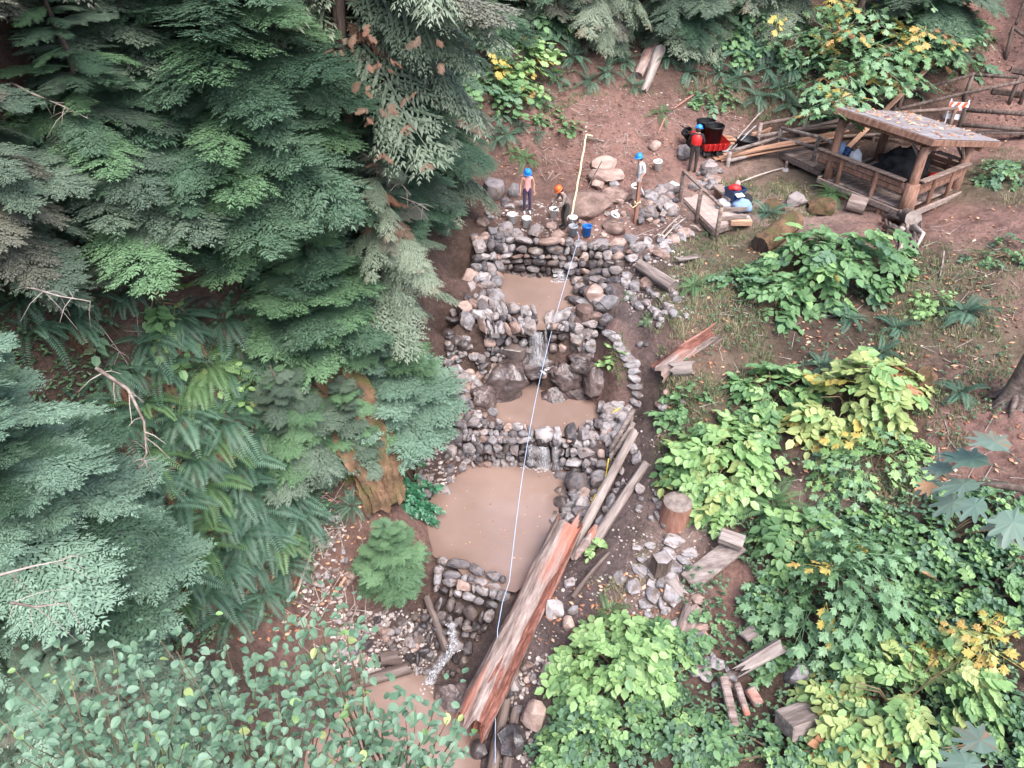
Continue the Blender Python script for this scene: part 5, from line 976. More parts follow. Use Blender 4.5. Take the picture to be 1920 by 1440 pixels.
# striped barricade
b = G(1783,238); t = thing('barricade', 'white folding barricade with an orange striped panel', 'barricade', b, R(-14)); hb = 1.12
for s in (-1,1):
    MB().beam((s*.33,-.22,0),(s*.33,.0,hb),.05,.04,up=Vector((0,1,0))).build('leg', M['sign_white'], t); MB().beam((s*.33,.28,0),(s*.33,.03,hb-.1),.05,.04,up=Vector((0,1,0))).build('leg', M['sign_white'], t)
pn = MB().box((0,-.06,.86),(.72,.03,.32),Matrix.Rotation(-.19,3,'X')).build('panel', M['sign_white'], t)
for k, s in enumerate((-.28,-.02,.24)):
    mb = MB(); R_ = Matrix.Rotation(-.19,3,'X')
    vs = [Vector((s-.05,-.019,.155)), Vector((s+.1,-.019,.155)), Vector((s+.0,-.019,.0)), Vector((s-.15,-.019,.0)), Vector((s+.1,-.019,-.155)), Vector((s-.05,-.019,-.155))]
    vs = [Vector((max(-.355,min(.355,v.x)),v.y,v.z)) for v in vs]; mb.add([R_@v+Vector((0,-.06,.86)) for v in vs], [(0,3,2,1),(3,5,4,2)]); mb.build('stripe', M['sign_orange'], pn)
MB().box((0,-.13,.46),(.72,.03,.2),Matrix.Rotation(-.19,3,'X')).build('lower_panel', M['sign_white'], t)
# ------------------------------------------------------------------ people
BASEJ = dict(pelvis=(0,0,.95), waist=(0,.0,1.08), chest=(0,.0,1.30), neck=(0,.0,1.47), head=(0,-.02,1.60), crown=(0,-.01,1.70),
  lsho=(.17,0,1.41), lelb=(.24,.03,1.13), lwri=(.26,-.03,.89), lhan=(.265,-.06,.80), rsho=(-.17,0,1.41), relb=(-.24,.03,1.13), rwri=(-.26,-.03,.89), rhan=(-.265,-.06,.80),
  lhip=(.09,0,.90), lkne=(.10,-.02,.50), lank=(.10,.02,.09), ltoe=(.11,-.17,.035), rhip=(-.09,0,.90), rkne=(-.10,-.02,.50), rank=(-.10,.02,.09), rtoe=(-.11,-.17,.035))
BONES = [('pelvis','waist'),('waist','chest'),('chest','neck'),('neck','head'),('head','crown'),('chest','lsho'),('lsho','lelb'),('lelb','lwri'),('lwri','lhan'),('chest','rsho'),('rsho','relb'),('relb','rwri'),('rwri','rhan'),
  ('pelvis','lhip'),('lhip','lkne'),('lkne','lank'),('lank','ltoe'),('pelvis','rhip'),('rhip','rkne'),('rkne','rank'),('rank','rtoe')]
RADJ = dict(pelvis=(.155,.115),waist=(.135,.10),chest=(.165,.115),neck=(.055,.055),head=(.085,.098),crown=(.06,.07),lsho=(.062,.062),lelb=(.043,.043),lwri=(.029,.027),lhan=(.038,.02),lhip=(.092,.098),lkne=(.062,.064),lank=(.042,.045),ltoe=(.042,.03))
for k in list(RADJ):
    if k[0] == 'l': RADJ['r'+k[1:]] = RADJ[k]
def person(label, px, py, h, rz, pose, cloth, hat, slim=1., hair=None, base=None):
    """cloth maps bone groups to materials: top, arm (upper), fore, leg (thigh), shin, shoe"""
    J = {k: Vector(v) for k, v in BASEJ.items()}; J.update({k: Vector(v) for k, v in pose.items() if k != 'face'}); k_ = h/1.72
    J = {k: v*k_ for k, v in J.items()}; names = list(J); idx = {n: i for i, n in enumerate(names)}
    me = bpy.data.meshes.new('tmp'); me.from_pydata([J[n][:] for n in names], [(idx[a], idx[b]) for a, b in BONES], [])
    ob = bpy.data.objects.new('tmp', me); COL.objects.link(ob); md = ob.modifiers.new('skin', 'SKIN'); sv = me.skin_vertices[0].data if me.skin_vertices else None
    if sv is None:
        bm = bmesh.new(); bm.from_mesh(me); bm.verts.layers.skin.verify(); bm.to_mesh(me); bm.free(); sv = me.skin_vertices[0].data
    for n in names: r = RADJ[n]; sv[idx[n]].radius = (r[0]*k_*slim, r[1]*k_*slim); sv[idx[n]].use_root = n == 'pelvis'
    md.use_smooth_shade = True; sb = ob.modifiers.new('sub', 'SUBSURF'); sb.levels = sb.render_levels = 1
    dg = bpy.context.evaluated_depsgraph_get(); ev = ob.evaluated_get(dg); m2 = bpy.data.meshes.new_from_object(ev)
    bm = bmesh.new(); bm.from_mesh(m2); bpy.data.objects.remove(ob); bpy.data.meshes.remove(me); bpy.data.meshes.remove(m2)
    def ballb(c, r, mi):
        g = bmesh.ops.create_icosphere(bm, subdivisions=1, radius=1)
        for v in g['verts']: v.co = Vector((v.co.x*r[0], v.co.y*r[1], v.co.z*r[2]))+c
        for f in {f for v in g['verts'] for f in v.link_faces}: f.material_index = mi
    mats = [M['skin'], M[cloth['top']], M[cloth.get('arm', cloth['top'])], M[cloth.get('fore', 'skin')], M[cloth['leg']], M[cloth.get('shin', cloth['leg'])], M[cloth['shoe']], M['eye'], M[cloth.get('hand', 'skin')], M[cloth.get('belly', cloth['top'])]]
    seg = {('pelvis','waist'):9,('waist','chest'):1,('chest','neck'):1,('chest','lsho'):1,('chest','rsho'):1,('lsho','lelb'):2,('rsho','relb'):2,('lelb','lwri'):3,('relb','rwri'):3,('lwri','lhan'):8,('rwri','rhan'):8,('pelvis','lhip'):4,('pelvis','rhip'):4,('lhip','lkne'):4,('rhip','rkne'):4,('lkne','lank'):5,('rkne','rank'):5,('lank','ltoe'):6,('rank','rtoe'):6}
    for f in bm.faces:
        c = f.calc_center_median(); best = (9, 0)
        for a, b in BONES:
            A_, B_ = J[a], J[b]; ab = B_-A_; t = max(0, min(1, (c-A_).dot(ab)/ab.dot(ab))); d = (c-(A_+ab*t)).length/(.6 if a in ('waist','chest') and b in ('chest','neck') else 1.)
            if d < best[0]: best = (d, seg.get((a, b), 0))
        f.material_index = best[1]; f.smooth = True
    hd = J['head']; fw = Vector(pose['face']).normalized() if 'face' in pose else Vector((0,-1,-.15)).normalized(); sd = fw.cross(Vector((0,0,1))).normalized(); upv = sd.cross(fw)
    ballb(hd+fw*.095*k_-upv*.01, (.014,.022,.02), 0)
    for s in (-1, 1): ballb(hd+fw*.085*k_+sd*.034*s*k_+upv*.02, (.012,.01,.009), 7); ballb(hd+sd*.088*s*k_-upv*.005, (.012,.022,.03), 0)
    ballb(hd+fw*.085*k_-upv*.05*k_, (.024,.012,.006), 7)
    # fingers
    for s in 'lr':
        w, hn = J[s+'wri'], J[s+'han']; d = (hn-w).normalized(); x = d.cross(Vector((0,1,.2))).normalized(); z = x.cross(d)
        for q in range(4):
            o_ = hn+x*(.02*(q-1.5))*k_; L = (.062,.07,.066,.052)[q]*k_
            mb = MB(); mb.tube([o_, o_+d*L*.55, o_+d*L*.9+z*L*.3], [.0095,.009,.007], 5)
            vv = [bm.verts.new(v) for v in mb.v]; [setattr(bm.faces.new([vv[i] for i in f]), 'material_index', 8) for f in mb.f]
        o_ = w.lerp(hn,.6)+x*.03*k_*(1 if s == 'l' else -1); mb = MB(); mb.tube([o_, o_+x*(.03 if s == 'l' else -.03)+d*.035, o_+x*(.03 if s == 'l' else -.03)+d*.06], [.011,.01,.008], 5)
        vv = [bm.verts.new(v) for v in mb.v]; [setattr(bm.faces.new([vv[i] for i in f]), 'material_index', 8) for f in mb.f]
    m3 = bpy.data.meshes.new('person'); bm.to_mesh(m3); bm.free()
    for m_ in mats: m3.materials.append(m_)
    low = min(v.co.z for v in m3.vertices); g = G(px, py) if base is None else base
    o = obj('person', m3); o.location = g-Vector((0,0,low+.01)); o.rotation_euler.z = rz; tag(o, label, 'person', 'workers in hard hats')
    mb = MB(); q = (upv*1.0).to_track_quat('Z', 'Y').to_matrix(); r = .128*k_
    mb.lathe([(r*1.02,-.01),(r,.03),(r*.9,.075),(r*.62,.115),(r*.25,.132),(.001,.136)], hd+upv*.035*k_, 16, rot=q); mb.lathe([(r*.98,-.005),(r*1.25,-.02),(r*1.24,-.012),(r,.006)], hd+upv*.035*k_+fw*.02, 16, rot=q)
    mb.beam(hd+upv*.17*k_-fw*.09, hd+upv*.17*k_+fw*.09, .02, .02, bev=.004); mb.build('hard_hat', M[hat], o, smooth=True)
    if hair: mb = MB(); mb.ball(tuple(hd-fw*.05*k_-upv*.03), .095*k_, .085*k_, .12*k_); mb.build('hair', M[hair], o, smooth=True)
    return o
person('standing woman in a blue hard hat, pink top and dark purple leggings', 988, 399, 1.66, R(8), {'lelb':(.25,.05,1.15),'lwri':(.25,.0,.92),'face':(0,-.8,-.6)}, dict(top='pink_cloth', arm='skin', belly='pink_cloth', leg='purple_cloth', shin='purple_cloth', shoe='shoe_white'), 'helmet_blue', .92, 'hair_dark')
person('worker in an orange hard hat and muddy grey shirt leaning beside the yellow hose', 1058, 427, 1.72, R(-70), {'pelvis':(0,.1,.88),'waist':(0,.06,1.0),'chest':(0,-.08,1.2),'neck':(0,-.18,1.35),'head':(0,-.25,1.46),'crown':(0,-.28,1.56),'lsho':(.18,-.12,1.29),'rsho':(-.18,-.12,1.29),'lelb':(.25,-.2,1.03),'relb':(-.25,-.2,1.03),'lwri':(.2,-.4,.9),'rwri':(-.2,-.4,.9),'lhan':(.17,-.47,.86),'rhan':(-.17,-.47,.86),'lhip':(.1,.08,.83),'rhip':(-.1,.08,.83),'lkne':(.13,-.06,.47),'rkne':(-.13,-.04,.47),'face':(0,-.8,-.6)}, dict(top='grey_cloth', arm='grey_cloth', fore='grey_cloth', leg='dark_cloth', shoe='black_cloth', hand='dark_cloth'), 'orange_plastic', 1.1, 'hair_dark')
pw = person('man in a white T-shirt and pale trousers striding uphill with a white bucket', 1196, 374, 1.74, R(-75), {'lkne':(.1,-.26,.52),'lank':(.1,-.24,.12),'ltoe':(.11,-.42,.09),'rkne':(-.1,.06,.48),'rank':(-.1,.26,.12),'rtoe':(-.11,.1,.04),'lelb':(.26,.04,1.14),'lwri':(.26,-.14,.92),'lhan':(.26,-.2,.85),'chest':(0,-.04,1.3),'neck':(0,-.08,1.46),'head':(0,-.12,1.59),'crown':(0,-.14,1.69)}, dict(top='white_cloth', arm='white_cloth', leg='pale_cloth', shoe='dark_cloth', hand='grey_plastic'), 'helmet_blue', 1.0, 'hair_dark')
hp = pw.location+Matrix.Rotation(R(-75),3,'Z')@Vector((.3,-.24,.42)); bin_thing('bucket', 'white bucket carried by the man in the white T-shirt', 'bucket', hp, .155,.155,.34,'white_plastic',(.2,-.1,0),16,.84,.012,'core','steel')
pk = person('man in black clothes and a blue hard hat wearing a red vest beside the cart', 1297, 323, 1.78, R(160), {'chest':(0,-.08,1.28),'neck':(0,-.16,1.43),'head':(0,-.22,1.55),'crown':(0,-.25,1.65),'lelb':(.28,-.1,1.15),'lwri':(.24,-.3,1.02),'lhan':(.22,-.38,1.0),'relb':(-.28,-.1,1.15),'rwri':(-.24,-.3,1.02),'rhan':(-.22,-.38,1.0),'lsho':(.18,-.12,1.38),'rsho':(-.18,-.12,1.38),'face':(0,-.9,-.4)}, dict(top='black_cloth', arm='black_cloth', fore='black_cloth', leg='dark_cloth', shoe='rubber', hand='black_cloth'), 'helmet_blue', 1.06, 'hair_dark')
mb = MB(); prof = [(.19,1.06),(.205,1.2),(.2,1.34),(.1,1.44)]; mb.lathe(prof, (0,-.05,.02), 14); mb.v = [Vector((v.x, v.y*.72-.06*(v.z-1), v.z)) for v in mb.v]; mb.build('red_vest', M['red_paint'], pk, smooth=True)
# ------------------------------------------------------------------ plant pieces (meshes shared by many objects)
class LB:
    """collects leaf faces with one tint value each"""
    def __init__(s): s.v = []; s.f = []; s.t = []
    def leaf(s, c, d, up, L, W, t, fold=.12, curl=.15):
        d = d.normalized(); r = d.cross(up)
        if r.length < 1e-3: r = Vector((1,0,0))
        r.normalize(); u = r.cross(d).normalized(); b = len(s.v); P_ = lambda x, y, z: s.v.append(c+d*(x*L)+r*(y*W)+u*(z*L))
        P_(0,0,0); P_(.3,0,-fold*.3); P_(.7,0,-fold*.4-curl*.35); P_(1,0,-curl)
        P_(.22,.42,.05); P_(.62,.45,.02-curl*.3); P_(.22,-.42,.05); P_(.62,-.45,.02-curl*.3)
        s.f += [(b,b+1,b+4),(b+4,b+1,b+2,b+5),(b+5,b+2,b+3),(b,b+6,b+1),(b+6,b+7,b+2,b+1),(b+7,b+3,b+2)]; s.t += [t]*6
    def blade(s, c, d, up, L, W, t):
        d = d.normalized(); r = d.cross(up)
        if r.length < 1e-3: r = Vector((1,0,0))
        r.normalize(); b = len(s.v); s.v += [c, c+d*L*.4+r*W*.5, c+d*L, c+d*L*.4-r*W*.5]; s.f.append((b,b+1,b+2,b+3)); s.t.append(t)
    def palm(s, c, d, up, L, t, lobes=5, deep=.5, bend=.15, n=34):
        d = d.normalized(); r = d.cross(up).normalized(); u = r.cross(d).normalized(); ctr = c+d*L*.4; pts = []
        cen = [(k-(lobes-1)/2)*(1.9/(lobes-1)*1.25) for k in range(lobes)]; amp = [1-.17*abs(a)**1.3 for a in cen]; w = (.3 if deep > .45 else .27 if deep > .4 else .42)*5/lobes
        for i in range(n):
            a = PI*.93*(2*i/(n-1)-1); k = .36 if deep > .45 else .46 if deep > .4 else .6
            for ca, am in zip(cen, amp):
                k = max(k, am*math.exp(-((a-ca)/w)**2))
                if deep > .4: k = max(k, am*(.74 if deep > .45 else .66)*math.exp(-((abs(a-ca)-.27)/.085)**2))
            rad = L*.6*k; pts.append(ctr+d*rad*math.cos(a)+r*rad*math.sin(a)+u*(-bend*rad*rad/L*1.6+(.03 if n < 60 else .006)*L*math.sin(a*6)))
        b = len(s.v); s.v += [ctr+u*.02*L, c]+pts
        for i in range(n-1): s.f.append((b, b+2+i, b+3+i)); s.t.append(t)
        s.f.append((b, b+1+n, b+1)); s.f.append((b, b+1, b+2)); s.t += [t, t]
    def leaf2(s, c, d, up, L, W, t, fold=.1, curl=.15, n=9):
        d = d.normalized(); r = d.cross(up).normalized(); u = r.cross(d).normalized(); b = len(s.v)
        for i in range(n+1):
            x = i/n; w = W*.5*math.sin(PI*min(1, x**.82))**.75 if 0 < i < n else 0; w *= 1+(.07 if i % 2 else -.05); z = -curl*x*x
            for k in (-1, 0, 1): s.v.append(c+d*(x*L)+r*(k*w*L)+u*((z+(fold*w*1.2 if k else 0))*L))
        for i in range(n):
            for k in (0, 1): q = b+i*3+k; s.f.append((q, q+1, q+4, q+3)); s.t.append(min(1, max(0, t+(.12 if k else -.04))))
    def stem(s, a, b_, r, t=0):
        d = (b_-a).normalized(); x = d.cross(Vector((.3,.2,1))).normalized(); y = d.cross(x); b = len(s.v)
        for p, q in ((a, r), (b_, r*.6)): s.v += [p+x*q, p-x*q*.5+y*q*.87, p-x*q*.5-y*q*.87]
        s.f += [(b,b+1,b+4,b+3),(b+1,b+2,b+5,b+4),(b+2,b,b+3,b+5)]; s.t += [t]*3
    def mesh(s, name, mats, midx=None): return mesh_of(name, s.v, s.f, mats, midx, smooth=False, tint=s.t)
def multi(build, n, name, matkeys):
    out = {k: [] for k in matkeys}
    for i in range(n):
        lb = build(i)
        for k in matkeys: out[k].append(lb.mesh(name, M[k]))
    return out
ZU = Vector((0,0,1))
def bough_lb(seed, droop=.28, width=.36, nsec=15, cedar=False, coarse=1.):
    """one conifer bough, length 1: spine, side twigs, twiglets and small needle blades"""
    random.seed(900+seed); lb = LB(); up = ZU
    spine = lambda t: Vector((t, .05*math.sin(t*4+seed), .06*t-droop*t*t))
    for i in range(6): lb.stem(spine(i/6), spine((i+1)/6), .011*(1-i/7), 0)
    hang = .38 if cedar else .17
    for i in range(nsec):
        s = .12+.87*i/nsec+U(-.02,.02); c = spine(s)
        for sd in (-1, 1):
            if U(0,1) < .1: continue
            ln = width*(.12+math.sin(PI*min(1, s**.75))**.8)*U(.55,1.2); ang = sd*U(.7,1.05); d = Vector((math.cos(ang), math.sin(ang), -.1)); nt = max(3, int(7*ln/width/coarse)+2); tt = U(.1,.65)+.3*s
            for j in range(nt+1):
                u = (j+.4)/(nt+.4); q = c+d*ln*u+Vector((0,0,-hang*ln*u*u))
                for e in ((-1, 1) if j < nt else (0,)):
                    b = ang+e*U(.5,.8); tl = .12*coarse*(1.1-.6*u)*U(.7,1.2)*(1.25 if cedar else 1); dd = Vector((math.cos(b), math.sin(b), (-.8 if cedar else -.2)+U(-.2,.12))).normalized(); m = 4 if not cedar else 3
                    for k in range(m):
                        w = (k+.3)/m; p = q+dd*tl*w
                        for g in (-1, 1):
                            an = b+g*.75; L = tl*.42*(1.15-.6*w)*U(.8,1.2); lb.blade(p, Vector((math.cos(an), math.sin(an), dd.z*.9+U(-.15,.15))), up+Vector((U(-.3,.3),U(-.3,.3),0)), L, L*(.36 if not cedar else .3), min(1, max(0, tt*.75+.3*u+U(-.12,.12))))
                    lb.blade(q+dd*tl*.8, dd, up, tl*.4, tl*.1, min(1, max(0, tt*.8+.3)))
    return lb
BOUGH = multi(lambda i: bough_lb(i, U(.2,.4), U(.28,.42)), 6, 'bough', ['hemlock','hemlock_near','hemlock_dull','fir','hem_brown'])
SMALL = multi(lambda i: bough_lb(40+i, .2, .42, 10, False, 2.1), 4, 'bough', ['fir','hemlock','hemlock_dull','hemlock_near'])
CEDAR = multi(lambda i: bough_lb(20+i, .42, .33, 14, True), 3, 'bough', ['cedar','cedar_dead'])
def frond_lb(seed, droop=.55, n=23):
    random.seed(700+seed); lb = LB(); sp_ = lambda t: Vector((t*(1-.12*t), .03*math.sin(3*t+seed), .42*t-droop*t*t*1.1))
    for i in range(5): lb.stem(sp_(i/5), sp_((i+1)/5), .008*(1-i/6), 0)
    for i in range(n):
        t = .14+.86*i/n; c = sp_(t); L = .165*(1-((t-.38)/.75)**2 if t > .38 else .75+.25*t/.38); tg = (sp_(min(1,t+.03))-sp_(t-.03)).normalized()
        for e in (-1, 1):
            d = Vector((tg.x*.3, e*1., tg.z*.3-.14)); lb.blade(c, d, Vector((-tg.z,0,tg.x)), L*U(.85,1.12), .029, min(1, max(0, .2+.6*t+U(-.15,.15))))
    return lb
FROND = multi(lambda i: frond_lb(i, [.45,.6,.8,.95][i]), 4, 'frond', ['fern','fern_lt','fern_dead'])
def pinnate_lb(seed, n=3, W=.72):
    random.seed(500+seed); lb = LB(); L = 1.0
    sp_ = lambda t: Vector((t*.8, .05*math.sin(t*3+seed), .05*t-.22*t*t))
    for i in range(3): lb.stem(sp_(i/3), sp_((i+1)/3), .012, 0)
    for i in range(n):
        t = .3+.62*i/n
        for e in (-1, 1): a = e*U(.85,1.15); lb.leaf(sp_(t), Vector((math.cos(a), math.sin(a), U(-.3,.05))), ZU+Vector((U(-.3,.3),U(-.3,.3),0)), U(.3,.4), U(.3,.38)*W, U(.15,.85), .1, U(.0,.2))
    lb.leaf(sp_(.95), Vector((1,U(-.2,.2),-.25)), ZU, .38, .36*W, U(.3,.95))
    return lb
PINK = ['l_mid','l_bright','l_pale','l_yellow','l_dark','l_orange','l_holly']
PINN = multi(lambda i: pinnate_lb(i), 4, 'leaf_spray', PINK)
def tri_lb(seed):
    random.seed(600+seed); lb = LB()
    for k in range(4):
        o = Vector((.22*k, .1*math.sin(k*2.3+seed), -.03*k*k*.5)); a0 = [-.9,.9,-.5,.1][k]+U(-.3,.3)
        if k: lb.stem(Vector((.22*(k-1), .1*math.sin((k-1)*2.3+seed), 0)), o, .01, 0)
        for e in (-1, 0, 1): a = a0+e*1.15; lb.leaf(o, Vector((math.cos(a), math.sin(a), U(-.25,.1))), ZU+Vector((U(-.4,.4),U(-.4,.4),0)), U(.2,.27)*(1.15 if e == 0 else .95), .2, U(.1,.9))
    return lb
TRI = multi(tri_lb, 4, 'bramble_spray', ['l_dark','l_mid','l_bright','l_pale'])
def maple_lb(seed, lob=5, deep=.5):
    random.seed(650+seed); lb = LB()
    for k in range(5):
        o = Vector((.2*k, .0, -.02*k)); e = 1 if k % 2 else -1; a = e*U(.5,1.1) if k < 4 else U(-.2,.2); d = Vector((math.cos(a), math.sin(a), U(-.35,.0))); pet = o+d*.12
        if k: lb.stem(o-Vector((.2,0,-.02)), o, .01, 0)
        lb.stem(o, pet, .006, 0); lb.palm(pet, d, ZU+Vector((U(-.3,.3),U(-.3,.3),0)), U(.3,.42), U(.1,.9), lob, deep)
    return lb
MAPLE = multi(maple_lb, 4, 'leaf_spray', ['l_maple','l_mid','l_bright','l_yellow','l_orange','l_pale'])
BROAD = multi(lambda i: maple_lb(20+i, 7, .25), 3, 'leaf_spray', ['l_bright','l_yellow','l_mid','l_dark'])
def single_lb(seed):
    random.seed(800+seed); lb = LB(); lb.stem(Vector(), Vector((.18,0,.0)), .012, 0); lb.leaf2(Vector((.17,0,0)), Vector((1,0,-.1)), ZU, 1., .68, U(.2,.8), .25, U(.05,.3)); return lb
ROUND = multi(single_lb, 4, 'leaf', ['l_alder','l_pale','l_bright'])
def bigleaf_lb(seed):
    random.seed(850+seed); lb = LB(); lb.stem(Vector(), Vector((.35,0,.0)), .012, 0); lb.palm(Vector((.33,0,0)), Vector((1,0,-.2)), ZU, 1.15, U(.2,.8), 5, .41, .12, 110); lb.t = [min(1, max(0, tt+.35*noise.noise(lb.v[f[-1]]*3.1)+(.6 if noise.noise(lb.v[f[-1]]*4.7+Vector((seed,0,0))) > .38 else 0))) for tt, f in zip(lb.t, lb.f)]; return lb
BIGL = multi(bigleaf_lb, 3, 'leaf', ['l_bigmaple','l_orange'])
random.seed(77)
NPL = [0]
def place(me, parent, loc, az, pitch, roll, s):
    o = bpy.data.objects.new(me.name.split('.')[0], me); COL.objects.link(o); o.parent = parent; o.location = loc
    o.rotation_euler = (Matrix.Rotation(az,3,'Z')@Matrix.Rotation(pitch,3,'Y')@Matrix.Rotation(roll,3,'X')).to_euler(); o.scale = (s, s, s) if not isinstance(s, tuple) else s; NPL[0] += 1; return o
def conifer(label, base, Ht, R0, h0, per, kinds, lean=(0,0), trunk_r=.2, droop=.1, cone=.8, name='conifer_tree', step=.38, sparse=1., bark='bark', sector=None, group=None, gap=0):
    """trunk plus boughs in whorls; R0 bough length at the bottom of the crown, h0 where it starts; sector=(centre, half width) keeps only the boughs on one side"""
    t = thing(name, label, 'tree', base, 0, group); tp = Vector((lean[0], lean[1], Ht)); n = 7
    MB().tube([tp*(i/n)*1.0+Vector((0,0,-.4 if i == 0 else 0))+Vector((.05*math.sin(i*1.7),.05*math.cos(i*1.3),0)) for i in range(n+1)], [trunk_r*(1-.85*i/n)*(1.35 if i == 0 else 1) for i in range(n+1)], 10, wob=.07).build('trunk', M[bark], t, smooth=True)
    h = h0
    while h < Ht-.15:
        f = (h-h0)/(Ht-h0); r = R0*(1-f)**cone*(.55+.45*min(1, f*6+.35)); k = max(3, round(per*(1 if r > 1 else .8))); a0 = U(0, 6)
        for i in range(k):
            if U(0,1) > sparse: continue
            az = a0+2*PI*i/k+U(-.3,.3)
            if sector and abs((az-sector[0]+PI) % (2*PI)-PI) > sector[1]: continue
            if gap and abs((az+PI/2+PI) % (2*PI)-PI) < gap: continue
            lst = random.choice(kinds); place(random.choice(lst), t, tp*(h/Ht)+Vector((0,0,U(-.1,.1))), az, droop+U(-.12,.15)-.35*f, U(-.25,.25), (lambda q: (q, q*U(.7,1.3), q*U(.7,1.4)))(max(.35, r*U(.65,1.18))*(.5 if lst is dead else 1)))
        h += step*U(.75,1.25)*(1 if r > 1 else .75)
    return t
K = {k: BOUGH[k] for k in BOUGH}; K.update(CEDAR)
gw = lambda x, y: Vector((x, y, H(x, y)))
# ------------------------------------------------------------------ conifers
sfir, shem, sdull, snear = SMALL['fir'], SMALL['hemlock'], SMALL['hemlock_dull'], SMALL['hemlock_near']
hem, near, dull, fir, brn, ced, dead = (K[x] for x in ('hemlock','hemlock_near','hemlock_dull','fir','hem_brown','cedar','cedar_dead'))
conifer('tall cedar with a bare straight trunk and drooping grey green sprays tipped with orange', gw(-4.6,20.2), 15, 4.2, 6.2, 6, [ced,ced,ced,ced,dead,brn], (.9,.2), .27, .22, .35, step=.42, gap=.75)
conifer('broad dark hemlock with layered boughs in the middle of the left bank', gw(-6.6,18.6), 9.5, 3.9, 1.2, 8, [hem,hem,hem,fir], (.2,0), .2, .05, .75, step=.36)
conifer('dark hemlock overhanging the left rim of the uppermost pool', gw(-4.4,21.6), 8.0, 3.5, 1.2, 7, [hem,hem,dull], (.8,-.2), .17, .12, .7, step=.36)
conifer('brownish half dead cedar leaning over the left stone bank', gw(-3.9,18.9), 6.0, 2.5, 1.6, 6, [ced,dead,brn,ced], (.6,-.2), .12, .2, .6, step=.4)
conifer('young bright fir growing above the left stone bank of the second pool', gw(*G(738,800)[:2]), 4.1, 2.15, .25, 8, [sfir,snear,snear], (.1,.1), .08, -.02, .85, step=.33)
conifer('small bright fir beside the lowest stone dam', gw(*G(738,1085)[:2]), 2.3, 1.2, .2, 7, [sfir], (0,0), .06, -.02, .8, step=.27)
conifer('mossy ragged hemlock sapling above the fern bed', gw(*G(590,880)[:2]), 3.6, 1.7, .5, 6, [sdull,sfir], (-.5,0), .09, .2, .7, step=.3)
conifer('small hemlock sapling beside the massive mossy trunk', gw(*G(660,830)[:2]), 2.4, 1.2, .3, 7, [sdull,sfir], (0,0), .05, .1, .8, step=.26)
conifer('slender hemlock with flat green boughs behind the mossy trunk', gw(*G(600,650)[:2]), 5.0, 2.2, .5, 7, [sfir,shem], (.2,0), .1, .05, .8, step=.3)
conifer('near pale blue green hemlock filling the left edge', gw(-9.6,9.3), 8.4, 3.6, .8, 9, [near,near,near,hem], (0,0), .22, .0, .7, step=.36)
conifer('near dull green hemlock at the lower left edge', gw(-7.9,7.6), 5.6, 2.7, .6, 9, [dull,near,dull,brn], (0,0), .16, .08, .75, step=.3)
conifer('twiggy brownish hemlock in the top left corner', gw(-10.9,16.8), 9.5, 3.6, .4, 8, [brn,dull,brn,dull], (0,0), .22, .3, .6, step=.42)
conifer('grey green hemlock behind the twiggy one on the far left', gw(-10.6,20.5), 9.0, 3.4, .6, 8, [dull,hem,brn], (0,0), .2, .2, .7, step=.4)
conifer('grey brown twiggy hemlock low at the left edge', gw(-10.3,13.6), 5.2, 2.6, .3, 8, [brn,dull,dull], (0,0), .14, .3, .7, step=.32)
conifer('dull hemlock sapling between the twiggy hemlock and the layered one', gw(-9.0,17.6), 4.4, 2.3, .3, 8, [sdull,shem], (0,0), .1, .2, .8, step=.28)
conifer('mid green hemlock with layered boughs left of the tall cedar', gw(-8.8,16.0), 6.4, 3.0, .8, 8, [hem,dull,hem,fir], (0,0), .15, .1, .8, step=.34)
conifer('pale sprayed cedar at the top edge left of the tall trunk', gw(-8.3,23.5), 12, 3.6, 1.0, 7, [ced,hem,ced], (0,0), .24, .2, .6, step=.42)
conifer('dark fir high on the left slope at the top edge', gw(-13.2,23.5), 12, 4.0, 1.0, 7, [hem,dull], (0,0), .25, .1, .7, step=.45)
conifer('dark hemlock right behind the tall cedar trunk', gw(-3.2,24.8), 8.5, 3.2, .8, 7, [hem,ced,hem], (0,0), .2, .15, .7, step=.4)
conifer('dense green fir behind the bush with yellowing leaves', gw(-1.6,33.5), 7, 3.0, .4, 7, [hem,fir], (0,0), .2, .15, .7, step=.42)
conifer('orange tinged cedar at the top centre with a thick trunk', G(1132,72), 10, 2.5, .7, 8, [dead,ced,ced,brn], (0,0), .5, .55, .5, step=.36)
conifer('brown sprayed cedar just left of the orange tinged one', gw(1.4,35.6), 10, 2.6, .6, 7, [ced,brn,hem], (0,0), .35, .35, .5, step=.45)
conifer('grey green fir at the top edge right of the orange tinged cedar', gw(7.2,35.2), 9, 2.8, .4, 8, [dull,hem,ced], (0,0), .3, .2, .6, step=.45)
conifer('dark fir behind the maple at the top right', gw(17.4,35.0), 9, 3.0, .3, 8, [hem,hem,dull], (0,0), .3, .15, .7, step=.45)
conifer('tall dark trunked fir left of the maple at the top', gw(12.3,38.5), 11, 3.0, 1.6, 6, [hem,dull], (0,0), .4, .25, .5, step=.5)
for i, (x, y) in enumerate([(-14,33),(-7,38),(-18,27),(-3,43),(6,44),(14,46),(22,42),(26,34),(-20,18),(-16,9),(-12,4)]):
    conifer('dark conifer standing in the forest behind the ravine', gw(x,y), U(11,14), U(3.4,4.2), 1.5, 6, [hem,dull], (0,0), .3, .15, .6, step=.6, group='forest conifers behind the ravine')
conifer('low hemlock sapling at the top between the two brown cedars', G(1010,25), 5, 2.2, .3, 8, [dull,hem], (0,0), .12, .2, .7, step=.34)
conifer('bushy green sapling at the top right of the bleached log', G(1330,20), 5, 2.4, .3, 8, [dull,hem,ced], (0,0), .12, .2, .7, step=.34)
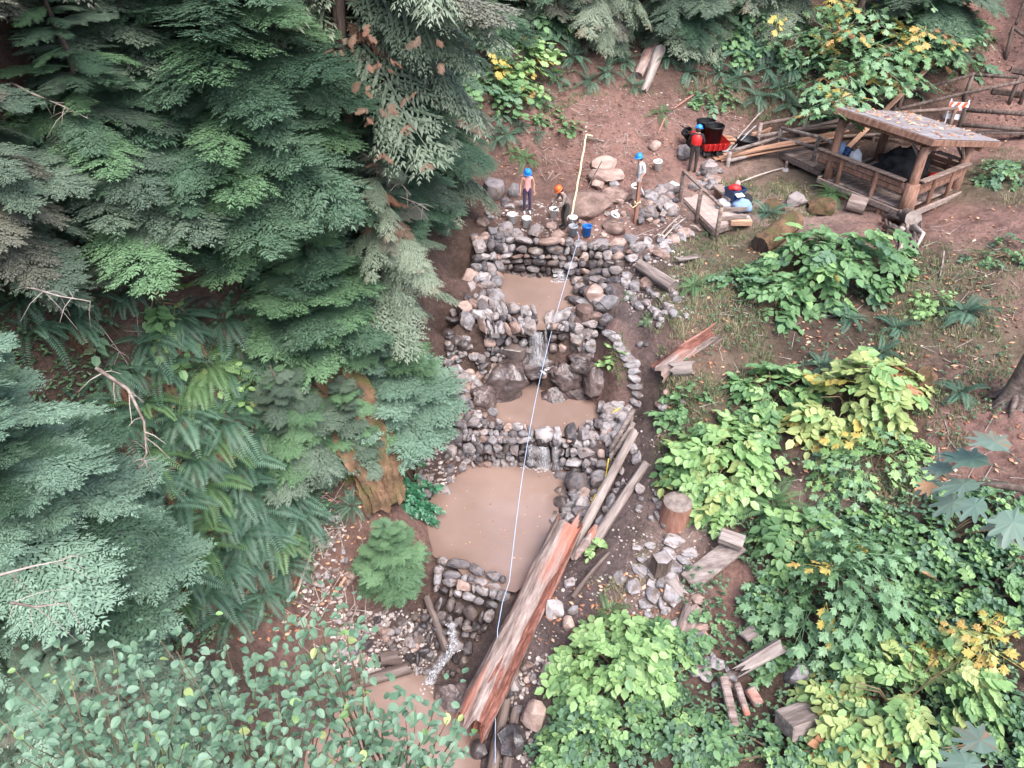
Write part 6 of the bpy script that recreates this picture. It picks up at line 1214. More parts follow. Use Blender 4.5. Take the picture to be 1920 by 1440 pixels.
conifer('drooping green conifer at the top edge above the maple', gw(11.0,36.2), 8, 2.6, .3, 8, [dull,ced], (0,0), .2, .3, .6, step=.36)
for px, py, h_, l in [(625,690,1.1,'small hemlock seedling on the upper end of the mossy trunk'),(655,760,.8,'hemlock seedling in the middle of the mossy trunk'),(690,850,1.2,'hemlock seedling near the lower end of the mossy trunk'),(640,740,.7,'tiny hemlock seedling on the left flank of the mossy trunk'),(668,800,.6,'tiny hemlock seedling on the crest of the mossy trunk')]:
    conifer(l, GH(px,py,.45), h_, h_*.75, .1, 6, [sdull,sfir], (0,0), .03, .15, .8, step=.2)
ce_ = bpy.data.objects[[o.name for o in bpy.data.objects if str(o.get('label','')).startswith('tall cedar with')][0]]
for px, py in [(640,90),(680,165),(705,105),(725,205),(700,215),(720,285),(785,315),(655,60),(740,120),(780,180),(690,60),(830,110),(800,60),(760,240)]:
    for k in range(3): q = P(px+U(-18,18), py+U(-14,14), y=17.6+U(-.4,.4)); place(random.choice(dead), ce_, q-ce_.location, U(-2.8,-.3), U(-.1,.6), U(-.8,.8), U(.16,.3)).name = 'dead_spray'
# dead drooping branches
def dead_branch(label, pts, r):
    o = Vector(pts[0]); t = thing('dead_branch', label, 'branch', o); ps = [Vector(p)-o for p in pts]; MB().tube(ps, [r*(1-.75*i/(len(ps)-1)) for i in range(len(ps))], 6).build('limb', M['twig'], t, smooth=True)
    for i in range(1, len(ps)):
        for q in range(4): a = ps[i-1].lerp(ps[i], U(0,1)); e = a+Vector((U(-.5,.5),U(-.4,.4),U(-.5,.0))); MB().tube([a, a.lerp(e,.5)+Vector((0,0,.05)), e], [r*.3,r*.22,r*.1], 4).build('twig', M['twig'], t)
def PR(px, py, t): return P(px, py, t=t)
dead_branch('bare mossy branch hanging right of the tall cedar trunk', [PR(628,240,20.5),PR(650,270,20.3),PR(700,300,20),PR(735,325,19.8),PR(770,365,19.6)], .04)
dead_branch('second bare branch curving down from the tall cedar trunk', [PR(640,170,20.5),PR(668,200,20),PR(720,240,19.6),PR(752,280,19.3)], .03)
dead_branch('thin bare branch low over the dark left pool bank', [PR(700,350,21),PR(740,365,20.8),PR(780,380,20.6),PR(805,395,20.5)], .03)
dead_branch('pale bare branch crossing the near blue green hemlock', [PR(60,540,11),PR(110,555,10.8),PR(170,565,10.6)], .018)
dead_branch('arching bare branch with hanging dead twigs over the ferns', [PR(180,690,14),PR(240,730,14),PR(270,790,14),PR(275,850,14),PR(258,880,14)], .04)
dead_branch('white bare branch at the top left', [PR(20,155,15),PR(60,175,15),PR(120,200,15),PR(165,222,15)], .03)
dead_branch('pale forked snag standing among the ferns', [G(470,705),GH(468,680,.3),GH(470,660,.6),GH(495,637,.9)], .045)
dead_branch('grey twiggy branch in the lower left hemlock', [PR(0,1078,9.5),PR(60,1062,9.6),PR(120,1050,9.7)], .02)
dead_branch('pale twig fork in the lower left hemlock', [PR(20,1130,9),PR(70,1138,9),PR(130,1130,9)], .02)
# ------------------------------------------------------------------ ferns
def fern(px, py, size, label, n=15, kind='fern', group=None, dead=0, base=None):
    b = G(px, py, -.03) if base is None else base; g = grad(b.x, b.y); g = g*min(1, 1/max(.01, g.length)); t = thing('sword_fern', label, 'fern', b, 0, group)
    for i in range(n):
        a = 2*PI*i/n+U(-.25,.25); d = Vector((math.cos(a), math.sin(a))); slope = d.dot(g); inner = i % 3 == 0
        me = random.choice(FROND[kind][:3] if inner else FROND[kind]); place(me, t, (0,0,.08), a, -math.atan(slope)*.55-(.5 if inner else .12)+U(-.15,.15), U(-.3,.3), size*U(.7,1.1))
    for i in range(dead):
        a = math.atan2(-g.y, -g.x)+U(-1.2,1.2); place(random.choice(FROND['fern_dead'][2:]), t, (0,0,.05), a, .45+U(0,.3), U(-.3,.3), size*U(.6,.95))
    return t
LF = [(220,120,.9),(130,600,1.2),(330,630,1.2),(420,600,1.2),(350,600,1.1),(300,690,1.2),(390,690,1.3),(470,720,1.0),(280,640,1.0),(330,780,1.3),(220,800,1.2),(170,830,1.3),(260,860,1.2),(420,790,1.4),(480,810,1.2),(360,860,1.2),(150,760,1.0),(440,870,1.3),(380,910,1.3),(290,900,1.1),(520,870,1.0),(300,960,1.2),(470,930,1.3),(410,960,1.2),(350,1000,1.2),(540,930,1.1),(300,1060,1.0),(450,1010,1.2),(240,930,1.0),(580,980,1.0),(520,1010,1.1),(270,1010,1.1),(90,300,1.0),(140,290,.9),(210,430,1.0),(130,240,.9),(270,760,1.1),(200,700,1.1),(340,1080,1.0),(470,1060,1.0),(100,840,1.1),(320,830,1.1),(400,830,1.2),(440,920,1.2),(500,920,1.1),(340,940,1.2),(250,1060,1.1),(420,1060,1.2),(370,1030,1.2),(530,1060,1.0),(230,890,1.1),(560,910,.9),(420,700,1.1),(500,760,1.0),(360,720,1.1),(250,700,1.0),(60,250,1.0),(180,350,1.0),(480,960,1.2),(200,960,1.1),(330,1130,1.1),(300,1170,1.0),(430,1150,1.1),(490,1110,1.0)]
for i, (x, y, s) in enumerate(LF):
    where = 'on the upper left slope under the twiggy hemlocks' if y < 460 else 'on the dark bank below the layered hemlock' if y < 715 else 'beside the near blue green hemlock' if x < 310 else 'just above the foreground alder leaves' if y > 1020 else 'in the fern bed left of the mossy trunk'
    s *= 1.12
    lab = ('wide ' if s >= 1.34 else 'medium ' if s > 1.17 else 'small ')+('dark green' if i % 6 else 'yellowish green')+' sword fern '+where
    fern(x, y, s, lab, 14, 'fern' if i % 6 else 'fern_lt', 'ferns: '+lab, 3)
for x, y, s, l, n in [(555,955,1.25,'big glossy sword fern at the lower right corner of the fern bed',19),(380,1110,1.35,'large star shaped sword fern above the foreground leaves',17),(330,600,1.2,'bluish sword fern hanging over the dark bank below the hemlock',16),(500,1010,1.1,'drooping sword fern over the undercut bank edge',16),(460,1000,1.2,'wide sword fern left of the drooping one',15),(365,790,1.2,'sword fern on the brow below the yellow green shrub',15),(440,650,.9,'sword fern beside the pale forked snag',12)]:
    fern(x, y, s, l, n, 'fern', None, 4)
RF_ = [(1450,950,1.15,'large arching sword fern right of the bright bush',20),(1560,860,1.0,'dark sword fern below the yellowing bush',16),(1440,405,1.0,'sword fern beside the platform rails',16),(1810,590,1.05,'dark upright sword fern on the right bank',18),(1800,740,.85,'sword fern next to the old grey stump',13),(1650,665,.9,'shaded sword fern right of the tall bush',14),(1680,620,.9,'second shaded sword fern right of the tall bush',14),(1590,600,.8,'dark fern low behind the tall bush',12),(1140,1150,.75,'sword fern standing above the bright shrub by the path',9),(1690,730,.8,'fern between the yellowing bush and the rust boulder',12),(1540,690,.7,'dark fern above the yellowing bush',12),
 (1075,110,.95,'sword fern on the slope left of the brown log',15),(1105,155,.8,'hanging sword fern on the rim of the bare soil',13),(1170,120,.9,'sword fern left of the bleached log',14),(1190,165,.75,'drooping fern at the foot of the brown log',11),(1280,90,.9,'bright fern right of the bleached log',13),(1290,140,.85,'fern on the slope right of the bleached log',13),(1380,100,1.0,'large fern under the shrubs at the top right',14),(1440,130,1.0,'fern on the slope above the lumber',14),(1350,60,.9,'fern in the shrubs at the top',12),(1480,200,.9,'fern on the slope behind the upper railing',13),(1410,60,.9,'fern below the yellow leaved maple',12),(1530,180,.9,'dark fern under the maple leaves',12),(1240,215,.7,'drooping fern on the bare soil slope',10),(1030,50,.9,'fern under the dark firs at the top',12),(1520,110,.9,'fern near the maple trunk',12),
 (985,300,.75,'fern tuft above the woman in the blue hard hat',15),(960,290,.6,'small fern left of the fern tuft',10),(930,265,.7,'fern on the left rim of the bare slope',11),(1010,255,.6,'fern high on the left of the bare slope',10),(975,240,.6,'fern under the green shrub',10),(940,220,.7,'shaded fern under the green shrub',11),(1010,190,.7,'fern below the yellowing bush',10),(1060,60,.9,'fern left of the orange tinged cedar trunk',13),(1200,60,.9,'fern right of the orange tinged cedar trunk',13),(1240,40,1.0,'fern at the top above the bleached log',14),(1040,150,.8,'fern above the rim of the bare soil',12),(1140,140,.8,'fern hanging over the bare soil between the logs',13),(1320,100,.9,'fern under the bushy green sapling',13),(1350,140,.9,'fern on the red soil at the upper right',12),(1420,185,.9,'fern at the edge of the lumber clearing',13),(1180,20,.9,'fern at the top edge beside the cedar',13)]
for x, y, s, l, n in RF_: fern(x, y, s*(1.0 if y > 250 else 1.15), l, n, 'fern_lt' if ('bright' in l or 'tuft' in l or 'drooping fern on the bare' in l) else 'fern', None, 2 if 'right bank' in l or 'stump' in l else 0)
for x, y, s, l in [(40,560,1.1,'fern above the near blue green hemlock boughs'),(150,560,1.1,'dark fern under the twiggy hemlock at the left'),(230,550,1.1,'fern on the dark slope right of the twiggy hemlock'),(60,620,1.1,'fern at the left edge above the near hemlock'),(590,760,.8,'fern against the left flank of the mossy trunk'),(620,850,.8,'fern at the foot of the mossy trunk'),(660,950,.7,'fern in front of the mossy trunk end'),(760,760,.7,'fern under the young bright fir'),(540,800,1.0,'fern between the fern bed and the mossy trunk'),(570,700,.9,'fern beside the upper end of the mossy trunk')]: fern(x, y, s, l, 14)
fern(1562,366,1.0,'sword fern in front of the shelter rail',18,'fern_lt',None,0,P(1566,366,z=.3)-FB*.25)
for x, y, s, l in [(1375,60,1.2,'large fern at the top left of the maple'),(1420,95,1.2,'large fern above the lumber clearing'),(1460,170,1.1,'arching fern just above the upper railing'),(1330,60,1.1,'pale fern under the sapling right of the bleached log'),(1480,130,1.1,'arching fern left of the maple leaves'),(1300,110,1.0,'fern right of the bleached log end'),(1385,150,1.0,'fern on the rim of the red soil'),(1250,110,1.0,'fern just right of the bleached log'),(1150,95,1.0,'fern at the foot of the orange tinged cedar'),(1090,60,1.1,'dark fern left of the orange tinged cedar'),(950,255,.9,'fern on the left rim below the green shrub'),(1545,215,.9,'fern by the upper railing near the shelter')]: fern(x, y, s, l, 15)
fern(1300,540,.75,'yellowing fern clump on the grass right of the stone pile',16,'fern_lt',None,4)
fern(1330,440,.5,'small bright fern below the platform',10,'fern_lt'); fern(1215,600,.45,'small bright fern beside the footpath',9,'fern_lt'); fern(1180,560,.4,'tiny fern on the stone pile',8,'fern_lt')
# ------------------------------------------------------------------ shrubs
def shrub(label, px, py, rx, ry, h, n, pool, s, cat='shrub', name='shrub', extra=None, group=None, stems=6, base=None, tilt=.35):
    """leaf sprays over a dome that follows the ground: rx, ry, h in metres, pool = [(meshes, weight)]"""
    b = G(px, py) if base is None else base; t = thing(name, label, cat, b, 0, group); ws = [w for _, w in pool]
    made = 0; tries = 0
    while made < n and tries < n*4:
        tries += 1; r = math.sqrt(U(0,1))*1.12; a = U(0, 2*PI); x, y = rx*r*math.cos(a), ry*r*math.sin(a)
        lob = noise.noise(Vector((b.x+x, b.y+y, 3))*1.15)+.5*noise.noise(Vector((b.x+x, b.y+y, 8))*2.6)
        if lob < U(-.55,-.2) or r > 1+lob*.5: continue
        z = H(b.x+x, b.y+y)-b.z+h*math.sqrt(max(.02, 1-min(1, r*r)))*U(.45,1.06)*(.8+.7*lob)+.1; made += 1
        me = random.choice(random.choices(pool, ws)[0][0]); az = a+U(-.9,.9); place(me, t, (x-.3*s*math.cos(az), y-.3*s*math.sin(az), z), az, tilt*r*.6+U(-.3,.4), U(-.45,.45), s*random.choice((.55,.7,.85,.95,1.05,1.15)))
    for i in range(stems):
        a = U(0, 6.3); e = Vector((rx*.6*math.cos(a), ry*.6*math.sin(a), 0)); e.z = H(b.x+e.x, b.y+e.y)-b.z+h*.7
        MB().tube([Vector((0,0,-.1)), e*.5+Vector((0,0,h*.2)), e], [.025,.02,.01], 5).build('stem', M['stem'], t)
    return t
pm, pb, pp_, py_, pd, po, ph_ = (PINN[k] for k in PINK)
shrub('tall wide mid green bush on the right bank below the shelter', 1550, 520, 2.45, 1.35, 1.5, 250, [(pm,9),(pd,2),(py_,.3),(pb,1.5),(TRI['l_mid'],1)], .8)
shrub('leafy green skirt of the tall bush hanging down its left side', 1455, 575, .9, .8, .8, 50, [(pm,5),(pd,1)], .8)
shrub('yellowing pale green bush in the middle of the right bank', 1600, 770, 1.75, 1.1, 1.3, 160, [(pp_,8),(pb,2),(py_,.9),(po,.12),(TRI['l_pale'],1.5)], .8)
shrub('bright green bush spilling down beside the round stump', 1360, 880, 1.5, 1.35, 1.1, 200, [(pb,7),(pp_,2.5),(pm,2),(TRI['l_bright'],2)], .75)
shrub('mid green bush joining the bright and the yellowing bushes', 1440, 760, 1.3, .8, .9, 90, [(pm,4),(pb,3)], .75)
shrub('small pale green bush right of the plank bench', 1480, 1020, .95, .75, .8, 60, [(pb,4),(pm,4)], .75)
shrub('light green maple leaved shrub below the arching fern', 1640, 880, 1.3, .8, .7, 60, [(MAPLE['l_bright'],4),(MAPLE['l_maple'],3),(MAPLE['l_yellow'],.4)], .9)
shrub('young maple with lobed green leaves in the lower right', 1560, 1150, 1.55, 1.3, 1.5, 130, [(MAPLE['l_maple'],6),(MAPLE['l_mid'],2),(MAPLE['l_yellow'],.4)], .95, 'sapling', 'maple_sapling')
shrub('bright green shrub at the bottom centre beside the path', 1160, 1260, 1.7, 1.0, 1.0, 210, [(pb,6),(pm,3),(TRI['l_bright'],2)], .7)
shrub('yellow green bush in the bottom right with yellowing lower leaves', 1680, 1330, 1.7, 1.2, 1.3, 240, [(pb,4),(pp_,3),(pm,2),(TRI['l_bright'],2)], .68)
shrub('yellow and orange leaved shrub at the foot of the yellow green bush', 1590, 1370, .8, .6, .8, 50, [(py_,4),(po,.6),(pp_,2)], .8)
shrub('yellow leaved shrub near the right edge', 1830, 1230, 1.0, .5, .9, 40, [(MAPLE['l_yellow'],4),(MAPLE['l_pale'],4),(pp_,2)], .75)
for i, (x, y, rx, ry, n, l) in enumerate([(1120,1390,1.5,.9,120,'dark bluish bramble patch at the bottom centre'),(1320,1395,1.1,.5,50,'dark bramble patch around the sawn rails'),(1275,1230,.6,.4,22,'bramble sprays over the weathered log below the bench'),(1450,1140,.8,.5,45,'bramble sprays below the plank bench'),(1750,1020,1.8,1.1,150,'dense bramble thicket below the big maple leaves'),(1840,1120,1.5,1.1,110,'bramble thicket near the right edge'),(1700,1200,1.5,.9,110,'bramble mass above the yellow green bush'),(1450,1420,1.5,.6,90,'bramble patch along the bottom edge'),(1850,1400,1.4,1.0,90,'bramble thicket in the bottom right corner'),(1620,1020,1.2,.8,70,'thin brambles on the grassy slope')]):
    shrub(l, x, y, rx, ry, .6, int(n*1.5), [(TRI['l_dark'],3.5),(TRI['l_mid'],3.5),(TRI['l_bright'],1.8),(pm,1.4),(pb,.5),(PINN['l_orange'],.08)], .56, 'bramble', 'bramble', stems=4)
shrub('yellowing large leaved bush at the top left of the bare slope', 985, 140, 1.7, 1.0, 1.3, 70, [(BROAD['l_bright'],5),(BROAD['l_yellow'],2)], 1.0)
shrub('green large leaved shrub left of the bare slope', 930, 185, 1.6, 1.2, 1.2, 90, [(BROAD['l_mid'],4),(BROAD['l_dark'],2)], .9)
shrub('isolated small green plant on the bare slope', 1050, 240, .45, .35, .4, 9, [(BROAD['l_mid'],1)], .7, 'plant', 'small_plant', stems=2)
shrub('small green plant left of the isolated one', 1000, 235, .35, .3, .4, 7, [(BROAD['l_mid'],1)], .6, 'plant', 'small_plant', stems=2)
shrub('grey green shrub mass at the top right of the bare slope', 1400, 45, 2.3, 1.4, 1.4, 110, [(pd,3),(MAPLE['l_mid'],2),(pm,2)], .95)
shrub('dark leafy shrub at the top edge above the bare slope', 1000, 40, 2.0, 1.3, 1.4, 80, [(pd,4),(pm,1)], .95)
shrub('dark green undergrowth behind the log fence', 1640, 150, 2.4, 1.2, 1.0, 80, [(pd,4),(TRI['l_dark'],3)], .9)
shrub('green undergrowth at the top right by the corner fence', 1790, 90, 1.8, 1.4, 1.3, 80, [(TRI['l_mid'],4),(pd,2)], .9)
shrub('small yellow green shrub among the dark ferns on the left', 390, 670, .75, .6, .6, 34, [(pb,3),(pp_,1)], .7)
shrub('yellow green leafy shrub under the near hemlock boughs', 300, 560, 1.1, .8, .8, 50, [(pb,2),(pm,3)], .75)
shrub('bit of fern and weeds among the rubble below the paving stones', 1330, 1180, .5, .4, .3, 12, [(TRI['l_mid'],1),(pm,1)], .5, stems=2)
shrub('dark glossy holly like shrub left of the largest pool', 775, 900, .8, .9, .9, 130, [(ph_,1)], .4)
shrub('second dark glossy shrub at the corner of the largest pool', 790, 965, .6, .5, .7, 80, [(ph_,1)], .38)
shrub('leafy hemlock twigs over the end of the mossy trunk', 690, 830, .9, .6, .7, 40, [(pm,1),(ph_,1)], .5)
shrub('small bright plant at the end of the straight path log', 1115, 1040, .25, .2, .25, 8, [(pb,1)], .5, 'plant', 'small_plant', stems=2)
shrub('bright plant on the bedrock rim beside the edging stones', 1150, 665, .25, .2, .3, 8, [(pb,1)], .45, 'plant', 'small_plant', stems=2)
shrub('little bright maple seedling on the right bank', 1745, 580, .6, .4, .5, 16, [(MAPLE['l_bright'],1)], .6, 'sapling', 'maple_sapling', stems=3)
shrub('small weedy bush left of the yellowing fern clump', 1370, 540, .8, .5, .4, 30, [(TRI['l_dark'],1),(TRI['l_mid'],1)], .55, 'bramble', 'bramble', stems=2)
shrub('weedy green patch along the right edge of the path', 1280, 770, .7, .5, .4, 30, [(TRI['l_mid'],1),(pm,1)], .55, stems=2)
shrub('leafy weeds between the boulders below the young maple', 1470, 1250, .7, .4, .4, 18, [(TRI['l_mid'],1),(TRI['l_dark'],1)], .7, 'bramble', 'bramble', stems=2)
shrub('dark leafy undergrowth on the far left slope below the twiggy hemlock', 40, 330, 1.6, 1.2, .8, 60, [(TRI['l_dark'],3),(pd,2)], .7)
shrub('dark leafy undergrowth under the dark hemlock', 480, 500, 1.6, 1.0, .7, 60, [(TRI['l_dark'],3),(pd,2)], .7)
shrub('dull green undergrowth at the top left corner', 60, 40, 2.0, 1.4, .9, 60, [(TRI['l_dark'],3),(pd,2)], .8)
shrub('green undergrowth between ferns at the top left', 210, 60, 1.4, 1.0, .8, 50, [(pm,2),(pd,2)], .7)
shrub('dark undergrowth below the big dark hemlock', 620, 520, 1.4, 1.0, .7, 50, [(TRI['l_dark'],3),(pd,2)], .65)
shrub('leafy green undergrowth at the top right of the bare slope', 1470, 90, 2.0, 1.2, .9, 80, [(TRI['l_mid'],3),(pd,3),(MAPLE['l_mid'],1)], .9)
shrub('low green undergrowth on the slope above the red cart', 1340, 190, 1.2, .8, .4, 30, [(TRI['l_mid'],2),(pd,1)], .6)
shrub('low weeds above the upper railing', 1560, 215, 1.4, .7, .5, 40, [(TRI['l_mid'],2),(TRI['l_dark'],1)], .7)
shrub('weedy brown and green bank plants at the right edge beside the shelter', 1900, 330, 1.3, 1.2, .5, 60, [(TRI['l_dark'],3),(TRI['l_mid'],2),(PINN['l_orange'],.4)], .6)
shrub('low green weeds on the brown path edge at the far right', 1895, 480, 1.2, .8, .35, 40, [(TRI['l_mid'],2),(TRI['l_dark'],1)], .5)
# maple hanging over the upper right slope: trunk, limbs, leaf sprays
t = thing('maple_tree', 'yellow and green leaved maple spreading over the shelter from above', 'tree', gw(14.4,34.8)); o = t.location
MB().tube([Vector((0,0,-.3)),Vector((-.1,-.2,1.5)),Vector((-.2,-.8,3.0)),Vector((-.4,-1.6,4.2))], [.2,.17,.13,.08], 9).build('trunk', M['bark'], t, smooth=True)
ANCH = []
for px, py, tt, n, sp_r in [(1560,60,33,16,.9),(1620,40,33,16,.9),(1690,70,32.5,18,.9),(1640,110,32,16,.9),(1740,60,33,14,.8),(1760,85,32.5,12,.7),(1580,130,31.5,14,.8),(1600,175,30.5,8,.5),(1560,200,29,7,.5),(1690,120,32,10,.8),(1480,20,34,10,.9),(1540,10,34,10,.9),(1700,10,34,12,1.0),(1620,5,34,12,1.0),(1800,70,33,8,.6),(1560,165,30.5,8,.6)]:
    c = PR(px, py, tt/1.06); near_ = [q for q in ANCH if (q-c).length < 2.6]; a = min(near_, key=lambda q: (q-c).length)-o if near_ else Vector((-.1,-.2,1.5)).lerp(Vector((-.2,-.8,3.0)), U(0,1)); ANCH.append(c); MB().tube([a, a.lerp(c-o,.5)+Vector((0,0,.1)), c-o], [.03,.022,.012], 6).build('limb', M['bark'], t, smooth=True)
    for i in range(int(n*1.4)):
        q = c+Vector((U(-1,1),U(-1,1),U(-.5,.5)))*sp_r; place(random.choice(MAPLE[random.choices(['l_maple','l_mid','l_yellow','l_orange'],[5,3,1.2,.3])[0]]), t, q-o, U(0,6.3), U(0,.4), U(-.4,.4), U(.95,1.35))
# alder saplings close below the bridge, bottom left: every leaf an object
def alder(label, base, tips, nl, s0=.105):
    t = thing('alder_tree', label, 'tree', base); o = t.location; top = sum(tips, Vector())/len(tips)-o
    MB().tube([Vector((0,0,-.3)), top*.4+Vector((.1,0,0)), Vector((top.x*.8, top.y*.8, top.z*.8))], [.11,.08,.04], 8).build('trunk', M['twig'], t, smooth=True); k = max(1, nl//len(tips))
    for c in tips:
        st = Vector((top.x*.8, top.y*.8, top.z*.8)).lerp(c-o, .0); e = c-o; md = st.lerp(e,.55)+Vector((0,0,.12)); MB().tube([st, st.lerp(md,.5)+Vector((U(-.1,.1),U(-.1,.1),.06)), md, md.lerp(e,.5)+Vector((U(-.06,.06),U(-.06,.06),.03)), e], [.013,.011,.008,.006,.003], 5).build('limb', M['stem'], t, smooth=True)
        for i in range(k):
            f = U(.45,1.06); p = md.lerp(e, (f-.3)/.7) if f > .3 else st.lerp(md, f/.3); p = p+Vector((U(-.26,.26),U(-.26,.26),U(-.2,.16)))
            mt = random.choices(['l_alder','l_pale','l_bright'],[22,.4,.5])[0]; place(random.choice(ROUND[mt]), t, p, U(0,6.3), U(-.25,.5), U(-.5,.5), s0*U(.7,1.25))
    return t
alder('near leafy alder crown across the bottom left corner', Vector((-3.6,2.2,H(-3.6,2.2))), [PR(x,y,tt) for x,y,tt in [(60,1330,6.4),(130,1260,6.6),(200,1330,6.2),(40,1420,6.2),(150,1400,6.),(260,1420,6.),(280,1330,6.3),(90,1240,6.8),(170,1230,6.9),(350,1380,6.2),(340,1300,6.5),(20,1250,6.8),(0,1350,6.2),(220,1280,6.6)]], 300, .088)
alder('near leafy alder spray low in the bottom left corner', Vector((-3.0,2.0,H(-3.0,2.0))), [PR(x,y,tt) for x,y,tt in [(100,1370,7.0),(200,1400,6.8),(300,1380,6.9),(400,1430,6.6),(160,1300,7.2),(260,1260,7.3),(60,1300,7.2),(360,1330,7.1),(450,1390,6.8),(520,1430,6.6),(130,1440,6.5),(30,1430,6.6)]], 300, .088)
alder('near leafy alder spray high in the bottom left corner', Vector((-3.9,2.6,H(-3.9,2.6))), [PR(x,y,tt) for x,y,tt in [(30,1300,7.6),(110,1210,7.8),(210,1210,7.8),(310,1260,7.6),(260,1320,7.4),(160,1370,7.2),(60,1400,7.2),(380,1360,7.2),(250,1400,7.1),(420,1240,7.6),(340,1190,7.9),(470,1300,7.4)]], 300, .092)
alder('near leafy alder spray above the bottom edge', Vector((-2.9,2.8,H(-2.9,2.8))), [PR(x,y,tt) for x,y,tt in [(320,1420,7.2),(400,1380,7.3),(480,1360,7.3),(560,1420,7),(640,1400,7),(500,1210,7.8),(600,1300,7.3),(540,1280,7.5),(660,1210,7.5),(440,1440,7),(700,1340,7.1),(610,1150,7.8)]], 290, .09)
alder('near leafy alder branches in front of the star shaped fern', Vector((-2.6,2.6,H(-2.6,2.6))), [PR(x,y,tt) for x,y,tt in [(330,1220,6.8),(400,1280,6.6),(450,1340,6.4),(380,1400,6.2),(470,1420,6.2),(520,1300,6.6),(480,1240,6.8),(300,1200,7),(420,1200,7.0),(540,1380,6.3),(560,1240,6.8),(580,1320,6.5)]], 300, .088)
alder('near leafy alder twigs in front of the lowest pool', Vector((-1.5,2.8,H(-1.5,2.8))), [PR(x,y,tt) for x,y,tt in [(520,1170,7.2),(570,1160,7.2),(630,1180,7),(620,1250,6.8),(680,1290,6.7),(650,1350,6.5),(700,1420,6.2),(760,1380,6.4),(780,1320,6.6),(600,1410,6.2),(840,1350,6.6),(740,1440,6.2),(560,1200,7),(640,1130,7.3),(720,1330,6.6),(800,1380,6.4),(820,1300,6.8),(850,1400,6.4),(700,1370,6.5),(660,1150,7.2),(590,1130,7.3)]], 300, .084)
alder('near leafy alder twigs over the right end of the lowest pool', Vector((-.9,3.0,H(-.9,3.0))), [PR(x,y,tt) for x,y,tt in [(700,1310,6.9),(760,1340,6.8),(820,1370,6.7),(860,1330,6.8),(780,1420,6.4),(840,1440,6.3),(720,1400,6.5),(660,1400,6.5),(650,1310,6.9),(600,1220,7.2),(560,1150,7.5),(640,1170,7.4)]], 230, .088)
# big leaf maple bough at the right edge: every leaf an object
def bough(label, base, limb, leaves):
    t = thing('bigleaf_maple', label, 'tree', base); o = t.location; L = [p-o for p in limb]; hz = L[0].z+.5
    MB().tube([Vector((0,0,-.4)), Vector((.1,.05,hz*.35)), Vector((-.05,.1,hz*.7)), Vector((.05,.0,hz)), Vector((.2,.1,hz+2.5)), Vector((.2,.3,hz+5))], [.3,.24,.21,.18,.13,.06], 10, wob=.05).build('trunk', M['bark'], t, smooth=True)
    A0 = Vector((.0,.0,hz-.9)); MB().tube([A0, A0.lerp(L[0],.35)+Vector((0,0,.28)), A0.lerp(L[0],.7)+Vector((0,0,.2))]+L, [.06,.045,.035,.028]+[.018]*(len(L)-2)+[.006], 7).build('limb', M['bark'], t, smooth=True)
    for q in range(16):
        c = A0.lerp(L[0], U(.4,1))+Vector((U(-.4,.4),U(-.4,.4),U(-.1,.35)))
        if (c+o).x/max(.5, depth(c+o)) > .80: place(random.choice(BIGL['l_bigmaple']), t, c, U(0,6.3), U(0,.35), U(-.3,.3), U(.15,.22))
    for px, py, tt, az, s, mt in leaves: place(random.choice(BIGL[mt]), t, PR(px,py,tt)-o, az, U(.0,.35), U(-.3,.3), s)
bough('near big maple leaves with brown blotches at the right edge', Vector((8.2,1.6,H(8.2,1.6))), [PR(2150,960,3.6),PR(1990,930,3.6),PR(1880,910,3.6),PR(1830,905,3.6)], [(1880,905,3.55,2.9,.2,'l_bigmaple'),(1830,915,3.7,3.5,.17,'l_bigmaple'),(1890,885,3.5,2.2,.2,'l_bigmaple'),(1915,930,3.5,4.1,.2,'l_bigmaple'),(1820,880,3.7,2.7,.15,'l_bigmaple'),(1775,912,3.75,3.1,.1,'l_orange'),(1870,940,3.6,4.4,.16,'l_bigmaple'),(1915,868,3.4,1.8,.2,'l_bigmaple'),(1790,900,3.8,3.2,.13,'l_bigmaple'),(1850,870,3.6,2.3,.16,'l_bigmaple'),(1860,920,3.45,3.7,.15,'l_bigmaple')])
bough('near big maple leaf in the bottom right corner', Vector((7.4,-.9,H(7.4,-.9))), [PR(2150,1500,3.2),PR(1990,1450,3.2),PR(1900,1445,3.2)], [(1880,1435,3.2,3.0,.17,'l_bigmaple'),(1905,1430,3.15,2.2,.18,'l_bigmaple'),(1850,1445,3.25,3.6,.13,'l_bigmaple')])
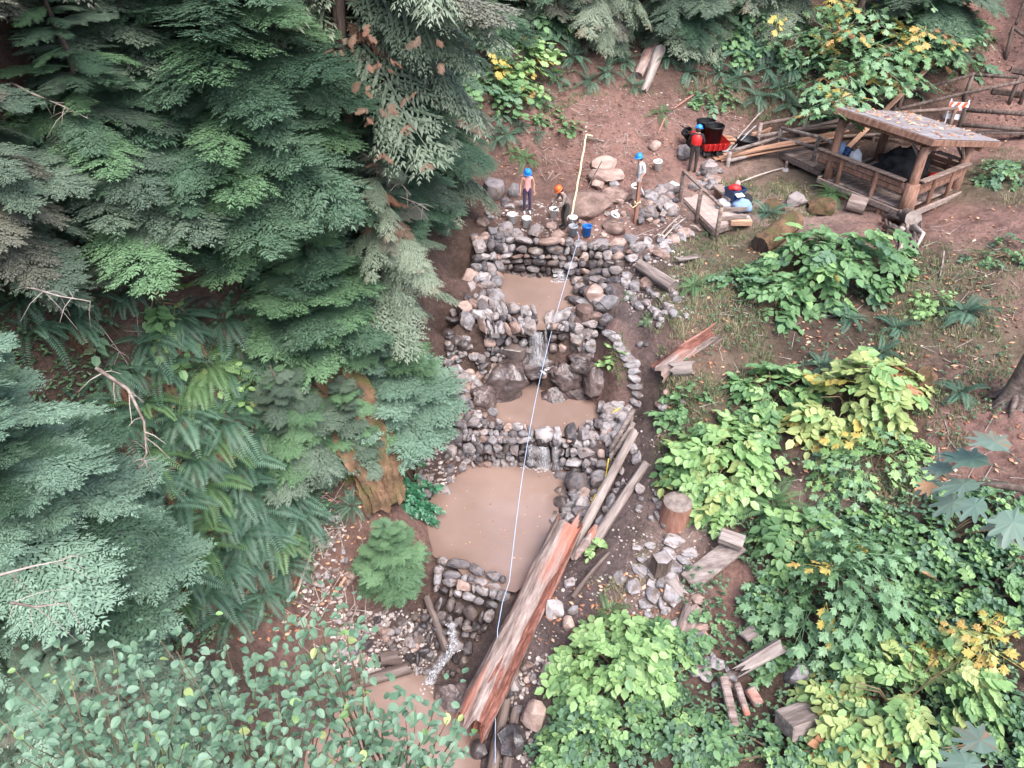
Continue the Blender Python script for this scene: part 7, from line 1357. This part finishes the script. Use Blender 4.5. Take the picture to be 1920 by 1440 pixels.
# ------------------------------------------------------------------ ground cover that nobody could count
def pix_in(poly, n):
    pp = [Vector((a, b, 0)) for a, b in poly]; xs = [a for a, b in poly]; ys = [b for a, b in poly]; out = []
    while len(out) < n:
        x = np.random.uniform(min(xs), max(xs), n); y = np.random.uniform(min(ys), max(ys), n); m = inpoly(x, y, pp); out += list(zip(x[m], y[m]))
    return out[:n]
def grass_mass(regions):
    V = []; F = []; T = []
    for poly, n, ln in regions:
        for p in GM(pix_in(poly, n)):
            cl = .5+.9*noise.noise(Vector(p)*.9); 
            if cl < .22: continue
            tone = U(.0,.55)+.5*max(0, noise.noise(Vector(p)*.6+Vector((9,0,0))))
            for k in range(5):
                a = U(0,6.3); L = ln*U(.5,1.2)*(.5+cl*.6); x, y, z = p[0]+U(-.08,.08), p[1]+U(-.08,.08), p[2]-.02; w = .012; lx, ly = math.cos(a)*L*.55, math.sin(a)*L*.55; b = len(V)
                V += [(x-w,y,z),(x+w,y,z),(x+lx*.4+w*.7,y+ly*.4,z+L*.55),(x+lx*.4-w*.7,y+ly*.4,z+L*.55),(x+lx,y+ly,z+L*.62)]; F += [(b,b+1,b+2,b+3),(b+3,b+2,b+4)]; T += [min(1,tone+U(-.1,.1))]*2
    return tag(obj('grass', mesh_of('grass', V, F, M['grass'], tint=T, smooth=False)), 'thin green and straw coloured grass on the right bank', 'grass', kind='stuff')
grass_mass([([(1260,450),(1340,440),(1460,400),(1420,520),(1450,700),(1330,760),(1290,640),(1190,620),(1250,540)], 1100, .26),([(1340,340),(1440,330),(1560,370),(1520,410),(1400,400)], 500, .26),([(1690,450),(1920,470),(1920,560),(1870,620),(1900,700),(1800,860),(1640,720),(1640,600)], 1100, .26),([(1480,960),(1640,890),(1760,900),(1640,1000),(1500,1020)], 450, .22),([(1160,620),(1190,680),(1160,740),(1120,720),(1140,680)], 160, .2),([(1230,640),(1300,700),(1330,800),(1240,800),(1240,720)], 300, .24),([(1850,260),(1920,280),(1920,400),(1860,380)], 160, .2),([(1230,820),(1300,820),(1290,980),(1230,930)], 180, .24),([(1000,240),(1100,180),(1300,180),(1260,140),(1000,190)], 250, .25),([(1300,130),(1560,180),(1480,240),(1300,200)], 350, .3),([(1100,1080),(1180,1090),(1160,1160),(1090,1140)], 120, .22),([(1190,1005),(1270,1000),(1250,1100),(1190,1090)], 80, .14)])
def cover_mass(regions, name, label, mat, cat='ground cover'):
    lb = LB()
    for poly, n, s, hmax in regions:
        for p in GM(pix_in(poly, n)):
            if noise.noise(Vector(p)*.8+Vector((3,3,0))) < -.22: continue
            p = Vector(p)+Vector((0,0,U(.02,hmax)))
            for k in range(3): a = U(0,6.3); lb.leaf(p, Vector((math.cos(a),math.sin(a),U(-.3,.3))), ZU+Vector((U(-.5,.5),U(-.5,.5),0)), s*U(.6,1.3), s*.6, U(0,1))
    return tag(obj(name, lb.mesh(name, M[mat])), label, cat, kind='stuff')
cover_mass([([(1250,450),(1700,450),(1900,560),(1900,850),(1500,1000),(1300,1000),(1240,760),(1290,620)], 1500, .08, .2),([(1300,1000),(1900,900),(1900,1430),(1000,1430),(1080,1180),(1250,1200)], 2600, .11, .35),([(1300,40),(1850,40),(1850,180),(1500,230),(1350,180)], 900, .12, .3),([(880,40),(1100,0),(1080,170),(950,280),(890,250)], 500, .12, .3)], 'ground_cover', 'small leafy weeds covering the right bank and the top slope', 'cover')
cover_mass([([(0,250),(300,100),(620,500),(640,900),(560,1150),(300,1250),(0,1200)], 5200, .1, .35)], 'ground_cover', 'small dark leafy plants between the ferns on the left bank', 'cover')
flat_leaves([Vector(p)+Vector((0,0,.03)) for p in GM(pix_in([(1270,450),(1640,430),(1900,380),(1920,900),(1450,1000),(1250,1000),(1220,780),(1300,600)], 750))], 'fallen_leaves', 'orange and brown fallen leaves scattered over the right bank', 'litter', .04, .1)
flat_leaves([Vector(p)+Vector((0,0,.03)) for p in GM(pix_in([(900,100),(1400,60),(1900,60),(1900,300),(1300,420),(1180,440),(930,330)], 900))], 'fallen_leaves', 'brown leaf litter and chips on the back slope', 'litter', .03, .08)
flat_leaves([Vector(p)+Vector((0,0,.03)) for p in GM(pix_in([(300,700),(700,600),(760,960),(560,1200),(300,1200)], 900)+pix_in([(1040,1100),(1320,1050),(1330,1260),(980,1300)], 250))], 'fallen_leaves', 'dark brown leaf litter on the left bank and by the path', 'litter', .03, .09)
_fl = []
for k, pp in POLY.items():
    w = POOL[k][0]; ce = sum(pp, Vector())/len(pp)
    for _ in range({'p1':10,'p2':14,'p3':60,'p4':30}[k]): i_ = random.randrange(len(pp)); q = ce.lerp(pp[i_].lerp(pp[(i_+1) % len(pp)], U(0,1)), U(.0,1)**.5); _fl.append(Vector((q.x,q.y,w+.008)))
flat_leaves(_fl, 'floating_leaves', 'small leaves and bits floating on the muddy pools', 'litter', .015, .045)
def twig_mass(polys):
    mb = MB()
    for poly, n in polys:
        for p in GM(pix_in(poly, n)):
            a = U(0,6.3); L = U(.15,.6); d = Vector((math.cos(a),math.sin(a),0))*L; p = Vector(p); q = p+d; q.z = H(q.x,q.y)+U(.01,.08); mb.tube([p+Vector((0,0,.02)), q], [U(.006,.016),.005], 4)
    return tag(mb.build('twigs', M['twig']), 'small dead twigs littering the ground', 'twigs', kind='stuff')
twig_mass([([(1000,180),(1350,180),(1400,300),(1000,330)], 150),([(1240,450),(1900,420),(1900,900),(1300,1000)], 240),([(560,900),(700,950),(680,1250),(560,1250)], 90),([(1180,360),(1360,320),(1340,440),(1190,440)], 60),([(200,600),(620,600),(560,1100),(250,1050)], 120)])
print('plant objects', NPL[0])
